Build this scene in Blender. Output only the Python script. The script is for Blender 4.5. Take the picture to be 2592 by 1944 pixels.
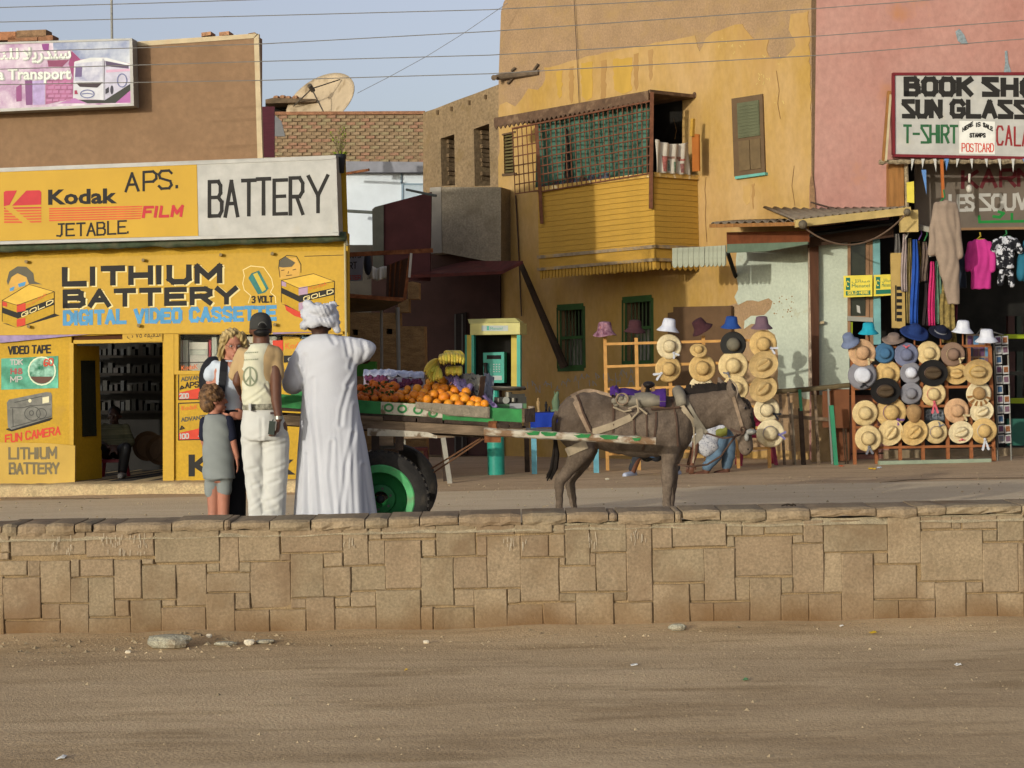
import bpy, bmesh, math, random
from mathutils import Vector, Matrix, noise
from mathutils.bvhtree import BVHTree
from mathutils.geometry import tessellate_polygon
import numpy as np
R = random.Random(7)
SC = bpy.context.scene
COL = SC.collection
for o in list(bpy.data.objects): bpy.data.objects.remove(o)
# ------------------------------------------------------------------ camera
FPX, ROLL, DIP = 5000.0, math.radians(1.2), 0.0028      # focal length in photo pixels, camera roll, slight downward dip
CAMZ = 1.3
cam = bpy.data.objects.new('camera', bpy.data.cameras.new('camera'))
COL.objects.link(cam); SC.camera = cam
cam.data.sensor_width = 36; cam.data.lens = FPX / 2592 * 36
cam.data.clip_start = .1; cam.data.clip_end = 2000
_c, _s = math.cos(ROLL), math.sin(ROLL)
_f = Vector((0, 1, -DIP)).normalized(); _r = Vector((_c, 0, -_s)); _u = _r.cross(_f).normalized(); _r = _f.cross(_u)
cam.matrix_world = Matrix(((_r.x, _u.x, -_f.x, 0), (_r.y, _u.y, -_f.y, 0), (_r.z, _u.z, -_f.z, CAMZ), (0, 0, 0, 1)))
# ------------------------------------------------------------------ light
SUN_EL, SUN_AZ = math.radians(9), math.radians(35)     # sunlight travels towards +y, drifting to +x
w = bpy.data.worlds.new('World'); SC.world = w; w.use_nodes = True
nt = w.node_tree; bg = nt.nodes['Background']
sky = nt.nodes.new('ShaderNodeTexSky'); sky.sky_type = 'NISHITA'; sky.sun_disc = False
sky.sun_elevation = SUN_EL; sky.sun_rotation = math.radians(180) + SUN_AZ
sky.air_density = 1.0; sky.dust_density = 3.0; sky.ozone_density = 2.5; sky.altitude = 80
hs = nt.nodes.new('ShaderNodeHueSaturation'); hs.inputs['Saturation'].default_value = .5; hs.inputs['Hue'].default_value = .53      # a hazy, washed-out sky
nt.links.new(sky.outputs[0], hs.inputs['Color']); nt.links.new(hs.outputs[0], bg.inputs[0]); bg.inputs[1].default_value = 0.15
sl = bpy.data.lights.new('sun', 'SUN'); sl.energy = 2.0; sl.angle = math.radians(.6); sl.color = (.83, .795, .71)
sun = bpy.data.objects.new('sun', sl); COL.objects.link(sun); sun.location = (-30, -40, 20)
sdir = Vector((math.sin(SUN_AZ) * math.cos(SUN_EL), math.cos(SUN_AZ) * math.cos(SUN_EL), -math.sin(SUN_EL)))
sun.rotation_euler = sdir.to_track_quat('-Z', 'Y').to_euler()
SC.view_settings.view_transform = 'Standard'; SC.view_settings.look = 'None'
SC.view_settings.gamma = 1; SC.view_settings.exposure = 0.53; SC.view_settings.use_curve_mapping = False
SC.render.engine = 'CYCLES'; SC.render.resolution_x = 1024; SC.render.resolution_y = 768
SC.cycles.max_bounces = 6

# ------------------------------------------------------------------ pixel -> place
def ray(px, py):
    x, y = (px - 1296) / FPX, (972 - py) / FPX
    return Vector((x * _c + y * _s, 1.0, -x * _s + y * _c - DIP))
def at(px, py, Y):
    d = ray(px, py); return Vector((d.x * Y, Y, CAMZ + d.z * Y))
def wx(px, Y, py=972): return at(px, py, Y).x
def pxm(Y): return FPX / Y
class PL:
    """vertical plane; yaw > 0 brings its right end nearer; n points at the viewer's side"""
    def __init__(s, p, yaw):
        s.p = Vector(p); s.a = math.radians(yaw); s.yaw = yaw
        s.u = Vector((math.cos(s.a), -math.sin(s.a), 0)); s.n = Vector((-math.sin(s.a), -math.cos(s.a), 0))
    def off(s, d): return PL(s.p + s.n * d, s.yaw)
    def hit(s, px, py):
        d = ray(px, py); o = Vector((0, 0, CAMZ)); t = (s.p - o).dot(s.n) / d.dot(s.n)
        return o + d * t
    def hits(s, pts): return [s.hit(*p) for p in pts]
    def hz(s, px, z):                      # point on the plane above pixel column px at height z
        q = s.hit(px, 960); return Vector((q.x, q.y, z))

# ------------------------------------------------------------------ colour and materials
def lin(h):
    r = [int(h[i:i + 2], 16) / 255 for i in (0, 2, 4)]
    return tuple(v / 12.92 if v <= .04045 else ((v + .055) / 1.055) ** 2.4 for v in r)
def mul(c, k): return tuple(min(1, v * k) for v in c)
MATS = {}
def mat(name, col, var=.18, scale=5., rough=.85, bump=0., bscale=60., col2=None, stretch=(1, 1, 1), metal=0., spec=.25,
        dirt=None, coord='Object', fine=0., rise=None, trans=0., emit=None):
    """noise-varied surface; dirt=(colour, scale, lo, hi) adds blotches; rise=(colour, z0, z1) adds soil splashed up from z0 to z1"""
    if name in MATS: return MATS[name]
    if isinstance(col, str): col = lin(col)
    if isinstance(col2, str): col2 = lin(col2)
    m = bpy.data.materials.new(name); m.use_nodes = True; MATS[name] = m
    t = m.node_tree; N = t.nodes; L = t.links; b = N['Principled BSDF']
    b.inputs['Roughness'].default_value = rough; b.inputs['Metallic'].default_value = metal
    b.inputs['Specular IOR Level'].default_value = spec
    tc = N.new('ShaderNodeTexCoord'); mp = N.new('ShaderNodeMapping'); mp.inputs['Scale'].default_value = stretch
    if coord == 'World': gw = N.new('ShaderNodeNewGeometry'); L.new(gw.outputs['Position'], mp.inputs[0])
    else: L.new(tc.outputs[coord], mp.inputs[0])
    def nz(sc, det=5, src=None, rgh=.6):
        n = N.new('ShaderNodeTexNoise'); n.inputs['Scale'].default_value = sc; n.inputs['Detail'].default_value = det
        n.inputs['Roughness'].default_value = rgh; L.new((src or mp).outputs[0], n.inputs['Vector']); return n.outputs['Fac']
    def ramp(f, a, b_, ca, cb):
        r = N.new('ShaderNodeValToRGB'); r.color_ramp.elements[0].position = a; r.color_ramp.elements[1].position = b_
        r.color_ramp.elements[0].color = (*ca, 1); r.color_ramp.elements[1].color = (*cb, 1); L.new(f, r.inputs[0]); return r.outputs[0]
    def mix(f, a, b_, mode='MIX'):
        x = N.new('ShaderNodeMix'); x.data_type = 'RGBA'; x.blend_type = mode
        if isinstance(f, float): x.inputs[0].default_value = f
        else: L.new(f, x.inputs[0])
        for s_, i in ((a, 6), (b_, 7)):
            if isinstance(s_, tuple): x.inputs[i].default_value = (*s_, 1)
            else: L.new(s_, x.inputs[i])
        return x.outputs[2]
    out = ramp(nz(scale), .36, .66, mul(col, 1 - var), col2 or mul(col, 1 + var))
    if fine: out = mix(fine, out, ramp(nz(scale * 14, 3), .3, .7, (.15, .15, .15), (1.0, 1.0, 1.0)), 'OVERLAY')
    if dirt:
        dc = lin(dirt[0]) if isinstance(dirt[0], str) else dirt[0]
        out = mix(ramp(nz(dirt[1], 6), dirt[2], dirt[3], (0, 0, 0), (1, 1, 1)), out, dc)
    if rise:
        g = N.new('ShaderNodeNewGeometry'); sp = N.new('ShaderNodeSeparateXYZ'); L.new(g.outputs['Position'], sp.inputs[0])
        nn = N.new('ShaderNodeTexNoise'); nn.inputs['Scale'].default_value = 3.; nn.inputs['Detail'].default_value = 6; L.new(g.outputs['Position'], nn.inputs['Vector'])
        md = N.new('ShaderNodeMath'); md.operation = 'MULTIPLY_ADD'; L.new(nn.outputs['Fac'], md.inputs[0]); md.inputs[1].default_value = -(rise[2] - rise[1]) * 1.6; L.new(sp.outputs['Z'], md.inputs[2])
        mr = N.new('ShaderNodeMapRange'); L.new(md.outputs[0], mr.inputs[0])
        mr.inputs['From Min'].default_value = rise[1] - (rise[2] - rise[1]) * .8; mr.inputs['From Max'].default_value = rise[2] - (rise[2] - rise[1]) * .8 - .02
        mr.inputs['To Min'].default_value = .85; mr.inputs['To Max'].default_value = 0
        out = mix(mr.outputs[0], out, lin(rise[0]))
    L.new(out, b.inputs['Base Color'])
    if bump:
        bp = N.new('ShaderNodeBump'); bp.inputs['Strength'].default_value = bump; bp.inputs['Distance'].default_value = .02
        L.new(nz(bscale, 4), bp.inputs['Height']); L.new(bp.outputs[0], b.inputs['Normal'])
    if trans: b.inputs['Transmission Weight'].default_value = trans; b.inputs['IOR'].default_value = 1.1
    return m
def paint(name, col, **k):
    k.setdefault('var', .1); k.setdefault('rough', .6); return mat(name, col, **k)

# ------------------------------------------------------------------ mesh builder
class MB:
    def __init__(s): s.v = []; s.f = []
    def add(s, vs, fs):
        o = len(s.v); s.v += [Vector(p) for p in vs]; s.f += [tuple(i + o for i in q) for q in fs]; return s
    def poly(s, pts): return s.add(pts, [tuple(range(len(pts)))])
    def prism(s, pts, off):
        n = len(pts); off = Vector(off); a = [Vector(p) for p in pts]
        tri = tessellate_polygon([a]) if n > 4 else [tuple(range(n))]
        fs = [tuple(t) for t in tri] + [tuple(i + n for i in reversed(t)) for t in tri]
        fs += [(i, (i + 1) % n, (i + 1) % n + n, i + n) for i in range(n)]
        return s.add(a + [p + off for p in a], fs)
    def box(s, c, d, M=None):
        c = Vector(c); vs = []
        for z in (-.5, .5):
            for x, y in ((-.5, -.5), (.5, -.5), (.5, .5), (-.5, .5)):
                p = Vector((x * d[0], y * d[1], z * d[2])); vs.append(c + (M @ p if M else p))
        return s.add(vs, [(3, 2, 1, 0), (4, 5, 6, 7), (0, 1, 5, 4), (1, 2, 6, 5), (2, 3, 7, 6), (3, 0, 4, 7)])
    def bar(s, a, b, wd, dp, up=(0, 0, 1)):
        """square bar between two points"""
        a, b = Vector(a), Vector(b); d = (b - a).normalized(); u = Vector(up)
        if abs(d.dot(u)) > .95: u = Vector((0, 1, 0)) if abs(d.y) < .9 else Vector((1, 0, 0))
        x = d.cross(u).normalized(); y = x.cross(d); vs = []
        for p in (a, b):
            vs += [p + x * (i * dp / 2) + y * (j * wd / 2) for i, j in ((-1, -1), (1, -1), (1, 1), (-1, 1))]
        return s.add(vs, [(3, 2, 1, 0), (4, 5, 6, 7), (0, 1, 5, 4), (1, 2, 6, 5), (2, 3, 7, 6), (3, 0, 4, 7)])
    def tube(s, path, r, seg=8, sq=None):
        P = [Vector(p) for p in path]; n = len(P); rs = r if isinstance(r, (list, tuple)) else [r] * n
        t0 = (P[1] - P[0]).normalized(); ref = Vector((0, 0, 1)) if abs(t0.z) < .9 else Vector((1, 0, 0))
        u = t0.cross(ref).normalized(); vs = []; fs = []
        for i in range(n):
            t = (P[min(i + 1, n - 1)] - P[max(i - 1, 0)]).normalized(); u = (u - t * u.dot(t)).normalized(); v = t.cross(u)
            for k in range(seg):
                a = 2 * math.pi * k / seg; vs.append(P[i] + u * (math.cos(a) * rs[i]) + v * (math.sin(a) * rs[i] * (sq or 1)))
        for i in range(n - 1):
            for k in range(seg):
                k2 = (k + 1) % seg; fs.append((i * seg + k, i * seg + k2, (i + 1) * seg + k2, (i + 1) * seg + k))
        fs.append(tuple(reversed(range(seg)))); fs.append(tuple((n - 1) * seg + k for k in range(seg)))
        return s.add(vs, fs)
    def cap(s, a, ra, b, rb, seg=14):
        """tapered capsule"""
        a, b = Vector(a), Vector(b); d = (b - a); L = d.length or 1e-6; d = d / L; pts = []; rr = []
        for k in (80, 55, 28): pts.append(a - d * ra * math.sin(math.radians(k))); rr.append(ra * math.cos(math.radians(k)))
        pts += [a, b]; rr += [ra, rb]
        for k in (28, 55, 80): pts.append(b + d * rb * math.sin(math.radians(k))); rr.append(rb * math.cos(math.radians(k)))
        return s.tube(pts, rr, seg)
    def chain(s, pts):
        for (a, ra), (b, rb) in zip(pts, pts[1:]): s.cap(a, ra, b, rb)
        return s
    def ell(s, c, r, M=None, su=16, sv=10):
        c = Vector(c); vs = []; fs = []
        for i in range(1, sv):
            f = math.pi * i / sv
            for k in range(su):
                a = 2 * math.pi * k / su; p = Vector((r[0] * math.sin(f) * math.cos(a), r[1] * math.sin(f) * math.sin(a), r[2] * math.cos(f)))
                vs.append(c + (M @ p if M else p))
        t = Vector((0, 0, r[2])); vs.append(c + (M @ t if M else t)); vs.append(c - (M @ t if M else t)); T, B = len(vs) - 2, len(vs) - 1
        for i in range(sv - 2):
            for k in range(su):
                k2 = (k + 1) % su; fs.append((i * su + k, (i + 1) * su + k, (i + 1) * su + k2, i * su + k2))
        for k in range(su): fs.append((T, k, (k + 1) % su)); fs.append((B, (sv - 2) * su + (k + 1) % su, (sv - 2) * su + k))
        return s.add(vs, fs)
    def loft(s, rings, seg=24, power=1.0):
        """rings: (centre, half-axis u, half-axis v)"""
        vs = []; fs = []; n = len(rings)
        for c, u, v in rings:
            c, u, v = Vector(c), Vector(u), Vector(v)
            for k in range(seg):
                a = 2 * math.pi * k / seg; ca, sa = math.cos(a), math.sin(a)
                if power != 1: ca = math.copysign(abs(ca) ** power, ca); sa = math.copysign(abs(sa) ** power, sa)
                vs.append(c + u * ca + v * sa)
        for i in range(n - 1):
            for k in range(seg):
                k2 = (k + 1) % seg; fs.append((i * seg + k, i * seg + k2, (i + 1) * seg + k2, (i + 1) * seg + k))
        fs.append(tuple(reversed(range(seg)))); fs.append(tuple((n - 1) * seg + k for k in range(seg)))
        return s.add(vs, fs)
    def lathe(s, prof, M=None, seg=24, cl=False, off=(0, 0, 0)):
        vs = []; fs = []; n = len(prof); off = Vector(off)
        for r, z in prof:
            for k in range(seg):
                a = 2 * math.pi * k / seg; p = Vector((r * math.cos(a), r * math.sin(a), z)); vs.append((M @ p if M else p) + off)
        rng = range(n if cl else n - 1)
        for i in rng:
            j = (i + 1) % n
            for k in range(seg):
                k2 = (k + 1) % seg; fs.append((i * seg + k, i * seg + k2, j * seg + k2, j * seg + k))
        if not cl: fs.append(tuple(reversed(range(seg)))); fs.append(tuple((n - 1) * seg + k for k in range(seg)))
        return s.add(vs, fs)
    def grid(s, fn, nu, nv):
        vs = [fn(i / nu, j / nv) for j in range(nv + 1) for i in range(nu + 1)]
        return s.add(vs, [(j * (nu + 1) + i, j * (nu + 1) + i + 1, (j + 1) * (nu + 1) + i + 1, (j + 1) * (nu + 1) + i) for j in range(nv) for i in range(nu)])
    def sheet(s, fn, nu, nv, th, nrm):
        """cloth-like sheet with real thickness"""
        n = Vector(nrm) * th; a = [Vector(fn(i / nu, j / nv)) for j in range(nv + 1) for i in range(nu + 1)]; W = nu + 1; K = len(a)
        f = [(j * W + i, j * W + i + 1, (j + 1) * W + i + 1, (j + 1) * W + i) for j in range(nv) for i in range(nu)]
        rim = [i for i in range(W)] + [j * W + nu for j in range(1, nv + 1)] + [nv * W + i for i in range(nu - 1, -1, -1)] + [j * W for j in range(nv - 1, 0, -1)]
        fs = f + [tuple(i + K for i in reversed(q)) for q in f] + [(rim[i], rim[(i + 1) % len(rim)], rim[(i + 1) % len(rim)] + K, rim[i] + K) for i in range(len(rim))]
        return s.add(a + [p - n for p in a], fs)

WL = {}
def link(o, parent, loc):
    COL.objects.link(o)
    if parent:
        o.parent = parent; o.location = loc - WL[parent]
    else: o.location = loc
    WL[o] = loc.copy(); return o
def thing(name, label, cat, loc, group=None):
    o = bpy.data.objects.new(name, None); o.empty_display_size = .1
    link(o, None, Vector(loc)); return tag(o, label, cat, group)
def tag(o, label=None, cat=None, group=None, kind=None):
    if label: o['label'] = label
    if cat: o['category'] = cat
    if group: o['group'] = group
    if kind: o['kind'] = kind
    return o
def obj(name, mb, m, parent=None, smooth=False, origin=None, fix=True):
    me = bpy.data.meshes.new(name)
    if origin is None:
        n = len(mb.v); xs = [p.x for p in mb.v]; ys = [p.y for p in mb.v]; zs = [p.z for p in mb.v]
        origin = Vector(((min(xs) + max(xs)) / 2, (min(ys) + max(ys)) / 2, min(zs)))
    me.from_pydata([tuple(p - origin) for p in mb.v], [], mb.f)
    if fix:
        bm = bmesh.new(); bm.from_mesh(me); bmesh.ops.recalc_face_normals(bm, faces=bm.faces); bm.to_mesh(me); bm.free()
    if smooth: me.polygons.foreach_set('use_smooth', [True] * len(me.polygons))
    me.update(); me.materials.append(m)
    return link(bpy.data.objects.new(name, me), parent, origin)
def smooth_by_angle(o, deg=40):
    me = o.data; me.polygons.foreach_set('use_smooth', [True] * len(me.polygons))
    bm = bmesh.new(); bm.from_mesh(me); c = math.radians(deg)
    for e in bm.edges:
        if len(e.link_faces) == 2 and e.calc_face_angle(0) > c: e.smooth = False
    bm.to_mesh(me); bm.free(); return o
def blob(name, mb, m, parent=None, voxel=.012, sm=6, disp=None, origin=None):
    """fuse overlapping shapes into one continuous skin"""
    me = bpy.data.meshes.new('tmp'); me.from_pydata([tuple(p) for p in mb.v], [], mb.f)
    bm = bmesh.new(); bm.from_mesh(me)
    bmesh.ops.recalc_face_normals(bm, faces=bm.faces); bm.to_mesh(me); bm.free()
    t = bpy.data.objects.new('tmp', me); COL.objects.link(t)
    r = t.modifiers.new('r', 'REMESH'); r.mode = 'VOXEL'; r.voxel_size = voxel; r.use_smooth_shade = True
    if sm: k = t.modifiers.new('s', 'SMOOTH'); k.factor = .5; k.iterations = sm
    dg = bpy.context.evaluated_depsgraph_get(); out = bpy.data.meshes.new_from_object(t.evaluated_get(dg))
    bpy.data.objects.remove(t); bpy.data.meshes.remove(me)
    n = len(out.vertices); co = np.empty(n * 3); out.vertices.foreach_get('co', co); co = co.reshape(-1, 3)
    if disp:
        no = np.empty(n * 3); out.vertices.foreach_get('normal', no); co = disp(co, no.reshape(-1, 3))
    if origin is None: origin = Vector(((co[:, 0].min() + co[:, 0].max()) / 2, (co[:, 1].min() + co[:, 1].max()) / 2, co[:, 2].min()))
    out.vertices.foreach_set('co', (co - np.array(origin)).astype(np.float32).ravel()); out.update()
    out.polygons.foreach_set('use_smooth', [True] * len(out.polygons)); out.materials.clear(); out.materials.append(m); out.name = name
    return link(bpy.data.objects.new(name, out), parent, Vector(origin))
def bvh(o):
    me = o.data; l = WL[o]
    return BVHTree.FromPolygons([v.co + l for v in me.vertices], [p.vertices[:] for p in me.polygons])
# flat shapes on a plane given in photo pixels; they are built on the plane itself, with real thickness
def slab(pl, pts, d0, d1):
    """prism whose front face lies d1 in front of plane and back d0"""
    q = pl.off(d1); return MB().prism(q.hits(pts), pl.n * (d0 - d1))
def slabs(pl, lst, d0, d1):
    m = MB()
    for p in lst: q = pl.off(d1); m.prism(q.hits(p), pl.n * (d0 - d1))
    return m
def jag(pts, amp=3., step=14.):
    out = []
    for a, b in zip(pts, pts[1:] + pts[:1]):
        L = math.hypot(b[0] - a[0], b[1] - a[1]); n = max(1, int(L / step)) if L < 400 else 1
        for k in range(n):
            t = k / n; j = amp if k else 0; out.append((a[0] + (b[0] - a[0]) * t + R.uniform(-j, j), a[1] + (b[1] - a[1]) * t + R.uniform(-j, j)))
    return out
def creases(co, no, lines, amp, w):
    """press folds along lines given in photo pixels into the side of a cloth that faces the viewer"""
    xs = co[:, 0] / co[:, 1]; ys = (co[:, 2] - CAMZ) / co[:, 1] + DIP; X = 1296 + FPX * (xs * _c - ys * _s); Y = 972 - FPX * (xs * _s + ys * _c); d = np.zeros(len(co)); face = np.clip(-no[:, 1] * 1.6, 0, 1)
    for k, ln in enumerate(lines):
        g = np.full(len(co), 1e9)
        for a, b in zip(ln, ln[1:]):
            vx, vy = b[0] - a[0], b[1] - a[1]; t = np.clip(((X - a[0]) * vx + (Y - a[1]) * vy) / (vx * vx + vy * vy), 0, 1); g = np.minimum(g, np.hypot(X - a[0] - t * vx, Y - a[1] - t * vy))
        d += -np.exp(-(g / w) ** 2) + .75 * np.exp(-((g - 1.9 * w) / w) ** 2)
    return co + no * (amp * d * face)[:, None]
def rect(x0, y0, x1, y1): return [(x0, y1), (x1, y1), (x1, y0), (x0, y0)]
def holed(pl, outer, holes, d, depth):
    """wall sheet with real openings"""
    q = pl.off(d); L3 = [q.hits(outer)] + [q.hits(h) for h in holes]; flat = [p for l in L3 for p in l]
    tri = tessellate_polygon(L3); n = len(flat); off = pl.n * -depth; m = MB(); fs = [tuple(t) for t in tri] + [tuple(i + n for i in reversed(t)) for t in tri]
    b = 0
    for l in L3:
        k = len(l); fs += [(b + i, b + (i + 1) % k, b + (i + 1) % k + n, b + i + n) for i in range(k)]; b += k
    return m.add(flat + [p + off for p in flat], fs)

# ------------------------------------------------------------------ hand-painted lettering (strokes)
GL = {
 'A': [[(0, 0), (.5, 1), (1, 0)], [(.2, .36), (.8, .36)]],
 'B': [[(0, 0), (0, 1), (.72, 1), (.9, .88), (.9, .66), (.72, .54), (0, .54)], [(.72, .54), (1, .4), (1, .14), (.8, 0), (0, 0)]],
 'C': [[(1, .82), (.8, 1), (.2, 1), (0, .8), (0, .2), (.2, 0), (.8, 0), (1, .18)]],
 'D': [[(0, 0), (0, 1), (.6, 1), (1, .75), (1, .25), (.6, 0), (0, 0)]],
 'E': [[(1, 1), (0, 1), (0, 0), (1, 0)], [(0, .52), (.85, .52)]],
 'F': [[(1, 1), (0, 1), (0, 0)], [(0, .52), (.8, .52)]],
 'G': [[(1, .82), (.8, 1), (.2, 1), (0, .8), (0, .2), (.2, 0), (.8, 0), (1, .2), (1, .45), (.6, .45)]],
 'H': [[(0, 0), (0, 1)], [(1, 0), (1, 1)], [(0, .5), (1, .5)]],
 'I': [[(0, 0), (0, 1)]],
 'J': [[(.3, 1), (1, 1)], [(.7, 1), (.7, .15), (.5, 0), (.1, .05)]],
 'K': [[(0, 0), (0, 1)], [(1, 1), (.05, .45)], [(.3, .6), (1, 0)]],
 'L': [[(0, 1), (0, 0), (1, 0)]],
 'M': [[(0, 0), (0, 1), (.5, .3), (1, 1), (1, 0)]],
 'N': [[(0, 0), (0, 1), (1, 0), (1, 1)]],
 'O': [[(.2, 0), (0, .2), (0, .8), (.2, 1), (.8, 1), (1, .8), (1, .2), (.8, 0), (.2, 0)]],
 'P': [[(0, 0), (0, 1), (.75, 1), (1, .85), (1, .6), (.75, .45), (0, .45)]],
 'R': [[(0, 0), (0, 1), (.75, 1), (1, .85), (1, .62), (.75, .48), (0, .48)], [(.5, .48), (1, 0)]],
 'S': [[(1, .85), (.8, 1), (.2, 1), (0, .82), (.1, .6), (.9, .4), (1, .18), (.8, 0), (.2, 0), (0, .15)]],
 'Z': [[(.95, 1), (0, 1), (0, .85), (1, .2), (1, 0), (0, 0)]],          # the square sign-painter's S
 'T': [[(0, 1), (1, 1)], [(.5, 1), (.5, 0)]],
 'U': [[(0, 1), (0, .2), (.2, 0), (.8, 0), (1, .2), (1, 1)]],
 'V': [[(0, 1), (.5, 0), (1, 1)]],
 'X': [[(0, 0), (1, 1)], [(0, 1), (1, 0)]],
 'Y': [[(0, 1), (.5, .45), (1, 1)], [(.5, .45), (.5, 0)]],
 '0': [[(.2, 0), (0, .2), (0, .8), (.2, 1), (.8, 1), (1, .8), (1, .2), (.8, 0), (.2, 0)]],
 '1': [[(.2, .8), (.5, 1), (.5, 0)]],
 '2': [[(0, .8), (.2, 1), (.8, 1), (1, .8), (1, .6), (0, 0), (1, 0)]],
 '3': [[(0, .9), (.3, 1), (.8, 1), (1, .8), (.8, .55), (.4, .52)], [(.8, .52), (1, .3), (.8, 0), (.2, 0), (0, .1)]],
 '4': [[(.75, 0), (.75, 1), (0, .3), (1, .3)]],
 '6': [[(.9, .9), (.5, 1), (.1, .8), (0, .3), (.2, 0), (.8, 0), (1, .25), (.8, .5), (.1, .45)]],
 '8': [[(.5, .52), (.1, .75), (.3, 1), (.7, 1), (.9, .75), (.5, .52), (0, .25), (.2, 0), (.8, 0), (1, .25), (.5, .52)]],
 '-': [[(.1, .5), (.9, .5)]], '.': [[(.0, .05), (.0, .12)]], ' ': []}
WID = {'I': .12, ' ': .45, 'M': 1.15, '.': .1, '1': .6}
def strokes(pl, lines, sw, lift, m=None):
    """polylines in pixels painted as flat strokes of width sw"""
    m = m or MB(); q0 = pl; k = 0
    for ln in lines:
        for (a, b) in zip(ln, ln[1:]):
            dx, dy = b[0] - a[0], b[1] - a[1]; l = math.hypot(dx, dy) or 1e-6; ux, uy = dx / l * sw / 2, dy / l * sw / 2
            w0, w1 = R.uniform(.92, 1.06), R.uniform(.92, 1.06); e = .85
            pts = [(a[0] - ux * e - uy * w0, a[1] - uy * e + ux * w0), (b[0] + ux * e - uy * w1, b[1] + uy * e + ux * w1),
                   (b[0] + ux * e + uy * w1, b[1] + uy * e - ux * w1), (a[0] - ux * e + uy * w0, a[1] - uy * e - ux * w0)]
            m.poly(pl.off(lift + .00012 * (k % 9)).hits(pts)); k += 1
    return m
def tlines(text, bl, br, h, gap=.32, slant=0., jit=0., cw=None):
    ws = [WID.get(c, 1.) for c in text]; tot = sum(ws) + gap * (len(text) - 1); x = 0; out = []
    for c, wd in zip(text, ws):
        jx, jy, js = R.uniform(-jit, jit), R.uniform(-jit, jit), 1 + R.uniform(-jit, jit)
        for ln in GL[c]:
            o = []
            for (u, v) in ln:
                t = (x + u * wd) / tot; o.append((bl[0] + (br[0] - bl[0]) * t + slant * v * h + jx * h, bl[1] + (br[1] - bl[1]) * t - v * h * js + jy * h))
            out.append(o)
        x += wd + gap
    return out
def stext(pl, text, bl, br, h, sw, m, lift, parent, gap=.32, slant=0., jit=0.03):
    return obj('lettering', strokes(pl, tlines(text, bl, br, h, gap, slant, jit), sw, lift), m, parent, fix=False)
def ftext(pl, text, bl, br, h, m, lift, parent, bold=0., slant=0., name='lettering'):
    cu = bpy.data.curves.new('t', 'FONT'); cu.body = text; cu.offset = bold; cu.resolution_u = 2
    t = bpy.data.objects.new('t', cu); COL.objects.link(t); dg = bpy.context.evaluated_depsgraph_get()
    me = bpy.data.meshes.new_from_object(t.evaluated_get(dg)); bpy.data.objects.remove(t)
    vs = [v.co.copy() for v in me.vertices]; x0 = min(v.x for v in vs); x1 = max(v.x for v in vs); H = .72
    q = pl.off(lift); pts = []
    for v in vs:
        u, k = (v.x - x0) / (x1 - x0), v.y / H
        pts.append(q.hit(bl[0] + (br[0] - bl[0]) * u + slant * k * h, bl[1] + (br[1] - bl[1]) * u - k * h))
    mb = MB().add(pts, [tuple(p.vertices) for p in me.polygons]); bpy.data.meshes.remove(me)
    return obj(name, mb, m, parent, fix=False)
# ================================================================== ground, street, stone wall
GZ = -.435                                   # the near ground lies lower than the street behind the wall
WY = 13.5
def ground_mat(name, c1, c2, c3, sx, streak=1.0):
    m = bpy.data.materials.new(name); m.use_nodes = True; t = m.node_tree; N = t.nodes; L = t.links; b = N['Principled BSDF']
    b.inputs['Roughness'].default_value = .95; b.inputs['Specular IOR Level'].default_value = .12
    g = N.new('ShaderNodeNewGeometry')
    def nz(scale, vec, det=6, r=.6):
        mp = N.new('ShaderNodeMapping'); mp.inputs['Scale'].default_value = vec; L.new(g.outputs['Position'], mp.inputs[0])
        n = N.new('ShaderNodeTexNoise'); n.inputs['Scale'].default_value = scale; n.inputs['Detail'].default_value = det; n.inputs['Roughness'].default_value = r
        L.new(mp.outputs[0], n.inputs['Vector']); return n.outputs['Fac']
    def rmp(f, a, b_, ca, cb):
        r = N.new('ShaderNodeValToRGB'); r.color_ramp.elements[0].position = a; r.color_ramp.elements[1].position = b_
        r.color_ramp.elements[0].color = (*ca, 1); r.color_ramp.elements[1].color = (*cb, 1); L.new(f, r.inputs[0]); return r.outputs[0]
    def mx(f, a, c, mode='MIX'):
        x = N.new('ShaderNodeMix'); x.data_type = 'RGBA'; x.blend_type = mode
        (L.new(f, x.inputs[0]) if not isinstance(f, float) else setattr(x.inputs[0], 'default_value', f))
        L.new(a, x.inputs[6]); (L.new(c, x.inputs[7]) if not isinstance(c, tuple) else setattr(x.inputs[7], 'default_value', (*c, 1))); return x.outputs[2]
    o = rmp(nz(1.1, (sx, .9, 1)), .36, .66, lin(c1), lin(c2))
    o = mx(rmp(nz(2.6, (sx * .8, 1.5, 1), 8, .7), .5, .72, (0, 0, 0), (streak,) * 3), o, lin(c3))
    o = mx(.3, o, rmp(nz(24, (1, 1, 1), 4, .7), .32, .68, (.28, .28, .28), (.74, .74, .74)), 'OVERLAY')
    L.new(o, b.inputs['Base Color'])
    bp = N.new('ShaderNodeBump'); bp.inputs['Strength'].default_value = .4; bp.inputs['Distance'].default_value = .03
    ad = N.new('ShaderNodeMath'); ad.operation = 'ADD'; L.new(nz(5, (sx, 1.4, 1)), ad.inputs[0]); L.new(nz(55, (1, 1, 1), 3), ad.inputs[1]); L.new(ad.outputs[0], bp.inputs['Height'])
    L.new(bp.outputs[0], b.inputs['Normal']); return m
M_DIRT = ground_mat('packed dirt', 'ceb28a', 'b39873', '927853', .42, .8)
M_ROAD = ground_mat('dusty asphalt', 'cbb695', 'd4bf9d', 'b89f7c', .3, .6)
M_SAND = ground_mat('street dust', 'b59a78', 'c2a684', '9b8263', .4)
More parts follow.
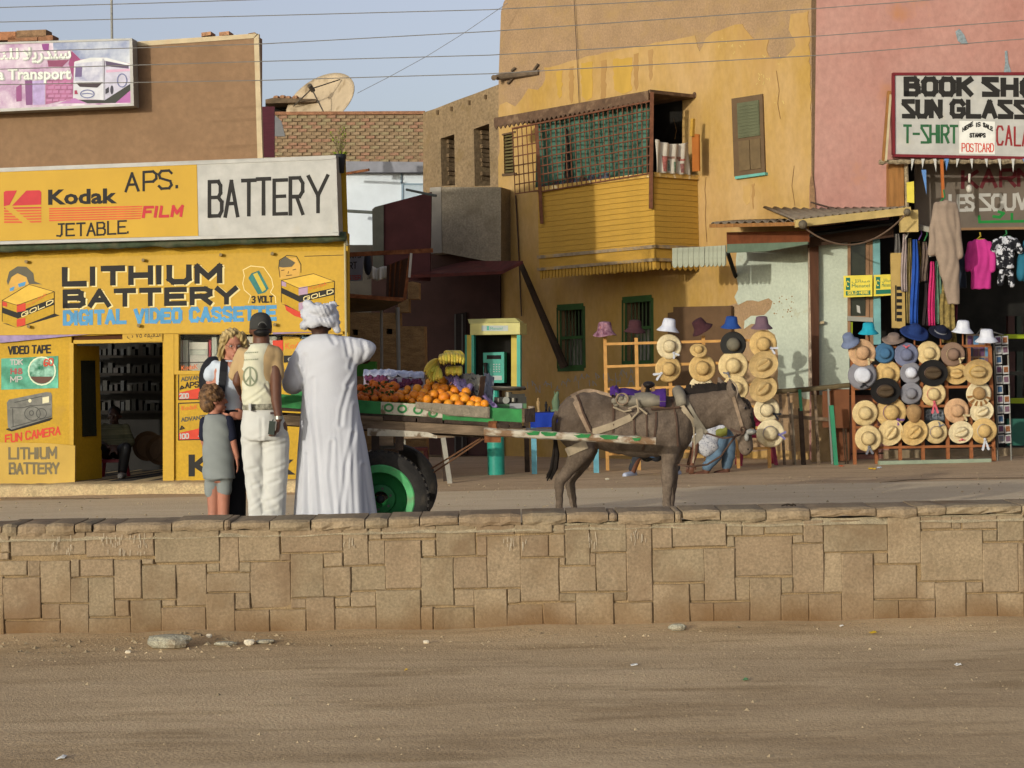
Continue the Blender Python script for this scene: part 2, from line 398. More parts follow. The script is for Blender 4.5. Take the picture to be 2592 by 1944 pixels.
def gz(x, y): return GZ + .012 * noise.noise((x * .5, y * .9, 0)) + .006 * noise.noise((x * 2, y * 3, 5)) + max(0, y - 12.6) * .035 + max(0, y - 13.0) * .05 * (.5 + noise.noise((x * 1.7, 1.5, 3)))
def gfn(u, v):
    x = -11 + 22 * u; y = 6.5 + 7.1 * v; return (x, y, gz(x, y))
o = obj('ground', MB().grid(gfn, 110, 70), M_DIRT, smooth=True, fix=False, origin=Vector((0, 0, 0))); tag(o, kind='structure')
o = obj('ground', MB().box((0, -35, GZ - .36), (200, 83, .6)).box((-55.6, 10.1, GZ - .36), (89, 7.1, .6)).box((55.6, 10.1, GZ - .36), (89, 7.1, .6)), M_DIRT); tag(o, kind='structure')
o = obj('street', MB().box((0, 18.4, -.25), (220, 9.2, .5)), M_ROAD); tag(o, kind='structure')
def dfn(u, v):
    x = -30 + 60 * u; y0 = 22.3 + 1.3 * noise.noise((x * .22, 3, 0)) + .4 * noise.noise((x * 1.7, 8, 0)) + .9 / (1 + math.exp((x + 1.5) * 2)) + 1.8 / (1 + math.exp((4.2 - x) * 2)); y = y0 + (30 - y0) * v
    return (x, y, -.012 + .045 * min(1, v * 3) + .012 * noise.noise((x * 1.3, y * 1.3, 2)) * min(1, .3 + v * 6))
o = obj('roadside', MB().grid(dfn, 150, 24), M_SAND, smooth=True, fix=False); tag(o, kind='structure')
o = obj('terrain', MB().box((0, 70, -.27), (400, 94.5, .5)), M_SAND); tag(o, kind='structure')

M_ST = [mat('sandstone %d' % i, c, var=.1, scale=4, bump=.3, bscale=45, fine=.28, rough=.95, dirt=(d, 1.7, .5, .72), coord='World', rise=('6f5437', GZ, GZ + .26), spec=.1)
        for i, (c, d) in enumerate((('8b7961', '7c664c'), ('8a775f', '776049'), ('8e7c63', '806a50'), ('887860', '745d45')))]
M_MORT = mat('lime mortar', '8b7556', var=.2, scale=9, bump=.5, bscale=40, fine=.4, rough=.95, rise=('86694a', GZ, GZ + .2), spec=.1)
M_CEM = mat('grey cement', '9a8c72', var=.2, scale=8, bump=.6, bscale=35, fine=.4, rough=.95, spec=.1)
wall = thing('stone_wall', 'long low sandstone wall with rough cap stones along the street', 'wall', (0, WY + .2, GZ))
core = MB().box((0, WY + .24, (GZ + .28) / 2 - .08), (24, .444, .28 - GZ + .16))
obj('mortar', core, M_MORT, wall)
def zz(l, ox, oy, k): return [(a / k + ox, b / k + oy, c / k + ox, d / k + oy) for a, b, c, d in l]
z3 = [(0,235,50,350),(0,352,50,392),(58,235,478,375),(482,230,860,378),(866,225,1226,410),(1230,222,1335,460),(1338,220,1565,402),(1575,218,1918,352),(1923,212,2060,425),
 (0,396,152,482),(156,396,225,488),(229,396,394,636),(398,390,444,490),(448,388,635,486),(640,390,790,612),(794,385,860,416),(796,418,984,614),(988,415,1154,652),(1158,412,1228,463),(1158,466,1400,574),(1340,405,1402,462),(1405,402,1625,665),(1570,357,1626,399),(1630,357,1810,605),(1813,352,1918,430),(1813,432,1962,598),(1966,428,2160,566),
 (20,490,226,727),(0,486,16,590),(0,593,20,820),(398,493,494,634),(498,490,638,712),(26,730,336,850),(232,638,334,727),(340,640,496,850),(500,715,734,850),(645,616,722,712),(736,617,903,840),(905,617,982,652),(905,655,1152,840),(1157,577,1313,840),(1317,577,1400,668),(1316,671,1508,838),(1511,668,1713,838),(1630,608,1715,665),(1718,602,1872,836),(1876,658,2106,832),(1876,602,1962,655),(1966,570,2105,655)]
z4 = [(295,212,365,280),(370,200,668,275),(296,284,386,418),(390,282,586,555),(590,280,668,374),(674,196,893,374),(897,195,1110,255),(1114,190,1325,245),(1328,192,1394,245),(900,260,957,370),(960,258,1143,550),(1147,252,1302,378),(1306,250,1392,376),(1397,195,1532,424),(1536,190,1738,350),(1744,190,1880,626),
 (590,378,768,652),(772,375,957,552),(1147,382,1360,628),(1364,428,1568,572),(1364,380,1393,425),(1572,354,1740,570),(1536,354,1568,425),(340,560,586,830),(590,656,656,835),(660,656,887,830),(772,556,886,653),(890,554,1070,828),(1073,554,1144,635),(1073,640,1270,825),(1273,632,1455,822),(1364,578,1455,628),(1459,575,1665,815),(1668,574,1742,625),(1670,630,1884,808)]
z5 = [(116,200,225,330),(230,190,530,322),(535,265,577,325),(535,180,620,258),(624,182,745,258),(118,334,408,526),(412,328,578,629),(122,530,324,790),(328,530,408,632),(328,636,462,780),(465,632,665,775),(582,262,905,490),(585,494,665,628),(668,494,842,770),(846,494,908,585),(752,165,966,250),(910,253,966,300),(970,170,1080,300),(910,304,1080,585),(1085,165,1442,352),(1085,356,1185,580),(1188,358,1362,762),(1366,356,1442,418),(1446,150,1628,418),(1366,422,1604,618),(1632,150,1805,222),(1808,150,1862,222),(1866,145,2060,222),(2066,140,2212,292),(1632,226,1980,516),(1984,226,2062,292),(1984,298,2180,580),(2184,298,2212,580),(1608,520,1712,618),(1716,520,1885,758),(1889,520,1980,582),(1889,586,2062,752),(2066,584,2212,748),(1510,622,1712,762),(1366,622,1506,764),(846,590,1000,772),(1003,586,1185,770)]
SR = zz(z3, 0, 1240, 2.212) + zz(z4, 800, 1240, 2.212) + zz(z5, 1600, 1240, 2.23)
SR += [(a - 402, b + 12, c - 402, d + 12) for a, b, c, d in SR if c < 390] + [(a + 330, b - 5, c + 330, d - 5) for a, b, c, d in SR if a > 2265 and c < 2600]
def stone_mb(x0, z0, x1, z1, y, dep, r, jit, seed):
    """dressed block: rounded arrises, uneven face"""
    m = MB(); us = [0, min(.3, r / (x1 - x0)), .5, 1 - min(.3, r / (x1 - x0)), 1]; vs_ = [0, min(.3, r / (z1 - z0)), .5, 1 - min(.3, r / (z1 - z0)), 1]
    pr = R.uniform(-.006, .008); tx, tz = R.uniform(-.006, .006), R.uniform(-.006, .006)
    def fn(u, v):
        i = round(u * 4); j = round(v * 4); U, V = us[i], vs_[j]; e = i in (0, 4) or j in (0, 4)
        x = x0 + (x1 - x0) * U; z = z0 + (z1 - z0) * V
        x += jit * noise.noise((x * 9, z * 9, seed)); z += jit * noise.noise((x * 9, z * 9, seed + 7))
        return Vector((x, y - pr + (r * .9 if e else 0) + tx * (U - .5) * 2 + tz * (V - .5) * 2 + .009 * noise.noise((x * 6, z * 6, seed + 3)), z))
    m.grid(fn, 4, 4); n = 5; rim = [0, 4, 24, 20]; b = [m.v[i] + Vector((0, dep, 0)) for i in rim]
    m.add(b, []); e = [[0, 1, 2, 3, 4], [4, 9, 14, 19, 24], [24, 23, 22, 21, 20], [20, 15, 10, 5, 0]]
    for k in range(4): m.f.append(tuple(e[k]) + (25 + (k + 1) % 4, 25 + k))
    return m
for i, (a, b_, c, d) in enumerate(SR):
    p0 = at(a + .5, d - .5, WY); p1 = at(c - .5, b_ + .5, WY)
    obj('stone', stone_mb(p0.x, max(p0.z, GZ - .05) if d > 1585 else p0.z, p1.x, p1.z, WY, .1, .006, .005, i), M_ST[R.randrange(4)], wall, smooth=False, fix=True)
obj('mortar_bed', MB().grid(lambda u, v: Vector((-12 + 24 * u, WY - .012 + .04 * v + .012 * noise.noise((u * 130, v, 0)), .255 + .045 * v + .016 * noise.noise((u * 90, v * 2, 4)))), 260, 2), M_CEM, wall, smooth=True, fix=False)
xs = [a / 2.212 for a in (-720, -560, -400, -200, 0, 85, 245, 410, 507, 640, 955, 1248, 1287, 1505, 1735, 2040)] + [800 + a / 2.212 for a in (400, 577, 795, 1150, 1402, 1640, 1690, 2010)] + [1600 + a / 2.23 for a in (285, 500, 760, 1010, 1385, 1614, 1780, 2208, 2400, 2600, 2860)]
for i, (a, b_) in enumerate(zip(xs, xs[1:])):
    x0 = wx(a + 1.6, WY - .04, 1310); x1 = wx(b_ - 1.6, WY - .04, 1310); lo = .304 + R.uniform(-.014, .01); hi = .372 + R.uniform(-.006, .006); ov = R.uniform(.008, .036)
    m = MB(); nx = max(3, int((x1 - x0) / .07)); prof = ((.0, .0), (-.012, .3), (-.006, .75), (.02, 1.), (.3, 1.02), (.5, 1.0), (.5, .0))
    def cfn(u, v):
        k = round(v * 6); dy, dz = prof[k]; x = x0 + (x1 - x0) * u; e = min(u, 1 - u) * (x1 - x0); rr = .018 * max(0, 1 - e / .02)
        j = .02 * noise.noise((x * 14, dz * 3, i)) if k < 4 else 0; jl = .022 * noise.noise((x * 10, 3, i)) if k in (0, 1) else 0
        return Vector((x, WY - ov + dy + j + (rr if k < 4 else 0), lo + (hi - lo) * dz + jl + .004 * noise.noise((x * 11, dy * 6, i + 5)) - (rr * .5 if k in (3, 4) else 0)))
    m.grid(cfn, nx, 6); W = nx + 1
    m.f.append(tuple(j * W for j in range(7))); m.f.append(tuple(j * W + nx for j in reversed(range(7)))); m.f += [(i_, i_ + 1, 6 * W + i_ + 1, 6 * W + i_) for i_ in range(nx)]
    obj('cap_stone', m, M_ST[R.randrange(4)], wall, smooth=False)
ck = []
for x0, x1, y0, y1, n in ((130, 182, 1345, 1400, 16), (255, 372, 1345, 1398, 34), (868, 905, 1360, 1385, 7), (1268, 1300, 1360, 1378, 8), (1490, 1512, 1345, 1375, 9), (1598, 1640, 1340, 1370, 12), (1322, 1334, 1362, 1380, 6)):
    for k in range(n):
        x = R.uniform(x0, x1); y = R.uniform(y0, y1); ck.append([(x, y), (x + R.uniform(-2, 2), y + R.uniform(5, 20))])
tag(obj('chalk_marks', strokes(PL(Vector((0, WY, 0)), 0), ck, 1.5, .014), paint('chalk scratch', 'a89a84'), wall, fix=False), kind='stuff')
# loose stones, pebbles and litter on the near ground
def rock(name, px, py, wd, ht, m, label, cat, seed, dep=None, group=None, y=None):
    Y = y or (1.3 - GZ) / max(.02, -(ray(px, py).z)); c = at(px, py, Y); w_, h_ = wd / pxm(Y), ht / pxm(Y); dep = dep or w_ * .6
    mb = MB().ell((0, 0, 0), (w_ / 2, dep / 2, h_ / 2), su=10, sv=7)
    for v in mb.v:
        k = 1 + .28 * noise.noise((v.x * 3 / w_, v.y * 3 / dep + seed, v.z * 2 / h_)); v.x *= k; v.y *= k; v.z *= k
        v.z = max(v.z, -h_ * .42); v.z = min(v.z, h_ * .4)
    zb = gz(c.x, Y) if Y < WY else .0
    for v in mb.v: v.x += c.x; v.y += Y; v.z += zb + h_ * .38
    return tag(obj(name, mb, m, smooth=False), label, cat, group)
M_RK = mat('grey limestone', 'a09a86', var=.25, scale=9, bump=.6, fine=.5, dirt=('7c6b55', 7, .5, .7))
M_PB = mat('pale pebble', 'c9bda6', var=.2, scale=20)
rock('boulder', 430, 1646, 122, 42, M_RK, 'large flat grey stone lying at the foot of the stone wall', 'stone', 1)
rock('rock', 570, 1640, 56, 14, M_RK, 'thin broken slab of stone right of the large flat stone', 'stone', 2)
rock('rock', 632, 1638, 27, 19, M_PB, 'round pale stone near the wall foot', 'stone', 3)
rock('rock', 672, 1634, 54, 13, M_RK, 'dark flat stone beside the round pale one', 'stone', 4)
rock('rock', 1716, 1607, 46, 22, M_RK, 'brown lump of rubble against the wall below the donkey', 'stone', 5)
rock('rock', 530, 1628, 15, 13, M_PB, 'small pale stone just behind the large flat stone', 'stone', 6)
rock('rock', 1079, 1632, 18, 11, M_PB, 'small white stone by the wall below the cart', 'stone', 7)
rock('rock', 324, 1658, 16, 10, M_PB, 'small white stone left of the large flat stone', 'stone', 8)
M_LIT = {'y': paint('yellow scrap', 'd9b21f'), 'w': paint('white scrap', 'd9d6cc'), 'g': paint('green scrap', '4f7a50')}
for px, py, k, lb, wd in ((2210, 1608, 'y', 'yellow paper scrap at the wall foot on the right', 15), (1028, 1698, 'y', 'tiny yellow scrap on the dirt below the cart', 8), (1605, 1684, 'w', 'white paper scrap on the dirt in front of the donkey', 17),
                          (2425, 1686, 'w', 'white paper scrap far right on the near dirt', 14), (155, 1921, 'w', 'white scrap at the bottom left of the dirt', 22), (2130, 1595, 'w', 'white crumpled scrap close to the wall', 9), (1887, 1722, 'g', 'green scrap on the dirt right of centre', 13)):
    Y = (1.3 - GZ) / -(ray(px, py).z); c = at(px, py, Y); w_ = wd / pxm(Y); m = MB()
    m.sheet(lambda u, v: (c.x + (u - .5) * w_, Y + (v - .5) * w_ * 1.6, gz(c.x, Y) + .004 + .02 * noise.noise((u * 3, v * 3, px)) ** 2 + .006 * u), 4, 4, .002, (0, 0, 1))
    tag(obj('paper_scrap', m, M_LIT[k]), lb, 'litter')
pb = MB(); oct_ = [(1, 0, 0), (0, 1, 0), (-1, 0, 0), (0, -1, 0), (0, 0, 1), (0, 0, -.4)]; of = [(0, 1, 4), (1, 2, 4), (2, 3, 4), (3, 0, 4), (1, 0, 5), (2, 1, 5), (3, 2, 5), (0, 3, 5)]
for i in range(1100):
    y = 7 + 6.4 * R.random() ** .8; x = R.uniform(-.31, .31) * y
    if R.random() < .32: y = R.uniform(12.5, 13.4); x = R.uniform(-4, 4) if R.random() < .6 else R.uniform(-4, -1.6)
    s_ = R.uniform(.003, .008) * (2.0 if R.random() < .08 else 1); a = R.random() * 6.3; z = gz(x, y)
    pb.add([(x + s_ * R.uniform(.7, 1.5) * (p[0] * math.cos(a) - p[1] * math.sin(a)), y + s_ * R.uniform(.7, 1.5) * (p[0] * math.sin(a) + p[1] * math.cos(a)), z + s_ * .8 * p[2]) for p in oct_], of)
for i in range(110):
    x = R.uniform(-4.2, -1.5) if i < 80 else R.uniform(-1.5, 4.2); y = R.uniform(12.75, 13.42); s_ = R.uniform(.01, .026) if i < 80 else R.uniform(.008, .018); a = R.random() * 6.3
    pb.add([(x + s_ * R.uniform(.6, 1.5) * (p[0] * math.cos(a) - p[1] * math.sin(a)), y + s_ * R.uniform(.6, 1.4) * (p[0] * math.sin(a) + p[1] * math.cos(a)), gz(x, y) + s_ * .7 * p[2]) for p in oct_], of)
for i in range(420):
    y = R.uniform(17, 26); x = R.uniform(-.27, .27) * y; s_ = R.uniform(.005, .018); a = R.random() * 6.3
    pb.add([(x + s_ * (p[0] * math.cos(a) - p[1] * math.sin(a)), y + s_ * (p[0] * math.sin(a) + p[1] * math.cos(a)), .02 + s_ * .8 * p[2]) for p in oct_], of)
o = obj('pebbles', pb, mat('pebble', 'a08d6e', var=.45, scale=1.5), fix=False); tag(o, 'small pebbles and grit strewn over the dirt', None, None, 'stuff')
# ================================================================== camera shop on the left
PA = PL(at(435, 1000, 24.2), 6.8)
YEL = mat('yellow shop paint', 'b28c1e', var=.08, scale=2.2, rough=.65, bump=.12, bscale=30, dirt=('a8842e', 3.2, .6, .8), fine=.12)
YEL2 = mat('yellow board paint', 'b58e22', var=.05, scale=1.5, rough=.55, dirt=('b38d34', 2.4, .62, .85), fine=.08)
INK = paint('black paint', '25221f', rough=.7); INKG = paint('faded black paint', '56503f'); RED = paint('red paint', 'c23a22'); WHT = paint('white paint', 'adaaa3', dirt=('b6ad9b', 4, .6, .85))
BLU = paint('sign blue paint', '4b8bb4', var=.15); CRM = paint('cream paint', 'dcc98c'); ORG = paint('orange paint', 'd1692b'); GRN = paint('green paint', '2f6b3f'); LIL = paint('lilac cloth', '8d7a9c', var=.2, scale=8)
DRK = mat('dark interior', '1e1c1a', var=.4, scale=3); DRK2 = mat('deep shade black', '17140f', var=.3)  # DRK2 paints the deep shade inside openings and recesses as near-black colour
RUST = mat('rusted iron', '6d4127', var=.35, scale=14, bump=.3, rough=.9, dirt=('8a5a3a', 9, .5, .7))
kb = PA.hit(400, 1228)
shop = thing('shop_kiosk', 'yellow camera shop with an open dark doorway and painted front', 'shop', kb)
FZ = .135
def zcut(pl, px, z): # photo row of height z on plane column px
    q = pl.hit(px, 960); d = q.y; x = (q.x); rz = (z - CAMZ) / d + DIP; xs = x / d
    return 972 - FPX * (xs * _s + rz * _c)
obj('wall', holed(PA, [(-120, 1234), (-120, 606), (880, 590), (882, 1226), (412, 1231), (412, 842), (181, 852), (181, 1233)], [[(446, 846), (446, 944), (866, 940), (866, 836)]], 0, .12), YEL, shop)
m = MB(); pr = [PA.off(-.12).hz(882, 0), PA.off(-3.6).hz(852, 0)]
def wallbox(a, b, z0, z1, th, mb=None):
    a, b = Vector(a), Vector(b); d = (b - a).normalized(); n = Vector((-d.y, d.x, 0)) * th; mb = mb or MB()
    return mb.prism([Vector((a.x, a.y, z0)), Vector((b.x, b.y, z0)), Vector((b.x, b.y, z1)), Vector((a.x, a.y, z1))], n)
e0 = PA.off(-.125).hz(881, 0); e1 = e0 + ray(868, 960) * 3.2; e1.z = 0; TOPZ = PA.hit(880, 400).z
obj('side_wall', wallbox(e0, e1, 0, TOPZ, .15), YEL, shop)
l0 = PA.off(-.125).hz(-118, 0); bk0 = l0 - PA.n * 3.2
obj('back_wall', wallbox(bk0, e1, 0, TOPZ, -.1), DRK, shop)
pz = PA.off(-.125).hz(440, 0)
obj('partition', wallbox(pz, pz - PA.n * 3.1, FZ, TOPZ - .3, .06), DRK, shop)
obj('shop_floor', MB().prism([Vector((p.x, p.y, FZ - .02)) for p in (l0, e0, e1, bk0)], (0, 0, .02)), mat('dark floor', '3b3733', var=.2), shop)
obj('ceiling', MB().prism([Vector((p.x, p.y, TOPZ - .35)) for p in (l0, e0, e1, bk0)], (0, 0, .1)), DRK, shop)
_up = PA.off(-.02).hits([(-120, 604), (881, 588), (875, 392), (-120, 430)]); _rd = ray(866, 960) * 3.0; _rd.z = 0
obj('upper_wall', MB().prism(_up, _rd), YEL, shop)
obj('door_post', slab(PA, [(414, 1229), (440, 1228), (440, 836), (414, 838)], -.08, .035), YEL2, shop)
obj('door_post', slab(PA, [(176, 1232), (186, 1232), (186, 868), (176, 868)], -.1, .03), YEL2, shop)
obj('door_lintel', slab(PA, [(186, 870), (414, 866), (414, 857), (186, 861)], -.06, .025), YEL2, shop)
obj('transom', slab(PA, [(186, 861), (330, 858), (330, 842), (186, 846)], -.1, -.04), mat('brown transom', '4a2a12'), shop)
d0 = PA.off(-.1).hz(188, 0); d1 = d0 - PA.n * .62 + PA.u * .12
dl = obj('door', wallbox(d0, d1, FZ + .01, PA.hit(300, 872).z, .045), YEL, shop)
ds = (d1 - d0); obj('door_glass', wallbox(d0 + ds * .25 + PA.u * .004, d0 + ds * .78 + PA.u * .004, FZ + .55, FZ + 1.5, -.012), mat('dark glass', '2a2c22', rough=.15, spec=.5), dl)
wf = slabs(PA, [rect(440, 836, 452, 948), rect(452, 836, 868, 846), rect(452, 938, 868, 948), rect(640, 846, 648, 938)], -.05, .03)
w1 = obj('display_window', wf, YEL2, shop)
obj('pane', slab(PA, rect(452, 846, 868, 938), -.02, -.012), mat('window glass', 'ffffff', var=0, rough=.05, trans=1.0), w1)
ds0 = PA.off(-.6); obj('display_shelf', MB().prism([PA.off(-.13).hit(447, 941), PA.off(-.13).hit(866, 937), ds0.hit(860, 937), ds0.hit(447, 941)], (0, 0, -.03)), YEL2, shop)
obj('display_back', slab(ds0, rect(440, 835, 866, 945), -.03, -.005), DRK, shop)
# film boxes in the display window
PKW = [paint('white carton', 'c9c6b8', var=.08), paint('pale carton', 'b9bcae'), paint('red carton', '9a2e38'), paint('yellow carton', 'd2a32a'), paint('blue carton', '6f8ca0')]
bx = [(449, 862, 453, 0, 12), (455, 861, 461, 0, 11), (462, 861, 470, 2, 10), (463, 861, 476, 1, 6), (478, 866, 526, 0, 12), (478, 886, 526, 1, 12), (480, 899, 526, 0, 11), (528, 860, 534, 2, 10), (536, 853, 548, 1, 10), (600, 842, 640, 0, 11), (598, 870, 640, 0, 11), (610, 846, 632, 3, 5), (652, 850, 700, 1, 11), (655, 870, 712, 0, 11), (716, 846, 760, 3, 10), (764, 850, 820, 4, 10), (824, 846, 860, 0, 10)]
for i, (x0, y0, x1, k, dd) in enumerate(bx):
    y1 = {0: 913, 4: 884}.get(i, 940) if i < 9 else 940
    if i == 4: y1 = 885
    if i == 5: y1 = 898
    if i == 9: y1 = 868
    y0 = max(y0, 852); tag(obj('film_carton', slab(PA.off(-.16 - .01 * (i % 3)), rect(x0, y0, max(x1, x0 + 5), y1), -.2, -.0), PKW[k], shop))
# steps of the painted price panels below the window
for dy, nums, aps in ((0, ('200', '400'), True), (102, ('100', '400'), False)):
    m = strokes(PA, [[(452, 919 + dy), (560, 915 + dy), (560, 1009 + dy), (452, 1012 + dy), (452, 919 + dy)]], 2.6, .003); obj('panel_border', m, INK, shop, fix=False)
    obj('panel_flash', MB().poly(PA.off(.003).hits([(453, 994 + dy), (505, 982 + dy), (558, 962 + dy), (558, 1008 + dy), (453, 1011 + dy)])), RED, shop, fix=False)
    ftext(PA, 'KodaK', (459, 937 + dy), (501, 933 + dy), 12, ORG, .004, shop, bold=.015)
    stext(PA, 'ADVANTIX', (459, 965 + dy), (528, 957 + dy), 9, 2.4, INKG, .004, shop)
    if aps: stext(PA, 'APS', (470, 982), (502, 979), 13, 2.8, INK, .006, shop)
    obj('panel_mark', strokes(PA, [[(456, 985 + dy), (460, 977 + dy), (466, 982 + dy), (456, 985 + dy)]], 3, .006), INK, shop, fix=False)
    stext(PA, nums[0], (455, 1008 + dy), (477, 1007 + dy), 11, 3, WHT, .0055, shop); stext(PA, nums[1], (503, 1006 + dy), (528, 1005 + dy), 11, 3, WHT, .0055, shop)
ftext(PA, 'Kodak', (477, 1204), (748, 1199), 54, INK, .004, shop, bold=.03)
obj('price_card', slab(PA, [(690, 862), (716, 861), (716, 888), (690, 889)], 0, .04), RED, shop); obj('price_card', slab(PA, [(717, 860), (862, 856), (862, 932), (717, 934)], 0, .038), YEL2, shop)
ftext(PA, 'Kodak', (722, 884), (775, 879), 16, ORG, .041, shop, bold=.01); obj('price_band', slab(PA, [(718, 900), (861, 896), (861, 914), (718, 918)], .039, .042), INK, shop); ftext(PA, 'GOLD', (728, 915), (790, 911), 11, WHT, .0435, shop)
obj('cloth_strip', slab(PA, [(-120, 852), (0, 868), (60, 862), (170, 851), (330, 838), (330, 834), (-120, 842)], .0, .05), LIL, shop)
obj('cloth_strip', slab(PA, [(690, 846), (866, 838), (866, 826), (690, 834)], .04, .05), LIL, shop)
# painted left panel
stext(PA, 'VIDEO TAPE', (22, 896), (128, 892), 18, 4.2, INK, .003, shop)
def pz3(l): return [(x * .2652, 820 + y * .2652) for x, y in l]
obj('poster', slab(PA, pz3([(10, 628), (555, 612), (555, 305), (10, 330)]), 0, .006), mat('green poster', '2f9a70', var=.5, scale=4, col2='5fb79a', rough=.5), shop)
def ell_px(cx, cy, rx, ry, n=20, a0=0, a1=360): return [(cx + rx * math.cos(math.radians(a0 + (a1 - a0) * k / n)), cy + ry * math.sin(math.radians(a0 + (a1 - a0) * k / n))) for k in range(n + 1)]
obj('poster_globe', MB().poly(PA.off(.008).hits(ell_px(106, 939, 33, 34)[:-1])), mat('globe green', '1f7a55', var=.45, scale=7, col2='a9d4bf'), shop, fix=False)
obj('poster_globe', MB().poly(PA.off(.0095).hits(ell_px(106, 940, 31, 31, 14, 25, 155))), paint('globe shade', '5a3a2c'), shop, fix=False)
obj('poster_ring', strokes(PA, [ell_px(106, 939, 34, 35)], 3.4, .0105), paint('pale ring', 'cfd8b8'), shop, fix=False)
stext(PA, 'TDK', (26, 923), (56, 922), 12, 3, WHT, .009, shop); stext(PA, 'HI8', (28, 946), (56, 945), 12, 3.2, paint('dull red', '9a4a48'), .009, shop); stext(PA, 'MP', (27, 967), (55, 966), 13, 2.6, WHT, .009, shop); stext(PA, '60', (111, 926), (134, 923), 16, 3.2, RED, .0125, shop)
obj('camera_picture', MB().poly(PA.off(.003).hits(pz3([(60, 1000), (500, 893), (500, 905), (470, 925), (110, 1026), (60, 1010)]))), INK, shop, fix=False)
obj('camera_picture', MB().poly(PA.off(.004).hits(pz3([(65, 750), (85, 722), (440, 650), (485, 655), (496, 680), (496, 890), (110, 1010), (75, 985)]))), paint('painted grey', '6c6a62', var=.25, scale=9), shop, fix=False)
obj('camera_picture', strokes(PA, [pz3([(100, 800), (220, 800), (290, 780), (480, 770)]), pz3([(110, 985), (480, 885)]), pz3(ell_px(310, 855, 75, 65)), pz3(ell_px(300, 850, 20, 22)), pz3(ell_px(395, 855, 48, 48)), pz3([(120, 810), (125, 980)]), pz3([(140, 750), (400, 690)])], 2, .005), paint('painted dark grey', '3f3e3a'), shop, fix=False)
obj('camera_picture', MB().poly(PA.off(.006).hits(pz3([(405, 760), (468, 748), (468, 690), (405, 702)]))), paint('painted flash', 'd3cba6'), shop, fix=False); obj('camera_picture', MB().poly(PA.off(.006).hits(pz3(ell_px(285, 733, 16, 18, 10)[:-1]))), paint('painted flash', 'd3cba6'), shop, fix=False)
stext(PA, 'FUN CAMERA', (14, 1121), (151, 1099), 19, 4, RED, .003, shop)
lb = thing('painted_board', 'yellow board lettered in grey leaning against the shop front beside the doorway', 'sign', PA.off(.1).hz(80, 0))
obj('board', slab(PA.off(.05), [(-120, 1242), (189, 1232), (190, 1128), (120, 1122), (0, 1120), (-120, 1118)], 0, .03), mat('lower board paint', 'b8974a', var=.08, scale=2, dirt=('c2a05a', 3, .55, .8)), lb)
PLB = PA.off(.08); stext(PLB, 'LITHIUM', (24, 1161), (142, 1160), 26, 5.5, paint('grey lettering', '6b5f43'), .003, lb); stext(PLB, 'BATTERY', (24, 1199), (148, 1198), 25, 5.5, paint('grey lettering', '6b5f43'), .003, lb)
obj('price_sheet', slab(PA, [(310, 868), (411, 863), (411, 838), (310, 842)], .036, .042), YEL2, shop)
ftext(PA, '\ufe8f\u200a \u0667\u0665 \ufeea\ufed8\ufef4\ufed7\ufeaa\ufedf\ufe8d', (322, 857), (408, 852), 14, INK, .044, shop)
# shelves and things inside the shop
inn = PA.off(-2.6)
for yy in (900, 945, 990, 1040):
    obj('shelf', MB().prism([inn.hit(150, yy), inn.hit(470, yy), PA.off(-2.9).hit(470, yy), PA.off(-2.9).hit(150, yy)], (0, 0, -.03)), mat('shelf board', '221d19'), shop)
    for k in range(14):
        x0 = 215 + k * 15 + R.uniform(-3, 3); obj('stock_item', slab(inn, rect(x0, yy - R.uniform(14, 30), x0 + R.uniform(7, 12), yy - 1), -.25, -.12), paint('shop stock %d' % (k % 4), ('191715', '211a18', '18191b', '1f1c16')[k % 4]), shop)
for cx, cy in ((375, 1130), (408, 1140)):
    q = PA.off(-1.9).hit(cx, cy); mb = MB().lathe([(.0, .0), (.16, .01), (.2, .03), (.2, .04), (.15, .02), (0, .012)], Matrix.Rotation(math.radians(80), 3, 'X'), 24); 
    for v in mb.v: v += q
    tag(obj('brass_plate', mb, mat('tarnished brass', '4a3520', metal=.4, rough=.6)), 'round engraved brass plate leaning inside the shop, %s' % ('the one nearer the door opening' if cx < 400 else 'half hidden by the door post'), 'plate')
# ---- lettered sign boards on the shop
PS = PA.off(.06)
ls = thing('shop_sign', 'long yellow painted sign lettered LITHIUM BATTERY over the shop door', 'sign', PS.hz(435, 0) + Vector((0, 0, 2.4)))
obj('board', slab(PS, [(-120, 850), (878, 839), (875, 634), (-120, 660)], -.05, 0), YEL2, ls)
def pz2(l): return [(x * .4069, 600 + y * .4069) for x, y in l]
for tx, a, b, h, sw in (('LITHIUM', (164, 719), (556, 711), 37, 14.5), ('BATTERY', (165, 774), (596, 765), 35, 13)):
    st = R.getstate(); stext(PS, tx, (a[0] + 4.5, a[1] + 2.5), (b[0] + 4.5, b[1] + 2.5), h, sw, CRM, .002, ls, gap=.42, jit=0); stext(PS, tx, a, b, h, sw, INK, .0035, ls, gap=.42, jit=0)
stext(PS, 'DIGITAL VIDEO CASSETTE', (164, 820), (696, 807), 30, 9.5, BLU, .003, ls, gap=.5, jit=.02)
stext(PS, '3 VOLT', (638, 766), (690, 764), 15, 3.6, INK, .003, ls)
def spoly(pl, pts, lift, m, par, name='picture'): return obj(name, MB().poly(pl.off(lift).hits(pts)), m, par, fix=False)
TEA = paint('teal paint', '2f6f68', var=.3); PUR = paint('mauve paint', 'a78aa0')
spoly(PS, pz2([(1545, 255), (1565, 225), (1612, 208), (1672, 320), (1650, 345), (1605, 357)]), .002, TEA, ls); spoly(PS, pz2([(1575, 232), (1600, 220), (1655, 325), (1632, 342)]), .0035, paint('battery yellow', 'bba53a'), ls)
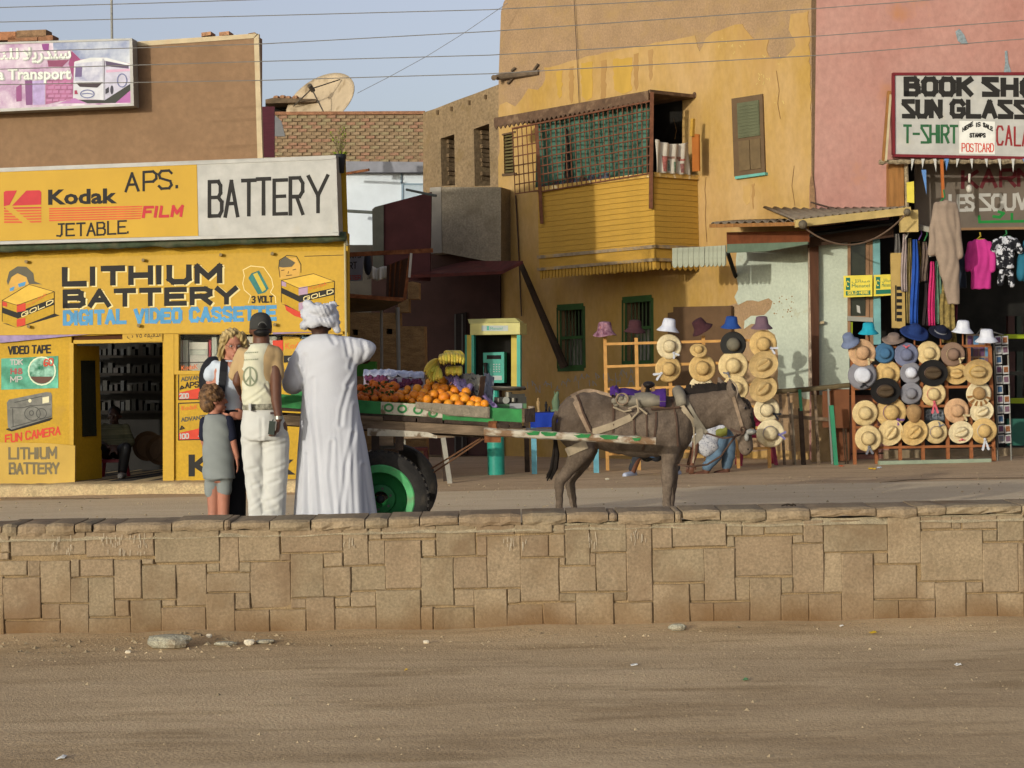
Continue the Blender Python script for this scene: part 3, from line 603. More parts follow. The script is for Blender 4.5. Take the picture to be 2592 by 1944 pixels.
obj('picture', strokes(PS, [pz2([(1545, 410), (1560, 365), (1520, 330), (1510, 290), (1520, 240), (1512, 205), (1560, 180), (1640, 188), (1672, 232), (1690, 260), (1700, 310), (1682, 345), (1712, 370), (1716, 410)])], 2, .002), CRM, ls, fix=False)
def film_box(P, tl, tr, mid, ht, par, sq):
    """painted carton: top rhomb, two faces, dark band"""
    (ax, ay), (bx, by), (cx, cy), (dx, dy) = P
    spoly(PS, pz2([(ax, ay + ht), (dx, dy + ht), (cx + 35, cy + ht + 8), (cx, cy + ht - 6), (dx, dy + ht - 20)]), .002, INK, par)
    spoly(PS, pz2([(ax, ay), (dx, dy), (dx, dy + ht), (ax, ay + ht - 10)]), .003, YEL, par); spoly(PS, pz2([(dx, dy), (cx, cy), (cx, cy + ht - 4), (dx, dy + ht)]), .003, YEL, par); spoly(PS, pz2([(ax, ay), (bx, by), (cx, cy), (dx, dy)]), .003, paint('box top', 'd0a83c'), par)
    spoly(PS, pz2([(dx, dy + ht * .3), (cx, cy + ht * .28), (cx, cy + ht * .58), (dx, dy + ht * .6)]), .0045, INK, par); spoly(PS, pz2([(ax, ay + ht * .3), (dx, dy + ht * .32), (dx, dy + ht * .58), (ax, ay + ht * .55)]), .0045, INK, par)
    spoly(PS, pz2([(dx - 4, dy - 6), (dx + 52, dy - 14), (dx + 52, dy + 34), (dx - 4, dy + 42)]), .0055, sq, par); spoly(PS, pz2([(dx - 4, dy + ht * .62), (dx + 50, dy + ht * .55), (dx + 50, dy + ht * .88), (dx - 4, dy + ht * .96)]), .0055, sq, par); spoly(PS, pz2([(ax + 2, ay + 4), (ax + 30, ay + 14), (ax + 30, ay + 40), (ax + 2, ay + 32)]), .0055, sq, par)
    obj('picture', strokes(PS, [pz2([(ax, ay), (bx, by), (cx, cy), (cx, cy + ht)]), pz2([(ax, ay), (dx, dy), (cx, cy)]), pz2([(ax, ay), (ax, ay + ht - 10)])], 1.3, .006), INK, par, fix=False)
    p = pz2([(dx + 28, dy + ht * .52), (cx - 8, cy + ht * .5)]); stext(PS, 'GOLD', p[0], p[1], 9, 2.2, CRM, .0065, par)
    p = pz2([(dx + 62, dy + 12), (cx - 45, cy + 22)]); ftext(PS, 'Kodak', p[0], p[1], 9, ORG, .0065, par)
film_box([(14, 395), (180, 295), (337, 340), (108, 425)], 0, 0, 0, 140, ls, RED); 
spoly(PS, pz2([(1765, 395), (1780, 455), (1830, 490), (1875, 505), (1890, 470), (1860, 450)]), .0015, RED, ls)
film_box([(1750, 270), (1950, 228), (2080, 275), (1862, 320)], 0, 0, 0, 145, ls, PUR)
FLS = paint('painted skin', 'c79a45')
spoly(PS, pz2([(60, 280), (90, 225), (180, 240), (190, 290), (130, 310), (60, 345)]), .0015, FLS, ls); spoly(PS, pz2([(42, 275), (58, 215), (110, 182), (165, 185), (208, 225), (215, 275), (262, 295), (180, 292), (165, 250), (110, 225), (70, 250), (50, 300)]), .0022, INKG, ls)
spoly(PS, pz2([(112, 292), (162, 276), (155, 302), (118, 312)]), .003, BLU, ls); spoly(PS, pz2([(62, 318), (92, 306), (84, 332), (62, 338)]), .003, BLU, ls)
spoly(PS, pz2([(1740, 260), (1738, 170), (1780, 130), (1840, 130), (1868, 180), (1862, 240), (1800, 255)]), .0015, FLS, ls); obj('picture', strokes(PS, [pz2([(1742, 250), (1734, 190), (1738, 145), (1785, 114), (1845, 120), (1872, 170), (1872, 220)]), pz2([(1752, 208), (1768, 205)]), pz2([(1822, 205), (1840, 200)]), pz2([(1782, 240), (1815, 236)]), pz2([(1795, 215), (1792, 226)])], 1.8, .003), INK, ls, fix=False)
spoly(PS, pz2([(1735, 185), (1740, 150), (1775, 120), (1838, 160), (1815, 185), (1760, 190)]), .0028, INKG, ls)
obj('picture', strokes(PS, [pz2([(1895, 120), (2135, 112)])], 1.5, .002), INK, ls, fix=False)
for x, y in ((165, 155), (890, 145), (1372, 112), (1692, 105), (862, 552), (180, 558), (1708, 545)):
    q = pz2([(x, y)])[0]; p = PS.hit(*q); obj('bolt', MB().tube([p, p + PS.n * .07 + PS.u * .02], .02, 8), paint('bolt grey', '8d7a55', metal=.3), ls)
PKD = PA.off(.34)
ks = thing('shop_sign', 'big light box sign, yellow half with red film logo and white half reading BATTERY', 'sign', PKD.hz(400, 0) + Vector((0, 0, 3.1)))
obj('box', slab(PKD, [(-120, 622), (857, 596), (850, 393), (-120, 430)], -.28, -.01), paint('box grey', '8f8a7e'), ks)
obj('frame', slabs(PKD, [[(-120, 622), (857, 596), (857, 588), (-120, 614)], [(-120, 440), (850, 403), (850, 393), (-120, 430)], [(842, 590), (857, 590), (851, 400), (838, 402)]], -.008, .012), WHT, ks)
obj('yellow_face', slab(PKD, [(-120, 613), (502, 597), (498, 414), (-120, 438)], -.008, .003), paint('film yellow', 'ba9228', var=.05, scale=2, dirt=('c4962f', 3, .62, .85)), ks)
obj('white_face', slab(PKD, [(503, 597), (842, 589), (838, 402), (499, 414)], -.008, .002), WHT, ks)
PK = PKD.off(.003)
ftext(PK, 'Kodak', (122, 517), (297, 513), 37, INK, .003, ks, bold=.035); stext(PK, 'FILM', (363, 549), (458, 546), 24, 7.5, paint('logo red', 'b52a30'), .0035, ks, slant=.16, jit=0, gap=.5)
stext(PK, 'APS.', (320, 485), (449, 477), 46, 6.5, INK, .003, ks, jit=.04); stext(PK, 'JETABLE.', (142, 599), (326, 591), 31, 4.6, INK, .003, ks, jit=.05)
stext(PKD, 'BATTER', (529, 549), (768, 540), 88, 9.5, INK, .004, ks, gap=.34, jit=.035); stext(PKD, 'Y', (782, 538), (830, 536), 92, 9.5, INK, .004, ks)
LR = paint('logo red', 'b52a30'); LS = paint('logo stripe', 'c4552a')
def pz1(l): return [(x * .3497, 60 + y * .3497) for x, y in l]
spoly(PK, pz1([(28, 1322), (28, 1220), (42, 1210), (124, 1207), (70, 1312)]), .003, LR, ks, 'logo'); spoly(PK, pz1([(88, 1318), (192, 1208), (286, 1205), (300, 1218), (299, 1310)]), .003, LR, ks, 'logo')
for k in range(6):
    y = 1330 + k * 20; xa = 52 + k * 24
    spoly(PK, pz1([(30, y + 13), (xa - 6, y + 13), (xa - 18, y), (30, y)]), .003, LS if k else LR, ks, 'logo'); spoly(PK, pz1([(xa + 52, y + 11), (300, y + 8), (300, y - 4), (xa + 38, y)]), .003, LS if k else LR, ks, 'logo')
for k in range(6):
    y = 1334 + k * 17; spoly(PK, pz1([(356, y + 11), (1030 - k * 2, y - 14 + 8), (1034 - k * 2, y - 16), (356, y)]), .003, LS, ks, 'logo')
tp = MB(); pp = []
for k in range(40):
    u = k / 39; x = -100 + 976 * u; pp.append(PA.off(.2).hit(x, 634 - .033 * (x + 100) + 3 * noise.noise((u * 9, 0, 0)) - 3))
tp.tube(pp, [.06 * (1 + .35 * noise.noise((k * .5, 1, 0))) for k in range(40)], 10)
for v in tp.v: v.z += .025 * noise.noise((v.x * 9, v.y * 9, v.z * 22))
o = obj('rolled_awning', tp, mat('green tarpaulin', '3f4a38', var=.3, scale=11, dirt=('5d5a46', 6, .5, .7)), smooth=True); tag(o, 'rolled up dark green tarpaulin awning slung under the big light box sign', 'awning')
q = PA.off(.2); tag(obj('awning_rail', MB().tube([q.hit(-100, 622), q.hit(876, 604), q.hit(880, 622)], .02, 8), paint('rail grey', '6a6350')), 'thin grey awning rail under the big light box sign', 'rail')
q = PA.off(.1); tag(obj('drain_pipe', MB().tube([q.hit(873, 606), q.hit(876, 860), q.hit(877, 1228)], .014, 8), paint('pale conduit', 'a79a74')), 'thin pale conduit running down the right end of the yellow shop', 'pipe')
# ---- brown upper building, with its billboard
PB_ = PA.off(-.25)
br = thing('brown_building', 'plain brown plastered upper wall with a cream painted edge', 'building', PB_.hz(300, 3.3))
BRN = mat('brown render', '85694f', var=.06, scale=.9, bump=.2, bscale=30, fine=.12, dirt=('785e46', 1.1, .5, .8), rough=.95)
_up = PB_.hits([(-160, 460), (664, 425), (664, 400), (651, 96), (-160, 152)]); _rd = ray(646, 960) * 2.4; _rd.z = 0
obj('wall', MB().prism(_up, _rd), BRN, br)
TRM = paint('cream edge', 'b8a583', dirt=('b79c78', 6, .55, .75))
obj('edge_trim', slabs(PB_, [[(-160, 153), (642, 97), (651, 85), (-160, 140)], [(652, 402), (665, 402), (655, 86), (643, 97)]], -.05, .012), TRM, br)
rb = PB_.off(-1.6); obj('shadow_parapet', slab(rb, [(-160, 400), (650, 350), (650, 90), (-160, 144)], -.3, 0), BRN, br)  # added out of view behind the roof edge to lengthen the cast shadow
M_BR = [mat('fired brick %d' % i, c, var=.25, scale=12, bump=.4, fine=.4, rough=.95) for i, c in enumerate(('97684a', '8a6248', 'a1785a', '82664c'))]
for x0, x1, y0, y1 in ((-60, 40, 80, 98), (42, 117, 75, 90), (20, 95, 90, 100), (97, 134, 89, 99), (510, 534, 80, 86), (555, 580, 79, 85), (628, 645, 82, 86)):
    tag(obj('loose_brick', slab(PB_.off(-.1), [(x0, y1 + 7 - (.0 * x0)), (x1, y1 + 3), (x1, y0), (x0, y0 + 3)], -.22, 0), M_BR[R.randrange(4)], br))
q = PB_.off(-.6); tag(obj('antenna_mast', MB().tube([q.hit(284, 100), q.hit(282, -60)], .016, 8), paint('mast grey', '8d8a82')), 'thin vertical antenna rod on the brown roof behind the bus billboard', 'antenna')
PBB = PB_.off(.26)
bb = thing('billboard', 'violet bus company billboard with a white coach on the brown wall', 'billboard', PBB.hz(150, 4.4))
obj('box', slab(PBB, [(-120, 288), (339, 268), (334, 97), (-120, 112)], -.22, -.01), paint('box grey', '8f8a7e'), bb)
obj('frame', slabs(PBB, [[(-120, 288), (339, 268), (339, 262), (-120, 280)], [(-120, 116), (334, 102), (334, 97), (-120, 111)], [(331, 264), (339, 264), (335, 100), (328, 101)]], -.008, .012), WHT, bb)
obj('print', slab(PBB, [(-120, 280), (331, 263), (328, 101), (-120, 115)], -.009, 0), mat('violet print', 'a2719b', var=.2, scale=3.2, col2='c9bcc4', rough=.4), bb)
def pz8(l): return [(x * .1582, 60 + y * .1582) for x, y in l]
def bp(pts, k, c, **kw): spoly(PBB, pz8(pts), .002 + .0013 * k, paint('print ' + c, c, **kw), bb, 'print')
bp([(850, 300), (2090, 262), (2090, 640), (1650, 540), (1290, 570), (1150, 430), (860, 440)], 0, '8f99bb', var=.25, scale=3, col2='c3c6cc')
bp([(1150, 440), (1285, 570), (1180, 900), (1100, 640)], 1, '8e3f6a'); bp([(730, 905), (1172, 870), (1172, 1200), (730, 1295)], 0, '9c5e80', var=.3, scale=9)
for k in range(5):
    for j in range(4): bp([(745 + j * 105 + (k % 2) * 30, 930 + k * 70), (835 + j * 100 + (k % 2) * 30, 925 + k * 70), (835 + j * 100 + (k % 2) * 30, 975 + k * 66), (745 + j * 105 + (k % 2) * 30, 980 + k * 66)], 1, 'b2779a')
bp([(400, 890), (520, 880), (520, 1300), (420, 1305)], 0, '7a4a78'); bp([(260, 1020), (350, 960), (350, 1240), (265, 1250)], 0, '8a4a78'); bp([(520, 920), (720, 905), (720, 1295), (530, 1300)], 0, 'a894bd', var=.2, scale=8); bp([(670, 330), (790, 320), (780, 440), (690, 420)], 0, '86407e'); bp([(760, 590), (1110, 580), (1000, 690), (780, 690)], 0, '84415f')
bp([(920, 1280), (1200, 1190), (1390, 1275)], 1, 'ad74a6'); bp([(1850, 1270), (2095, 1060), (2095, 1265)], 1, 'a8649c')
bp([(1250, 1215), (1680, 1225), (2092, 955), (2092, 1065), (1850, 1270), (1400, 1275)], 2, '34342f')
bp([(1680, 580), (2092, 665), (2092, 960), (1680, 1225)], 3, 'b7b3c2', var=.15, scale=6); bp([(1190, 615), (1460, 550), (1670, 555), (1682, 1225), (1170, 1190)], 3, 'c4c3c8'); bp([(1200, 608), (1460, 545), (1705, 545), (2092, 652), (2092, 670), (1680, 590), (1210, 628)], 4, 'd0d0cf')
bp([(1215, 645), (1640, 600), (1650, 925), (1195, 920)], 4, 'a9a9c6', var=.25, scale=5, col2='d2d0d4'); bp([(1210, 700), (1320, 690), (1310, 850), (1205, 855)], 5, '6a5a80'); bp([(1690, 598), (2060, 672), (2060, 722), (1700, 680)], 5, '54465e'); bp([(1700, 740), (2090, 720), (2090, 760), (1700, 785)], 5, 'c7a0b6')
bp([(1215, 945), (1650, 938), (1560, 1025), (1280, 1012)], 5, '3c2f36'); bp([(1690, 1050), (1745, 1010), (1745, 1100), (1690, 1130)], 5, '36343c'); bp(ell_px(1792, 1060, 26, 72, 14)[:-1], 5, '3a3844'); bp([(1195, 1070), (1230, 1065), (1250, 1130), (1195, 1130)], 5, '9a3a56'); bp([(1640, 560), (1668, 560), (1680, 1222), (1660, 1222)], 6, 'a5a3ac')
obj('print', strokes(PBB, [pz8(ell_px(1400, 1125, 108, 62)), pz8([(1320, 1125), (1400, 1115), (1480, 1128)]), pz8(ell_px(1955, 910, 75, 105))], 2.6, .0105), paint('print blue', '6f7296'), bb, fix=False)
HALO = paint('print halo', 'a9a8a4')
ftext(PBB, 'a Transport', (-6, 202.5), (181, 200.5), 28, HALO, .0065, bb, bold=.05); ftext(PBB, 'a Transport', (-7, 201.5), (180, 199.5), 28, paint('print white', 'd9dccf'), .008, bb, bold=.02)
ftext(PBB, '\ufefc\ufef3\ufead\ufeaa\ufee8\ufeb3', (58, 152), (181, 148), 30, HALO, .0065, bb, bold=.05); ftext(PBB, '\ufefc\ufef3\ufead\ufeaa\ufee8\ufeb3', (57, 151), (180, 147), 30, paint('print white', 'd9dccf'), .008, bb, bold=.02)
ftext(PBB, '\ufede\ufed8\ufee8\ufee0\ufedf', (-62, 152), (48, 150), 28, paint('print white', 'd9dccf'), .008, bb, bold=.02)
# pavement step in front of the shop
k0 = [PA.off(.5).hz(-200, 0), PA.off(.5).hz(900, 0), PA.off(-3.3).hz(880, 0), PA.off(-3.3).hz(-200, 0)]; m = MB(); n = 90
def kfn(u, v):
    a = k0[0].lerp(k0[1], u); prof = ((0, -.02), (0, .09), (.025, .128), (.1, .134), (3.7, .134)); d, z = prof[round(v * 4)]
    return a - PA.n * (d + .02 * noise.noise((u * 60, v * 3, 2)) * (v < .7)) + Vector((0, 0, z + .012 * noise.noise((u * 50, v * 2, 0))))
o = obj('kerb', m.grid(kfn, n, 4), mat('worn kerb', 'b39d76', var=.2, scale=3, bump=.4, fine=.4, dirt=('93795a', 3, .5, .7)), smooth=True); tag(o, kind='structure')

# ================================================================== houses behind the alley
PBK = PL(at(880, 350, 37), 0)
bh = thing('brick_house', 'flat roofed house of weathered mud and red bricks far behind the shop sign', 'house', PBK.hz(880, 0))
obj('wall', slab(PBK, [(660, 1140), (1090, 1140), (1090, 290), (660, 292)], -4, 0), mat('mud mortar', '846f55', var=.2, scale=4, bump=.5, fine=.4), bh)
bm_ = []
for k in range(4): bm_.append(M_BR[k])
bw, bhh = 24.5, 8.6; shared = {}
mb0 = PBK.off(.002); bs = 24.0 / pxm(37)
bmesh_list = []
for k in range(3):
    m = MB(); w_, h_ = (22.0 - k) / pxm(37), 6.8 / pxm(37); m.box((0, 0, 0), (w_, .05, h_)); me = bpy.data.meshes.new('brick'); me.from_pydata([tuple(v) for v in m.v], [], m.f); bmesh_list.append(me)
pal = [mat('mud brick %d' % i, c, var=.25, scale=12, fine=.4, rough=.95) for i, c in enumerate(('877156', '8a755b', '806b52', '8b6a54', '857659'))]
bvar = []
for p in pal:
    for me in bmesh_list:
        c = me.copy(); c.materials.append(p); bvar.append(c)
nb = 0
for r_ in range(14):
    y = 296 + r_ * bhh
    for c_ in range(17):
        x = 668 + c_ * bw + (r_ % 2) * 12
        if x > 1072 or nb > 290: continue
        p = mb0.hit(x, y + R.uniform(-.6, .6)); o = bpy.data.objects.new('brick', bvar[R.randrange(len(bvar))]); link(o, bh, p - Vector((0, R.uniform(-.012, .006), 0))); nb += 1
obj('coping', slab(PBK, [(690, 291), (1076, 289), (1076, 281), (690, 283)], -.3, .05), M_BR[1], bh)
pw = PBK.off(.3); wh = thing('white_house', 'low whitewashed house front with a grey roof slab below the brick wall', 'house', pw.hz(960, 0))
obj('wall', slab(pw, [(840, 1140), (1080, 1140), (1078, 436), (840, 436)], -.25, 0), mat('whitewash', 'c9d0d6', var=.05, scale=3), wh)
obj('roof_slab', slab(pw, [(840, 436), (1074, 436), (1072, 410), (840, 408)], -.25, .22), mat('grey slab', '84848a', var=.1), wh)
fw = obj('window', slabs(pw, [rect(1016, 464, 1080, 468), rect(1016, 468, 1021, 560), rect(1014, 437, 1017, 464)], -.02, .03), paint('window grey blue', '7f92a0'), wh)
obj('pane', slab(pw, rect(1021, 468, 1078, 560), -.01, .01), mat('sky glass', 'a9b6c0', rough=.15, var=.1), fw)
tag(obj('wooden_pole', MB().tube([pw.off(.5).hit(868, 441), pw.off(.9).hit(934, 430)], .025, 8), RUST), 'thin stick poking out level under the grey roof slab', 'pole')
tag(obj('iron_bar', MB().tube([pw.off(.5).hit(878, 534), pw.off(.9).hit(945, 538)], .03, 8), paint('iron dark', '4a4d48')), 'dark iron bar poking out across the white house front', 'bar')
tag(obj('shutter', slab(PL(at(678, 330, 33), 0), rect(664, 270, 695, 398), -.05, 0), mat('maroon shutter', '4a2029', stretch=(1, 1, 12))), 'narrow maroon shutter beside the brown building edge', 'shutter')
tag(obj('metal_sheet', slab(PL(at(708, 320, 34), 0), [(694, 345), (722, 345), (712, 306), (694, 290)], -.05, 0), paint('panel grey', '6f6f70')), 'grey metal sheet standing behind the maroon shutter', 'panel')
# satellite dish
dc = at(814, 262, 37.9); nrm = Vector((-.36, -.74, .57)).normalized()
Mx = nrm.to_track_quat('Z', 'Y').to_matrix()
ax_u = Vector((.8, 0, .6)); ax_u = (ax_u - nrm * ax_u.dot(nrm)).normalized(); ax_v = nrm.cross(ax_u); mb = MB(); rings = []
dt = thing('satellite_dish', 'large pale satellite dish streaked with dirt on the brick house roof', 'satellite dish', dc - Vector((0, 0, .5)))
for side in (1, -1):
    prf = [(t / 8 * .74, .17 * (t / 8) ** 2) for t in range(9)]
    for t, (r_, z) in enumerate(prf): rings.append((dc + nrm * (z - .1 - (.012 if side < 0 else 0)), ax_u * max(r_, .004), ax_v * max(r_, .004) * .92)) if side > 0 else None
rings += [(c - nrm * .015, u, v) for c, u, v in reversed(rings)]
obj('dish', mb.loft(rings, 36), mat('dish cream', 'b5a184', var=.12, scale=3, dirt=('8a765a', 5, .52, .68), stretch=(1, 1, .5)), dt, smooth=True)
fp = dc + nrm * .42
m = MB()
for a in (20, 140, 260): m.tube([dc + ax_u * .6 * math.cos(math.radians(a)) + ax_v * .55 * math.sin(math.radians(a)) + nrm * .06, fp], .013, 6)
obj('feed_arm', m, paint('arm dark', '4f473d'), dt); obj('feed_horn', MB().tube([fp - nrm * .06, fp + nrm * .1], .045, 10), paint('arm dark', '4f473d'), dt)
obj('mast', MB().tube([dc - nrm * .14, dc - nrm * .25 - Vector((0, 0, .1)), Vector((dc.x + .25, dc.y + .25, dc.z - .7))], .035, 8), paint('arm dark', '4f473d'), dt)
rf = thing('roof_shed', 'low roof shelter of planks and rubble beside the satellite dish', 'shed', at(715, 285, 38))
obj('roof', slab(PL(at(720, 270, 38), 0), [(672, 262), (800, 258), (800, 251), (690, 248), (672, 252)], -1.2, 0), mat('old planks', '63523f', var=.3, scale=6), rf)
obj('wall', slab(PL(at(720, 270, 38.6), 0), rect(672, 262, 800, 290), -.2, 0), DRK2, rf)
for x, y in ((700, 247), (716, 246), (730, 248), (748, 247)): obj('rubble', MB().ell(at(x, y, 38.1), (.07, .08, .04), su=6, sv=4), M_BR[2], rf)
# potted plant on the corner of the light box sign
ppz = PA.off(.1); pt = thing('potted_plant', 'sparse green plant in a black pot at the right end of the light box sign', 'plant', ppz.hit(863, 438))
c0 = ppz.hit(862, 438); mb = MB().lathe([(.045, 0), (.062, .16), (.072, .2), (.072, .225), (.058, .225), (.055, .19), (.01, .185)], None, 16)
for v in mb.v: v += c0
obj('pot', mb, paint('black pot', '24262a'), pt, smooth=True)
m = MB(); lf = MB()
for k in range(13):
    a = R.uniform(0, 6.28); tip = c0 + Vector((.1 * math.cos(a) - .03, .06 * math.sin(a), R.uniform(.34, .6))); md_ = (c0 + Vector((0, 0, .2))).lerp(tip, .5) + Vector((R.uniform(-.03, .03), 0, .04)); m.tube([c0 + Vector((0, 0, .19)), md_, tip], .003, 5)
    for j in range(7):
        p = md_.lerp(tip, j / 7) if j > 1 else (c0 + Vector((0, 0, .2))).lerp(md_, R.random()); d = Vector((R.uniform(-1, 1), R.uniform(-1, 1), R.uniform(-.2, .8))).normalized() * R.uniform(.025, .055); s_ = d.cross(Vector((.3, .2, 1))).normalized() * .009
        lf.add([p, p + d * .5 + s_, p + d, p + d * .5 - s_], [(0, 1, 2, 3)])
for k in range(22):
    a = R.uniform(0, 6.28); p = c0 + Vector((.03 * math.cos(a), .03 * math.sin(a), .2)); d = Vector((math.cos(a) * .8, math.sin(a) * .8, R.uniform(.3, 1.1))).normalized() * R.uniform(.07, .13); s_ = d.cross(Vector((0, 0, 1))).normalized() * .014; lf.add([p, p + d * .5 + s_, p + d - Vector((0, 0, .03)), p + d * .5 - s_], [(0, 1, 2, 3)])
obj('stem', m, paint('stem brown', '5c5330'), pt); obj('foliage', lf, mat('leaf green', '7d8d2e', var=.35, scale=20, rough=.6), pt, fix=False)
# ================================================================== mud brick house, yellow house (both on one slanting frontage)
PC = PL(Vector((.0608 * 31.34, 31.34, 1.3)), 49.5)
MUD = mat('mud plaster', '7d694e', var=.12, scale=1.6, bump=.5, bscale=18, fine=.35, rough=.95, dirt=('75603f', 3, .55, .75))
mh = thing('mud_house', 'mud plastered house with two dark window openings between the brick house and the yellow house', 'house', PC.hz(1170, 0))
obj('wall', holed(PC.off(-.03), [(1071, 1160), (1071, 285), (1100, 276), (1150, 256), (1200, 238), (1262, 214), (1263, 1160)],
    [[(1118, 471), (1152, 469), (1150, 340), (1115, 351)], [(1202, 471), (1241, 470), (1238, 313), (1199, 327)]], 0, .5), MUD, mh)
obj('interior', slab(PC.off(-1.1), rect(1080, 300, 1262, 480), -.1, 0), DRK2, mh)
JMB = mat('rough jamb brick', '6e5a42', var=.3, scale=10, bump=.5, fine=.4)
for x, y0 in ((1119, 352), (1203, 329)):
    for k in range(10 if x < 1200 else 12):
        y = y0 + 6 + k * 11.6; q = PC.off(-.06 - .02 * (k % 3)).hit(x, y); obj('jamb_brick', MB().box(q + Vector((.1, .12, 0)) - PC.n * .1, (.16 + .03 * (k % 2), .3, .062), Matrix.Rotation(-PC.a, 3, 'Z')), JMB, mh)
for x, y in ((1106, 277), (1141, 268), (1186, 252), (1227, 238)): obj('beam_end', slab(PC.off(-.03), rect(x - 2, y + 2, x + 2, y + 13), -.1, .03), mat('beam wood', '5d4a33'), mh)
PMB = PL(at(1192, 560, 33.2), 18)
bx_ = thing('balcony_box', 'bare cement balcony box jutting out above the dark alley doorway', 'balcony', PMB.hit(1192, 665))
CEMB = mat('stained cement', '857a68', var=.14, scale=2.4, bump=.3, fine=.3, dirt=('695d4b', 2.2, .5, .75))
obj('front_panel', slab(PMB, [(1120, 640), (1268, 668), (1268, 474), (1117, 474)], -1.3, 0), CEMB, bx_)
obj('corner_strip', slab(PMB.off(-.03), [(1085, 642), (1119, 640), (1116, 473), (1088, 475)], -1.2, 0), mat('pale cement', '8f887d', var=.12, scale=4), bx_)
mp_ = PL(at(1015, 590, 32.4), 8)
o = thing('side_awning', 'dark maroon metal sheet screen with a grey green edge hanging above the alley', 'screen', mp_.hit(1015, 700))
obj('sheet', slab(mp_, [(971, 706), (1088, 712), (1092, 486), (971, 518)], -.06, 0), mat('maroon sheet', '4a2726', var=.2, scale=3), o)
obj('edge', slab(mp_, [(944, 690), (971, 706), (971, 518), (949, 524), (942, 530)], -.3, .03), mat('grey green sheet', '5d5b50', var=.15), o)
tag(obj('iron_bar', MB().tube([mp_.off(.4).hit(1029, 480), mp_.off(.8).hit(1104, 496)], .022, 6), paint('iron dark', '4a4d48')), 'thin dark stick slanting out over the top edge of the maroon screen', 'bar')
aw = PL(at(1160, 850, 33.8), 12)
al = thing('alley_front', 'dark maroon house front with a door deep in the alley shade', 'house', aw.hz(1160, 0))
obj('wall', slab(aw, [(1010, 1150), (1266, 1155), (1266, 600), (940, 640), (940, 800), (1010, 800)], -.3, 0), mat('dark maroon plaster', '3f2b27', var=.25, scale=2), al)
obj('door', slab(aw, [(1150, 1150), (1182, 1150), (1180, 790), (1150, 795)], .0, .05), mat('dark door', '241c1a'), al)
obj('door_frame', slabs(aw, [rect(1150, 795, 1154, 1150), rect(1168, 795, 1172, 1150)], .0, .06), paint('frame grey', '4a4744'), al)
q0, q1, q2, q3 = at(1036, 704, 32.2), at(1270, 694, 31.6), at(1324, 668, 31.3), at(1180, 668, 33.4)
cn = thing('rusty_canopy', 'thin rust red canopy under the cement balcony box', 'canopy', q1)
obj('sheet', MB().prism([q0, q1, q2, q3], (0, 0, .05)), mat('rust red sheet', '50241d', var=.25, scale=5), cn)
tag(obj('leaning_pole', MB().tube([PC.off(.55).hit(1318, 668), PC.off(.12).hit(1429, 930)], [.045, .07], 8), mat('old pole', '3a2d22', var=.3)), 'dark wooden pole leaning slantwise against the yellow house wall', 'pole')
# low mud wall and rusty sign boards in the alley
plw = PL(at(970, 900, 29), 3)
lw = thing('low_mud_wall', 'broken mud brick wall behind the orange vendor cart', 'wall', plw.hz(970, 0))
MB_W = mat('mud brick wall', '8d6e47', var=.22, scale=6, bump=.8, bscale=16, fine=.45, stretch=(1, 1, 2.5), rough=.95)
obj('wall', holed(plw, [(850, 1160), (850, 790), (1010, 792), (1011, 826), (1074, 826), (1080, 1160)], [rect(892, 834, 906, 848), rect(978, 832, 993, 846)], 0, .4), MB_W, lw)
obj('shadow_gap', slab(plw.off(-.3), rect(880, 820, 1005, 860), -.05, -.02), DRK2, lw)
obj('broken_block', slab(plw.off(.1), [(1032, 757), (1060, 757), (1060, 716), (1046, 713), (1032, 714)], -.3, 0), MB_W, lw); obj('broken_block', slab(plw.off(.12), [(1006, 792), (1035, 790), (1034, 757), (1008, 757)], -.3, 0), MB_W, lw)
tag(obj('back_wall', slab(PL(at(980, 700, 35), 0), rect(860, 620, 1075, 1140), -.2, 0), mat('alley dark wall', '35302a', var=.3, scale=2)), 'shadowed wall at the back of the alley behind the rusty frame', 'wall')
ry = 26.0; rs = thing('rusty_sign_stand', 'rusted iron sign frame tipped open beside the yellow shop', 'frame', at(960, 790, ry))
obj('top_beam', MB().bar(at(878, 645, ry), at(1096, 634, ry), .055, .06), RUST, rs)
pq = [at(979, 672, ry + .9), at(1036, 651, ry), at(1024, 752, ry), at(977, 752, ry + .9)]
obj('side_leaf', MB().prism(pq, (.02, .03, 0)), mat('rust brown sheet', '4a2f1e', var=.25, scale=5, stretch=(3, 3, .6)), rs)
obj('leaf_rim', MB().bar(at(1038, 648, ry - .02), at(1024, 760, ry - .02), .05, .04), RUST, rs)
for k in range(3): obj('leaf_rib', MB().bar(at(990 + k * 13, 668 - k * 5, ry + .7 - k * .2), at(986 + k * 12, 752, ry + .7 - k * .2), .02, .03), RUST, rs)
obj('tray', MB().prism([at(876, 752, ry), at(1020, 764, ry), at(970, 786, ry + 1.5), at(872, 792, ry + 1.5)], (0, 0, .02)), mat('tray underside', '4e4335', var=.2), rs)
obj('tray_edge', MB().bar(at(876, 748, ry - .03), at(1022, 759, ry - .03), .05, .04), RUST, rs)
obj('strut', MB().bar(at(1041, 641, ry - .04), at(1036, 702, ry - .04), .035, .03), paint('strut white', 'b3afa6'), rs)
obj('pole', MB().tube([at(965, 786, ry + 1), at(968, 1140, ry + 1)], .022, 8), paint('pole grey', '7e7c78'), rs); obj('pole', MB().tube([at(1006, 778, ry + .8), at(1014, 1140, ry + .8)], [.03, .022], 8), paint('pole grey', '7e7c78'), rs)
pr_ = PL(at(900, 680, 26.8), 0); st_ = thing('hanging_sign', 'grey hanging sign with cropped dark capitals beside the yellow shop', 'sign', pr_.hit(900, 712))
obj('board', slab(pr_, [(878, 712), (917, 710), (921, 643), (878, 645)], -.03, 0), paint('sign grey', '77767c'), st_)
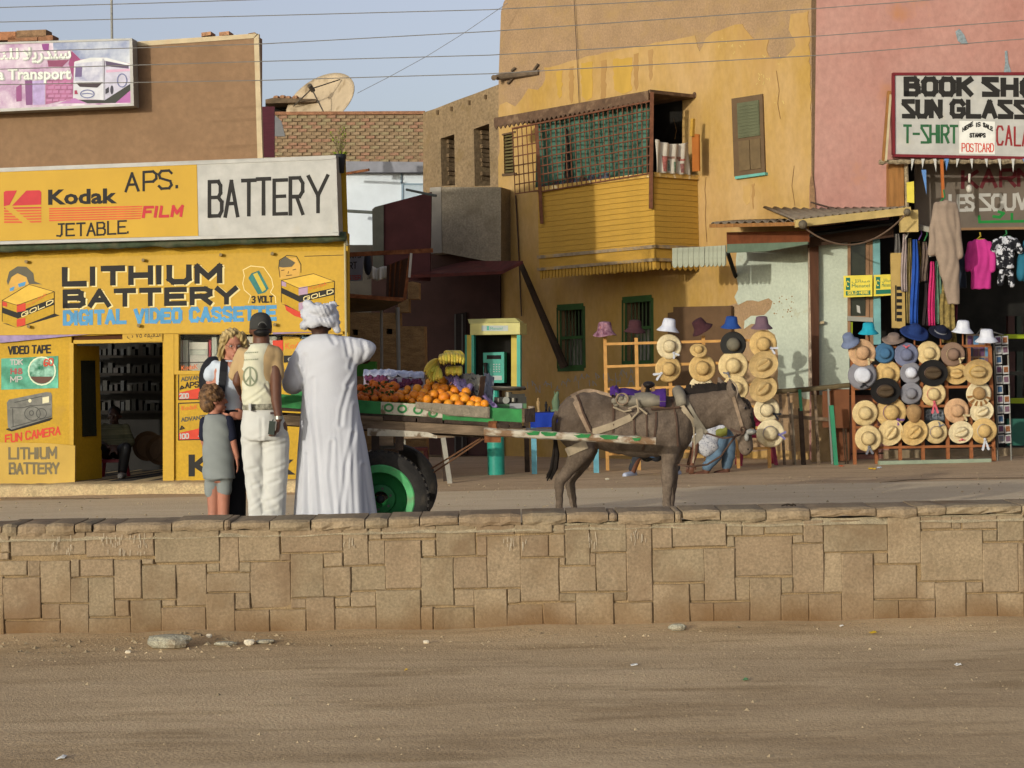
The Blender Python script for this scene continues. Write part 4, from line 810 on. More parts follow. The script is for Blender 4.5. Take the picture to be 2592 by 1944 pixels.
stext(pr_, 'RT', (885, 680), (902, 679), 15, 2.6, INK, .003, st_); stext(pr_, 'NTS', (887, 653), (913, 652), 7, 2, INK, .003, st_); stext(pr_, 'STER', (882, 708), (913, 707), 10, 2.4, paint('dull red', '9a4a48'), .003, st_)
cs = PL(at(955, 690, 27.4), 0); m = MB().sheet(lambda u, v: cs.hit(930 + 50 * u, 676 + 32 * v - 3 * math.sin(u * 9)) + Vector((0, .06 * math.sin(u * 17), 0)), 16, 5, .006, (0, -1, 0))
tag(obj('hanging_cloth', m, paint('white cloth', 'cfc9bb'), smooth=True), 'white cloth hanging on a line behind the rusty frame', 'cloth')
tag(obj('dark_bag', MB().ell(at(931, 668, 27.2), (.06, .06, .16)), paint('navy bag', '1c1f2a')), 'dark navy bundle hanging right of the grey sign', 'bag')
tag(obj('yellow_tag', slab(cs, rect(922, 643, 930, 660), -.02, 0), paint('tag yellow', 'c9a22a')), 'small yellow tag hanging next to the grey sign', 'tag')
gcr = PL(at(925, 940, 27), 0); tag(obj('green_crate', slab(gcr, rect(896, 915, 951, 952), -.3, 0), paint('crate green', '3b7a2c', var=.2)), 'green crate standing behind the robed man arm', 'crate')
# ---- yellow house
YW = mat('yellow limewash', 'a98645', var=.08, scale=1.1, bump=.2, bscale=22, fine=.1, rough=.95, col2='ae8e5f', dirt=('a48052', 1.3, .52, .8), stretch=(1, 1, .5))
YW2 = mat('yellow boards', 'ab8435', var=.1, scale=3, bump=.2, fine=.15, stretch=(1, 1, 4), dirt=('a07d40', 4, .58, .8))
BAS = mat('bare brown plaster', '93785a', var=.08, scale=2.6, bump=.4, bscale=16, fine=.2, rough=.95, dirt=('9c7f54', 3, .5, .8))
yh = thing('yellow_house', 'two storey yellow house with peeling limewash and a barred balcony', 'house', PC.hz(1650, 0))
H1 = [(1276, 440), (1302, 437), (1300, 338), (1274, 343)]; H3 = [(1416, 933), (1483, 931), (1481, 775), (1415, 779)]; H4 = [(1580, 922), (1655, 919), (1654, 754), (1580, 760)]; H5 = [(1600, 470), (1727, 440), (1727, 236), (1600, 240)]
_o = [(1262, 1165), (1262, 200), (1266, 90), (1268, 30), (1275, 6), (1286, -14), (1292, -160), (2052, -170), (2060, 1195)]
m = holed(PC.off(-.004), _o, [H1, H3, H4, H5], 0, .35); obj('wall', m, BAS, yh)
ct = [(1263, 1164), (1264, 640), (1262, 300), (1257 + 8, 266), (1282, 258), (1304, 270), (1321, 250), (1337, 224), (1361, 228), (1380, 201), (1377, 171), (1420, 163), (1468, 150), (1500, 141), (1563, 127), (1600, 121), (1640, 114), (1690, 104), (1745, 93), (1758, 90), (1762, 104), (1771, 131), (1779, 116), (1786, 98), (1798, 88), (1806, 81), (1840, 70), (1878, 61), (1884, 72), (1892, 82), (1906, 98), (1920, 102), (1938, 98), (1946, 101), (1941, 116), (1940, 128), (1945, 141), (1955, 149), (1972, 150), (1988, 145), (2000, 132), (2014, 117), (2012, 106), (2010, 99), (2003, 90), (1996, 76), (1999, 50), (2001, 36), (2046, 28), (2052, 300), (2058, 1192)]
obj('limewash', holed(PC, jag(ct), [H1, H3, H4, H5], .006, .009), YW, yh)
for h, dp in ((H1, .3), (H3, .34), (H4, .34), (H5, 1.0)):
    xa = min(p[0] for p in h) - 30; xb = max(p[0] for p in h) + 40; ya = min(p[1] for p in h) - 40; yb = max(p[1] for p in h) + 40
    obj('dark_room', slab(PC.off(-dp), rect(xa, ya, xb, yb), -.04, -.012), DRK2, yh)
# lower barred windows
GW = paint('dark green joinery', '2c4a20', var=.2); GW2 = paint('green bars', '39492c', var=.25)
def px_mix(a, b, t): return (a[0] + (b[0] - a[0]) * t, a[1] + (b[1] - a[1]) * t)
for h, wt in ((H3, .5), (H4, .55)):
    (bl, br_, tr, tl) = h; fr = MB(); e = 6
    for a, b in ((bl, br_), (tr, tl)): fr.bar(PC.off(-.03).hit(*a), PC.off(-.03).hit(*b), .1, .09)
    for a, b in ((bl, tl), (br_, tr)): fr.bar(PC.off(-.032).hit(*a), PC.off(-.032).hit(*b), .09, .085)
    f = obj('window_frame', fr, GW, yh)
    ma, mb_ = px_mix(bl, tl, wt), px_mix(br_, tr, wt); obj('rail', MB().bar(PC.off(-.06).hit(*ma), PC.off(-.06).hit(*mb_), .05, .05), GW, f)
    for k in range(1, 8):
        t = k / 8; obj('bar', MB().bar(PC.off(-.1).hit(*px_mix(bl, br_, t)), PC.off(-.1).hit(*px_mix(tl, tr, t)), .018, .022, up=(0, 1, 0)), GW2, f)
    obj('curtain', slab(PC.off(-.24), [px_mix(bl, tl, .04), px_mix(br_, tr, .04), px_mix(br_, tr, wt - .03), px_mix(bl, tl, wt - .03)], -.02, 0), mat('curtain grey', '8f8b80', var=.5, scale=9, stretch=(4, 4, .5)), f)
# louvred small window, shuttered upper window
f = obj('window_frame', slabs(PC, [[(1270, 446), (1306, 443), (1306, 437), (1270, 440)], [(1270, 343), (1303, 336), (1303, 332), (1270, 339)]], -.05, .03), paint('brown joinery', '5a4630'), yh)
for k in range(12):
    t = (k + .5) / 12; a = px_mix(H1[0], H1[3], t); b = px_mix(H1[1], H1[2], t); obj('louvre', MB().bar(PC.off(-.05).hit(*a), PC.off(-.05).hit(*b), .03, .05), paint('louvre olive', '5c5230'), f)
SH = paint('grey green shutter', '585a42', var=.15, scale=4); (bl, br_, tr, tl) = [(1858, 447), (1936, 436), (1929, 238), (1851, 250)]
f = obj('window_frame', slab(PC, [bl, br_, tr, tl], .0, .035), paint('shutter frame brown', '5e4a34'), yh)
def q4(u0, v0, u1, v1): return [px_mix(px_mix(bl, br_, u), px_mix(tl, tr, u), v) for u, v in ((u0, v0), (u1, v0), (u1, v1), (u0, v1))]
obj('shutter', slab(PC, q4(.17, .48, .87, .93), .03, .05), SH, f); obj('shutter', slab(PC, q4(.17, .06, .52, .44), .03, .05), mat('brown shutter', '66543a', var=.15), f); obj('shutter', slab(PC, q4(.55, .06, .87, .44), .03, .05), mat('brown shutter', '66543a'), f)
obj('sill', slab(PC, q4(.02, -.035, 1.0, 0.0), .0, .07), paint('sill teal', '5f9a8e'), f)
for k in range(10): obj('slat', slab(PC, q4(.2, .5 + k * .042, .84, .5 + k * .042 + .02), .05, .056), SH, f)
tag(obj('roof_spout', MB().tube([PC.off(.0).hit(1365, 183), PC.off(.1).hit(1258, 196), PC.off(.25).hit(1250, 197)], .05, 8), mat('weathered wood', '5f5040', var=.3, scale=9), yh), 'wooden beam lashed to the corner of the yellow house')
for a, b in (((1300, 196), (1285, 212)), ((1350, 180), (1362, 163)), ((1295, 180), (1304, 172))): obj('stay', MB().tube([PC.off(.03).hit(*a), PC.off(.03).hit(*b)], .022, 6), mat('weathered wood', '5f5040'), yh)
# balcony
PF = PC.off(.95); zt = (PF.hit(1371, 490).z + PF.hit(1665, 441).z) / 2; zb = (PF.hit(1371, 655).z + PF.hit(1664, 627).z) / 2; zf = (PF.hit(1373, 687).z + PF.hit(1668, 658).z) / 2; zbt = zf - .13
FLx, FRx = PF.hz(1371, 0), PF.hz(1665, 0); nin = -PC.n
bal = obj('balcony', MB().prism([Vector((p.x, p.y, zb)) for p in (FLx + nin * .02, FRx + nin * .02 - PC.u * .02, FRx + nin * .93 - PC.u * .02, FLx + nin * .93)], (0, 0, .08)), YW2, yh)
nbd = 13; bh_ = (zt - zb) / nbd
for k in range(nbd):
    z0 = zb + k * bh_
    for a, b, nn in ((FLx, FRx, PC.n), (FRx, FRx + nin * .94, PC.u)):
        o_ = nn * (.006 + R.uniform(-.0015, .0015)); obj('board', MB().prism([Vector((a.x, a.y, z0)) + o_, Vector((b.x, b.y, z0)) + o_, Vector((b.x, b.y, z0 + bh_ - .004)), Vector((a.x, a.y, z0 + bh_ - .004))], nn * -.03), YW2, bal)
GRYW = mat('grey weathered rail', '8d7b62', var=.25, scale=9, dirt=('b08a44', 8, .5, .7))
for z, h in ((zb, .05), (zf, .045), (zt + .0, .07)):
    m = MB(); o_ = PC.n * .03
    m.prism([Vector((FLx.x, FLx.y, z)) + o_ - PC.u * .02, Vector((FRx.x, FRx.y, z)) + o_ + PC.u * .04, Vector((FRx.x, FRx.y, z + h)) + o_ + PC.u * .04, Vector((FLx.x, FLx.y, z + h)) + o_ - PC.u * .02], nin * .07)
    a, b = FRx + PC.u * .04, FRx + PC.u * .04 + nin * .96; m.prism([Vector((a.x, a.y, z)) + o_, Vector((b.x, b.y, z)), Vector((b.x, b.y, z + h)), Vector((a.x, a.y, z + h)) + o_], PC.u * -.07)
    obj('rail', m, GRYW if z != zt else mat('chipped cream rail', 'b48f4a', var=.3, scale=10, dirt=('d2c09a', 9, .55, .65)), bal)
m = MB()
for a, b, nn in ((FLx, FRx, PC.n), (FRx, FRx + nin * .94, PC.u)):
    m.prism([Vector((a.x, a.y, zf + .04)), Vector((b.x, b.y, zf + .04)), Vector((b.x, b.y, zb + .01)), Vector((a.x, a.y, zb + .01))], nn * -.025)
obj('apron', m, YW2, bal)
L_ = (FRx - FLx).length; nt_ = 34
for k in range(nt_):
    a = FLx + (FRx - FLx) * ((k + .1) / nt_); b = FLx + (FRx - FLx) * ((k + .82) / nt_); c_ = (a + b) / 2; e = R.uniform(-.01, .008)
    obj('picket', MB().prism([Vector((p.x, p.y, z)) for p, z in ((a, zf), (b, zf), (b, zbt + .035 + e), (c_.lerp(b, .5), zbt + e), (c_.lerp(a, .5), zbt + e), (a, zbt + .035 + e))], nin * .02), YW2, bal)
for k in range(8):
    a = FRx + nin * (.94 * (k + .1) / 8); b = FRx + nin * (.94 * (k + .82) / 8); obj('picket', MB().prism([Vector((p.x, p.y, z)) for p, z in ((a, zf), (b, zf), (b, zbt + .03), ((a + b) / 2, zbt), (a, zbt + .03))], PC.u * -.02), YW2, bal)
# canopy with zigzag edge, posts, grille, curtain
CNP = mat('brown canopy boards', '5b4534', var=.25, scale=6, dirt=('7d654d', 7, .5, .7)); zc1 = (PF.hit(1268, 300).z + PF.hit(1656, 229).z) / 2; ce0, ce1 = PF.off(.03).hz(1266, 0), PF.off(.03).hz(1658, 0)
cp = obj('canopy', MB().prism([Vector((p.x, p.y, zc1 - .03)) for p in (ce0, ce1, ce1 + nin * .98, ce0 + nin * .98)], (0, 0, .035)), CNP, yh)
zs = zc1 - .125; obj('fascia', MB().prism([Vector((ce0.x, ce0.y, zs)), Vector((ce1.x, ce1.y, zs)), Vector((ce1.x, ce1.y, zc1 + .01)), Vector((ce0.x, ce0.y, zc1 + .01))], PC.n * .02), CNP, cp)
nz_ = 33
for k in range(nz_):
    a = ce0.lerp(ce1, k / nz_); b = ce0.lerp(ce1, (k + 1) / nz_); c_ = (a + b) / 2; obj('fringe_tooth', MB().prism([Vector((a.x, a.y, zs)), Vector((c_.x, c_.y, zs - .06)), Vector((b.x, b.y, zs))], PC.n * .02), CNP, cp)
obj('side_rail', MB().bar(Vector((ce1.x, ce1.y, zc1)), Vector((ce1.x, ce1.y, zc1)) + nin * .98, .05, .05), CNP, cp); obj('knob', MB().ell(Vector((ce1.x, ce1.y, zc1 + .02)) + nin * .98, (.04, .04, .05)), CNP, cp)
RSTB = mat('rust red bars', '66402c', var=.25, scale=12, rough=.85)
for x0, x1, ya, yb in ((1650, 1647, 234, 528), (1358, 1371, 318, 566)): obj('balcony_post', MB().bar(PF.off(.06).hit(x0, ya), PF.off(.06).hit(x1, yb), .055, .055, up=(0, 1, 0)), RSTB, yh)
def grille(name, bl, br_, tr, tl, nv, nh, d, th=.016):
    g = obj(name, MB().bar(PF.off(d).hit(*tl), PF.off(d).hit(*tr), .03, .03), RSTB, yh); P = PF.off(d)
    for k in range(nv + 1):
        t = k / nv; obj('bar', MB().bar(P.hit(*px_mix(bl, br_, t)), P.hit(*px_mix(tl, tr, t)), th, th, up=(0, 1, 0)), RSTB, g)
    P2 = PF.off(d + .017)
    for k in range(nh + 1):
        t = k / nh; obj('bar', MB().bar(P2.hit(*px_mix(bl, tl, t)), P2.hit(*px_mix(br_, tr, t)), th * 1.15, th), RSTB, g)
grille('balcony_grille', (1366, 486), (1650, 438), (1648, 256), (1356, 314), 24, 8, .03); grille('side_grille', (1304, 491), (1364, 482), (1356, 314), (1297, 326), 5, 7, .035)
def cfn(u, v):
    x = 1362 + 280 * u; yt = 312 - 56 * u; yb = 482 - 44 * u - (6 if .2 < u < .35 else 0); q = PC.off(.8).hit(x, yt + (yb - yt) * v); return q + PC.n * (.06 * math.sin(u * 42 + 2 * math.sin(v * 2.2 + u * 9)) * (.5 + .5 * v))
obj('curtain', MB().sheet(cfn, 100, 8, .01, PC.n), mat('teal curtain', '40604f', var=.28, scale=3, col2='4b705f', stretch=(3, 3, .7)), yh, smooth=True)
for x, wd in ((1428, 10), (1640, 9)):
    m = MB().prism(PC.off(.87).hits([(x, 450 - (x > 1500) * 20), (x + wd + 4, 452 - (x > 1500) * 20), (x + wd - 2, 330 - (x > 1500) * 30), (x + 4, 325 - (x > 1500) * 30)]), PC.n * -.02); obj('gap_shade_strip', m, DRK2, yh)  # dark strips in front of the curtain, shade of its gaps as colour
for k in range(14): obj('stored_item', MB().ell(PC.off(.84).hit(1378 + k * 12, 478 - k * 1.9), (.06, .05, R.uniform(.05, .12)), su=8, sv=6), paint('balcony clutter %d' % (k % 3), ('4a3a4a', '4f5a6a', '5a4636')[k % 3]), yh)
# back of the balcony seen from its open right side
obj('balcony_shade_slab', slab(PC, [(1395, 480), (1598, 450), (1598, 250), (1395, 300)], .012, .03), DRK, yh)  # dark slab on the wall, painting in the shade under the canopy
obj('orange_board', slab(PC.off(.3), [(1752, 434), (1769, 433), (1768, 340), (1751, 338)], -.03, 0), paint('orange board', '9a5a24'), yh)
obj('door_jamb', slab(PC.off(.35), [(1745, 345), (1752, 345), (1754, 300), (1748, 300)], -.05, 0), YW2, yh)
def lfn(u, v):
    p = (FRx + PC.u * .05).lerp(FRx + PC.u * .05 + nin * .72, u); sag = .05 * math.sin(math.pi * u); zt_ = zt + .56 - sag
    return Vector((p.x, p.y, zt_ + (zt + .06 - zt_) * v)) + PC.u * (.03 * math.sin(u * 24 + v * 2))
cl = obj('printed_cloth', MB().sheet(lfn, 30, 10, .006, PC.u), mat('white printed cloth', 'b9b0a0', var=.12, scale=5), smooth=True); tag(cl, 'white cloth with a dull red and green print hung on the balcony side', 'cloth')
for i, (u0, u1, v0, v1, c) in enumerate(((.2, .32, .45, .95, '8a5048'), (.2, .85, .42, .5, '8a6a5a'), (.5, .62, .6, .95, '5f7360'), (.7, .88, .5, .56, '94544c'), (.72, .8, .65, .95, '7a5048'), (.38, .44, .55, .9, '6a7a70'))):
    obj('print', MB().grid(lambda u, v: lfn(u0 + (u1 - u0) * u, v0 + (v1 - v0) * v) + PC.u * .004, 6, 4), paint('cloth print %d' % i, c, var=.5, scale=30), cl, fix=False)
# scalloped pale boards
PSB = PC.off(1.35); sb = MB()
sc = thing('scalloped_valance', 'pale grey green board with scalloped lower edge right of the balcony fringe', 'valance', PSB.hit(1766, 678))
for xs0, xs1, yt, n in ((1701, 1783, 628, 6), (1784, 1836, 624, 5)):
    w_ = (xs1 - xs0) / n
    for k in range(n):
        x = xs0 + k * w_; pts = [(x + .4, yt - k * .6), (x + w_ - .4, yt - (k + 1) * .6), (x + w_ - .4, 668 - (x - 1700) * .03)] + [(x + w_ / 2 + (w_ / 2 - .4) * math.cos(a), 668 - (x - 1700) * .03 + 10 * math.sin(a)) for a in (math.pi * j / 6 for j in range(1, 6))] + [(x + .4, 668 - (x - 1700) * .03)]
        obj('scallop_board', slab(PSB, pts, -.02, R.uniform(-.003, .003)), mat('grey green board', '9a9c88', var=.15, scale=6, dirt=('87775a', 6, .55, .75)), sc)
# teal painted patch, bare patch, graffiti
def pr3(l): return [(1780 + x * .3671, 480 + y * .3671) for x, y in l]
obj('bare_patch', slab(PC, jag(pr3([(178, 800), (250, 775), (480, 735), (540, 1000), (745, 1390), (760, 1800), (160, 1800), (185, 1000)])), .004, .012), BAS, yh)
TEAL = mat('pale teal limewash', 'abb1a0', var=.07, scale=2, bump=.15, fine=.12, dirt=('9c9274', 2.6, .6, .78))
obj('teal_patch', slab(PC, jag(pr3([(235, 300), (760, 300), (745, 1450), (690, 1440), (660, 1395), (560, 1405), (520, 1385), (510, 1090), (495, 1000), (420, 940), (330, 925), (280, 960), (285, 905), (330, 870), (420, 865), (465, 820), (478, 770), (450, 748), (380, 772), (300, 765), (240, 795), (215, 740), (240, 690), (225, 480)]), 2.), .010, .018), TEAL, yh)
for k in range(40):
    u = R.random(); x, y = pr3([(R.gauss(560, 60), R.gauss(800, 45))])[0]; r_ = R.uniform(.6, 2.4); obj('paint_chip', MB().poly(PC.off(.0195).hits(ell_px(x, y, r_, r_ * R.uniform(.5, 1.2), 6)[:-1])), mat('chip brown', '8a6f4c'), yh, fix=False)
tag(obj('wall_cable', MB().tube([PC.off(.04).hit(*q) for q in ((1305, 494), (1309, 560), (1313, 640), (1320, 800))], .012, 5), paint('cable dark', '4a3a30')), 'dark cable running straight down the left part of the yellow wall', 'cable'); tag(obj('wall_cable', MB().tube([PC.off(.04).hit(*q) for q in ((1452, -20), (1458, 100), (1466, 262))], .006, 5), paint('cable dark', '4a3a30')), 'thin cable hanging down the upper yellow wall to the balcony canopy', 'cable')
tag(obj('plaster_crack', strokes(PC, [[(1787, 448), (1784, 480), (1787, 512), (1785, 545), (1789, 612)], [(1705, 300), (1712, 330), (1708, 352)], [(1965, 180), (1972, 230), (1968, 262), (1975, 300)], [(2010, 420), (2004, 470), (2012, 520)]], 1.3, .011), paint('crack dark', '6a4c2a'), yh, fix=False), kind='stuff')
for x0, x1, y0, y1, c in ((1440, 1452, 172, 262, '9d7a4a'), (1470, 1500, 160, 255, 'ae8b40'), (1520, 1534, 155, 268, '9d7a4a'), (1552, 1600, 150, 238, 'ae8b40'), (1604, 1616, 138, 230, '9d7a4a'), (1408, 1424, 182, 250, 'ae8b40'), (1640, 1652, 128, 205, 'a07e50'), (1880, 1900, 470, 520, 'b29058'), (1902, 1910, 468, 530, '9d7a4a')):
    obj('wash_streak', slab(PC, jag([(x0, y0), (x1, y0 - 4), (x1 - 2, y1 - 8), ((x0 + x1) / 2, y1), (x0 + 2, y1 - 12)], 2.2, 9), .004, .0105), mat('wash streak ' + c, c, var=.1, scale=4, rough=.95, stretch=(1, 1, .3)), yh)
fk = []
for k in range(26): x, y = R.choice([(1905, 120), (1925, 190), (1930, 215), (1985, 258), (1850, 118), (1940, 150)]); x += R.gauss(0, 14); y += R.gauss(0, 11); fk.append([(x, y), (x + R.uniform(-4, 4), y + R.uniform(-7, 7))])
tag(obj('paint_flakes', strokes(PC, fk, 2.4, .0115), paint('flake pale', 'b49a5c'), yh, fix=False), kind='stuff')
CHK = paint('chalk white', '8d8b86'); gl = []
for k in range(26):
    x = 1335 + k * 10.5 + R.uniform(-4, 4); y = 985 - (x - 1335) * .13 + R.uniform(-10, 14); s_ = R.uniform(7, 15)
    gl.append([(x, y), (x + R.uniform(-3, 5), y - s_), (x + R.uniform(2, 8), y - s_ * R.uniform(.2, .7)), (x + R.uniform(4, 11), y - R.uniform(0, 5))] if k % 3 else [(x, y - s_), (x + 1, y + 3)])
tag(obj('chalk_writing', strokes(PC, gl, 1.9, .008), CHK, yh, fix=False), kind='stuff'); stext(PC, 'A', (1589, 975), (1604, 973), 24, 2.4, CHK, .009, yh); stext(PC, 'H', (1560, 972), (1570, 970), 14, 2.2, CHK, .009, yh)
bbp = PC.off(.1); tag(obj('brown_board', slab(bbp, [(1690, 1000), (1853, 985), (1850, 774), (1704, 777), (1704, 790), (1690, 792)], -.04, 0), mat('brown hardboard', '5d4630', var=.15, scale=3)), 'plain brown board standing against the yellow wall behind the hat rack', 'board')
# ================================================================== pink building
PP = PL(at(2053, 600, PC.hit(2053, 600).y), -3)
PNK = mat('pink limewash', 'aa7a6e', var=.06, scale=.8, bump=.2, bscale=26, fine=.12, rough=.95, col2='ae8478', dirt=('a8703f', 1.4, .62, .84), stretch=(1, 1, .8))
pk = thing('pink_building', 'tall pink limewashed building above the souvenir shop', 'building', PP.hz(2320, 0))
obj('wall', holed(PP, [(2052, 1195), (2046, -170), (2800, -190), (2800, 1195)], [[(2250, 1160), (2760, 1160), (2760, 398), (2250, 404)]], .0, .4), PNK, pk)
obj('seam', slab(PP, [(2051, 560), (2066, 560), (2062, 480), (2054, 425), (2050, 470)], .004, .03), mat('crumbled plaster', '8a6a4c', var=.3, scale=12, bump=.6), pk)
for p in ([(2418, 80), (2428, 73), (2440, 88), (2450, 112), (2436, 112), (2424, 104)], [(2543, 130), (2549, 128), (2552, 160), (2560, 184), (2554, 196), (2540, 188), (2544, 160)]):
    obj('paint_patch', slab(PP, p, .003, .012), mat('flaked patch', '7f898c', var=.3, scale=20), pk)
wdj = obj('wooden_post', slab(PP, [(2250, 542), (2289, 538), (2288, 412), (2250, 414)], .0, .16), mat('brown plank', '8d6236', var=.2, scale=5, stretch=(4, 4, .5)), pk)
obj('rope_edge', MB().tube([PP.off(.2).hit(2293, 405), PP.off(.2).hit(2296, 500), PP.off(.2).hit(2295, 545)], .03, 8), mat('frayed rope', '8a7a60', var=.4, scale=30), pk)
tag(obj('loose_cable', MB().tube([PP.off(.04).hit(2052, 512), PP.off(.1).hit(2100, 525), PP.off(.15).hit(2160, 533)], .012, 6), paint('cable dark', '4a3a30')), 'dark cable drooping across the foot of the pink wall', 'cable')
# souvenir shop interior
sh = thing('souvenir_shop', 'dark open fronted souvenir shop under the pink wall', 'shop', PP.hz(2500, 0) - PP.n * .5)
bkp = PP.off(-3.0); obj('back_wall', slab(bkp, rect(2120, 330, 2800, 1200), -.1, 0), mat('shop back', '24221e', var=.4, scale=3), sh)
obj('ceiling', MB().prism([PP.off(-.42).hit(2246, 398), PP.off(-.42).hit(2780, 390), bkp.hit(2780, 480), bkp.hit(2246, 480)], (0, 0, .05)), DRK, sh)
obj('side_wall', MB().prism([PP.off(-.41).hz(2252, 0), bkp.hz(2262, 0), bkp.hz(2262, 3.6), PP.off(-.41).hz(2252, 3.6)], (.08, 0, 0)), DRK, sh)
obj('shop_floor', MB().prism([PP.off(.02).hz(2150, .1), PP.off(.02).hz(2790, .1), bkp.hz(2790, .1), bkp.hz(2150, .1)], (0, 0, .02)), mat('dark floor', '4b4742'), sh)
inb = PP.off(-.55); obj('fascia_board', slab(inb, [(2316, 578), (2780, 572), (2780, 405), (2316, 408)], -.05, 0), mat('grey brown fascia', '6a5f54', var=.15, scale=2), sh)
stext(inb, 'KARNAK', (2437, 474), (2710, 466), 40, 9, paint('dark red paint', '5a1f24'), .004, sh); stext(inb, 'LES', (2404, 532), (2464, 531), 36, 8, WHT, .004, sh, gap=.25); stext(inb, 'ZOUVENIR', (2482, 531), (2700, 526), 36, 8, WHT, .004, sh, gap=.3)
GRA = paint('green script', '1f7a35'); obj('lettering', strokes(inb, [[(2478, 548), (2479, 562), (2700, 558)], [(2561, 560), (2561, 542)], [(2515, 548), (2530, 550), (2540, 540), (2528, 536)]], 7, .004), GRA, sh, fix=False)
obj('fascia_lip', slab(inb, [(2316, 584), (2780, 578), (2780, 572), (2316, 578)], -.06, .03), paint('lip tan', '8a6a4a'), sh)
SHL = paint('lime shelf edge', '8a9a1a'); 
for y0, y1 in ((846, 857), (1008, 1021)): obj('shelf', slab(PP.off(-.3), rect(2548, y0, 2780, y1), -.4, 0), SHL, sh)
for k in range(30): obj('stock_item', slab(PP.off(-.45), rect(2552 + (k % 10) * 22, (800, 890, 950)[k // 10], 2566 + (k % 10) * 22 + R.uniform(-3, 4), (845, 940, 1005)[k // 10]), -.1, 0), paint('souvenir %d' % (k % 5), ('3a2320', '2a332c', '4a3022', '20302e', '3b3430')[k % 5]), sh)
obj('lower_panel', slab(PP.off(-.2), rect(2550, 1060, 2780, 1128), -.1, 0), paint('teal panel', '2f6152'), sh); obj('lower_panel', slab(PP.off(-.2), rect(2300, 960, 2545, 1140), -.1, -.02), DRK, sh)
obj('threshold', slab(PP.off(.0), [(2240, 1195), (2800, 1185), (2800, 1130), (2240, 1140)], -.5, .1), mat('threshold cement', '8c7a60', var=.2, scale=4, bump=.5), sh)
# book shop board
PBS = PP.off(.3)
bs_ = thing('shop_sign', 'white hand lettered sign for books, sun glasses and t-shirts with a dark red frame', 'sign', PBS.hit(2450, 405))
obj('board', slab(PBS, [(2264, 392), (2800, 400), (2800, 186), (2262, 189)], -.06, 0), WHT, bs_)
obj('frame', slabs(PBS, [[(2260, 397), (2800, 409), (2800, 400), (2264, 390)], [(2260, 191), (2800, 190), (2800, 182), (2260, 184)], [(2260, 391), (2266, 391), (2265, 190), (2260, 190)]], -.07, .02), paint('maroon frame', '6d2026'), bs_)
BLK = paint('black paint', '25221f')
stext(PBS, 'BOOK', (2294, 238), (2456, 238), 37, 14, BLK, .003, bs_, gap=.5, jit=.01); stext(PBS, 'ZHOP', (2491, 239), (2668, 241), 37, 14, BLK, .003, bs_, gap=.5, jit=.01)
stext(PBS, 'ZUN', (2288, 294), (2380, 294), 37, 12.5, BLK, .003, bs_, gap=.5, jit=.01); stext(PBS, 'GLAZZEZ', (2410, 294), (2680, 297), 37, 12.5, BLK, .003, bs_, gap=.45, jit=.01)
stext(PBS, 'T-ZHIRT', (2289, 360), (2422, 361), 42, 6.5, paint('sign green', '2c5a38'), .003, bs_, gap=.35, jit=.01)
PTC = slab(PBS, [(2428, 389), (2518, 391), (2518, 308), (2428, 306)], .0, .005); obj('patch', PTC, paint('patch white', 'd8d5cc'), bs_)
for tx, a, b in (('HERE', (2437, 333), (2462, 318)), ('IS', (2471, 321), (2481, 319)), ('SALE', (2489, 320), (2512, 331))): stext(PBS, tx, a, b, 9, 3, BLK, .0065, bs_, gap=.5)
stext(PBS, 'STAMPS', (2455, 347), (2493, 347), 9, 3, BLK, .0065, bs_, gap=.5); stext(PBS, 'POSTCARD', (2435, 383), (2515, 385), 20, 2.4, RED, .0065, bs_); stext(PBS, 'CALANDER', (2524, 367), (2690, 371), 46, 5, paint('sign dark red', '8a2a2c'), .003, bs_, gap=.5)
obj('brace', MB().bar(PP.off(.05).hit(2250, 232), PBS.off(.05).hit(2236, 410), .05, .05, up=(0, 1, 0)), mat('brown plank', '8d6236'), bs_); obj('brace', MB().bar(PP.off(.1).hit(2254, 240), PBS.off(.1).hit(2242, 408), .02, .03, up=(0, 1, 0)), paint('pale strip', 'b5a684'), bs_)
fr = MB(); pp = [PBS.off(.04).hit(2225 + k * 9, 410 + 3 * noise.noise((k * .7, 0, 0)) - k * .02) for k in range(64)]; fr.tube(pp, [.035 * (1 + .6 * noise.noise((k * 1.3, 2, 0))) for k in range(64)], 7)
obj('awning_roll', fr, mat('frayed rope', '8a7a60'), bs_)
for k, (x, ln, c) in enumerate(((2306, 30, 'w'), (2332, 26, 'w'), (2362, 34, 'w'), (2390, 30, 'b'), (2420, 22, 'w'), (2455, 26, 'w'), (2492, 22, 'w'), (2525, 30, 'w'), (2560, 34, 'w'), (2588, 20, 'b'), (2332, 62, 'b'))):
    y = 402 if k < 10 else 430; P_ = PBS.off(.1 + .01 * (k % 3)); w_ = 12 if c == 'b' else 8; tag(obj('pennant', slab(P_, [(x, y), (x + w_, y), (x + w_ * .6 + R.uniform(-4, 6), y + ln)], -.006, 0), paint('pennant ' + c, {'w': 'b9b6ae', 'b': '5d83b5'}[c])), ('%s paper pennant under the book shop sign, ' % {'w': 'white', 'b': 'blue'}[c]) + ('first', 'second', 'third', 'the blue one under the lettering', 'fourth', 'fifth', 'sixth', 'seventh', 'eighth', 'at the right frame edge', 'the low one in the shop gap')[k] + ('' if c == 'b' else ' white one'), 'pennant', 'pennants strung under the book shop sign')
tag(obj('light_bulb', MB().tube([PBS.off(.1).hit(2454, 440), PBS.off(.1).hit(2453, 462)], .018, 8).ell(PBS.off(.1).hit(2453, 478), (.045, .045, .06)), mat('bulb glass', 'b9b2a4', rough=.2, var=.05), smooth=True), 'bare glass light bulb hanging under the book shop sign', 'bulb')
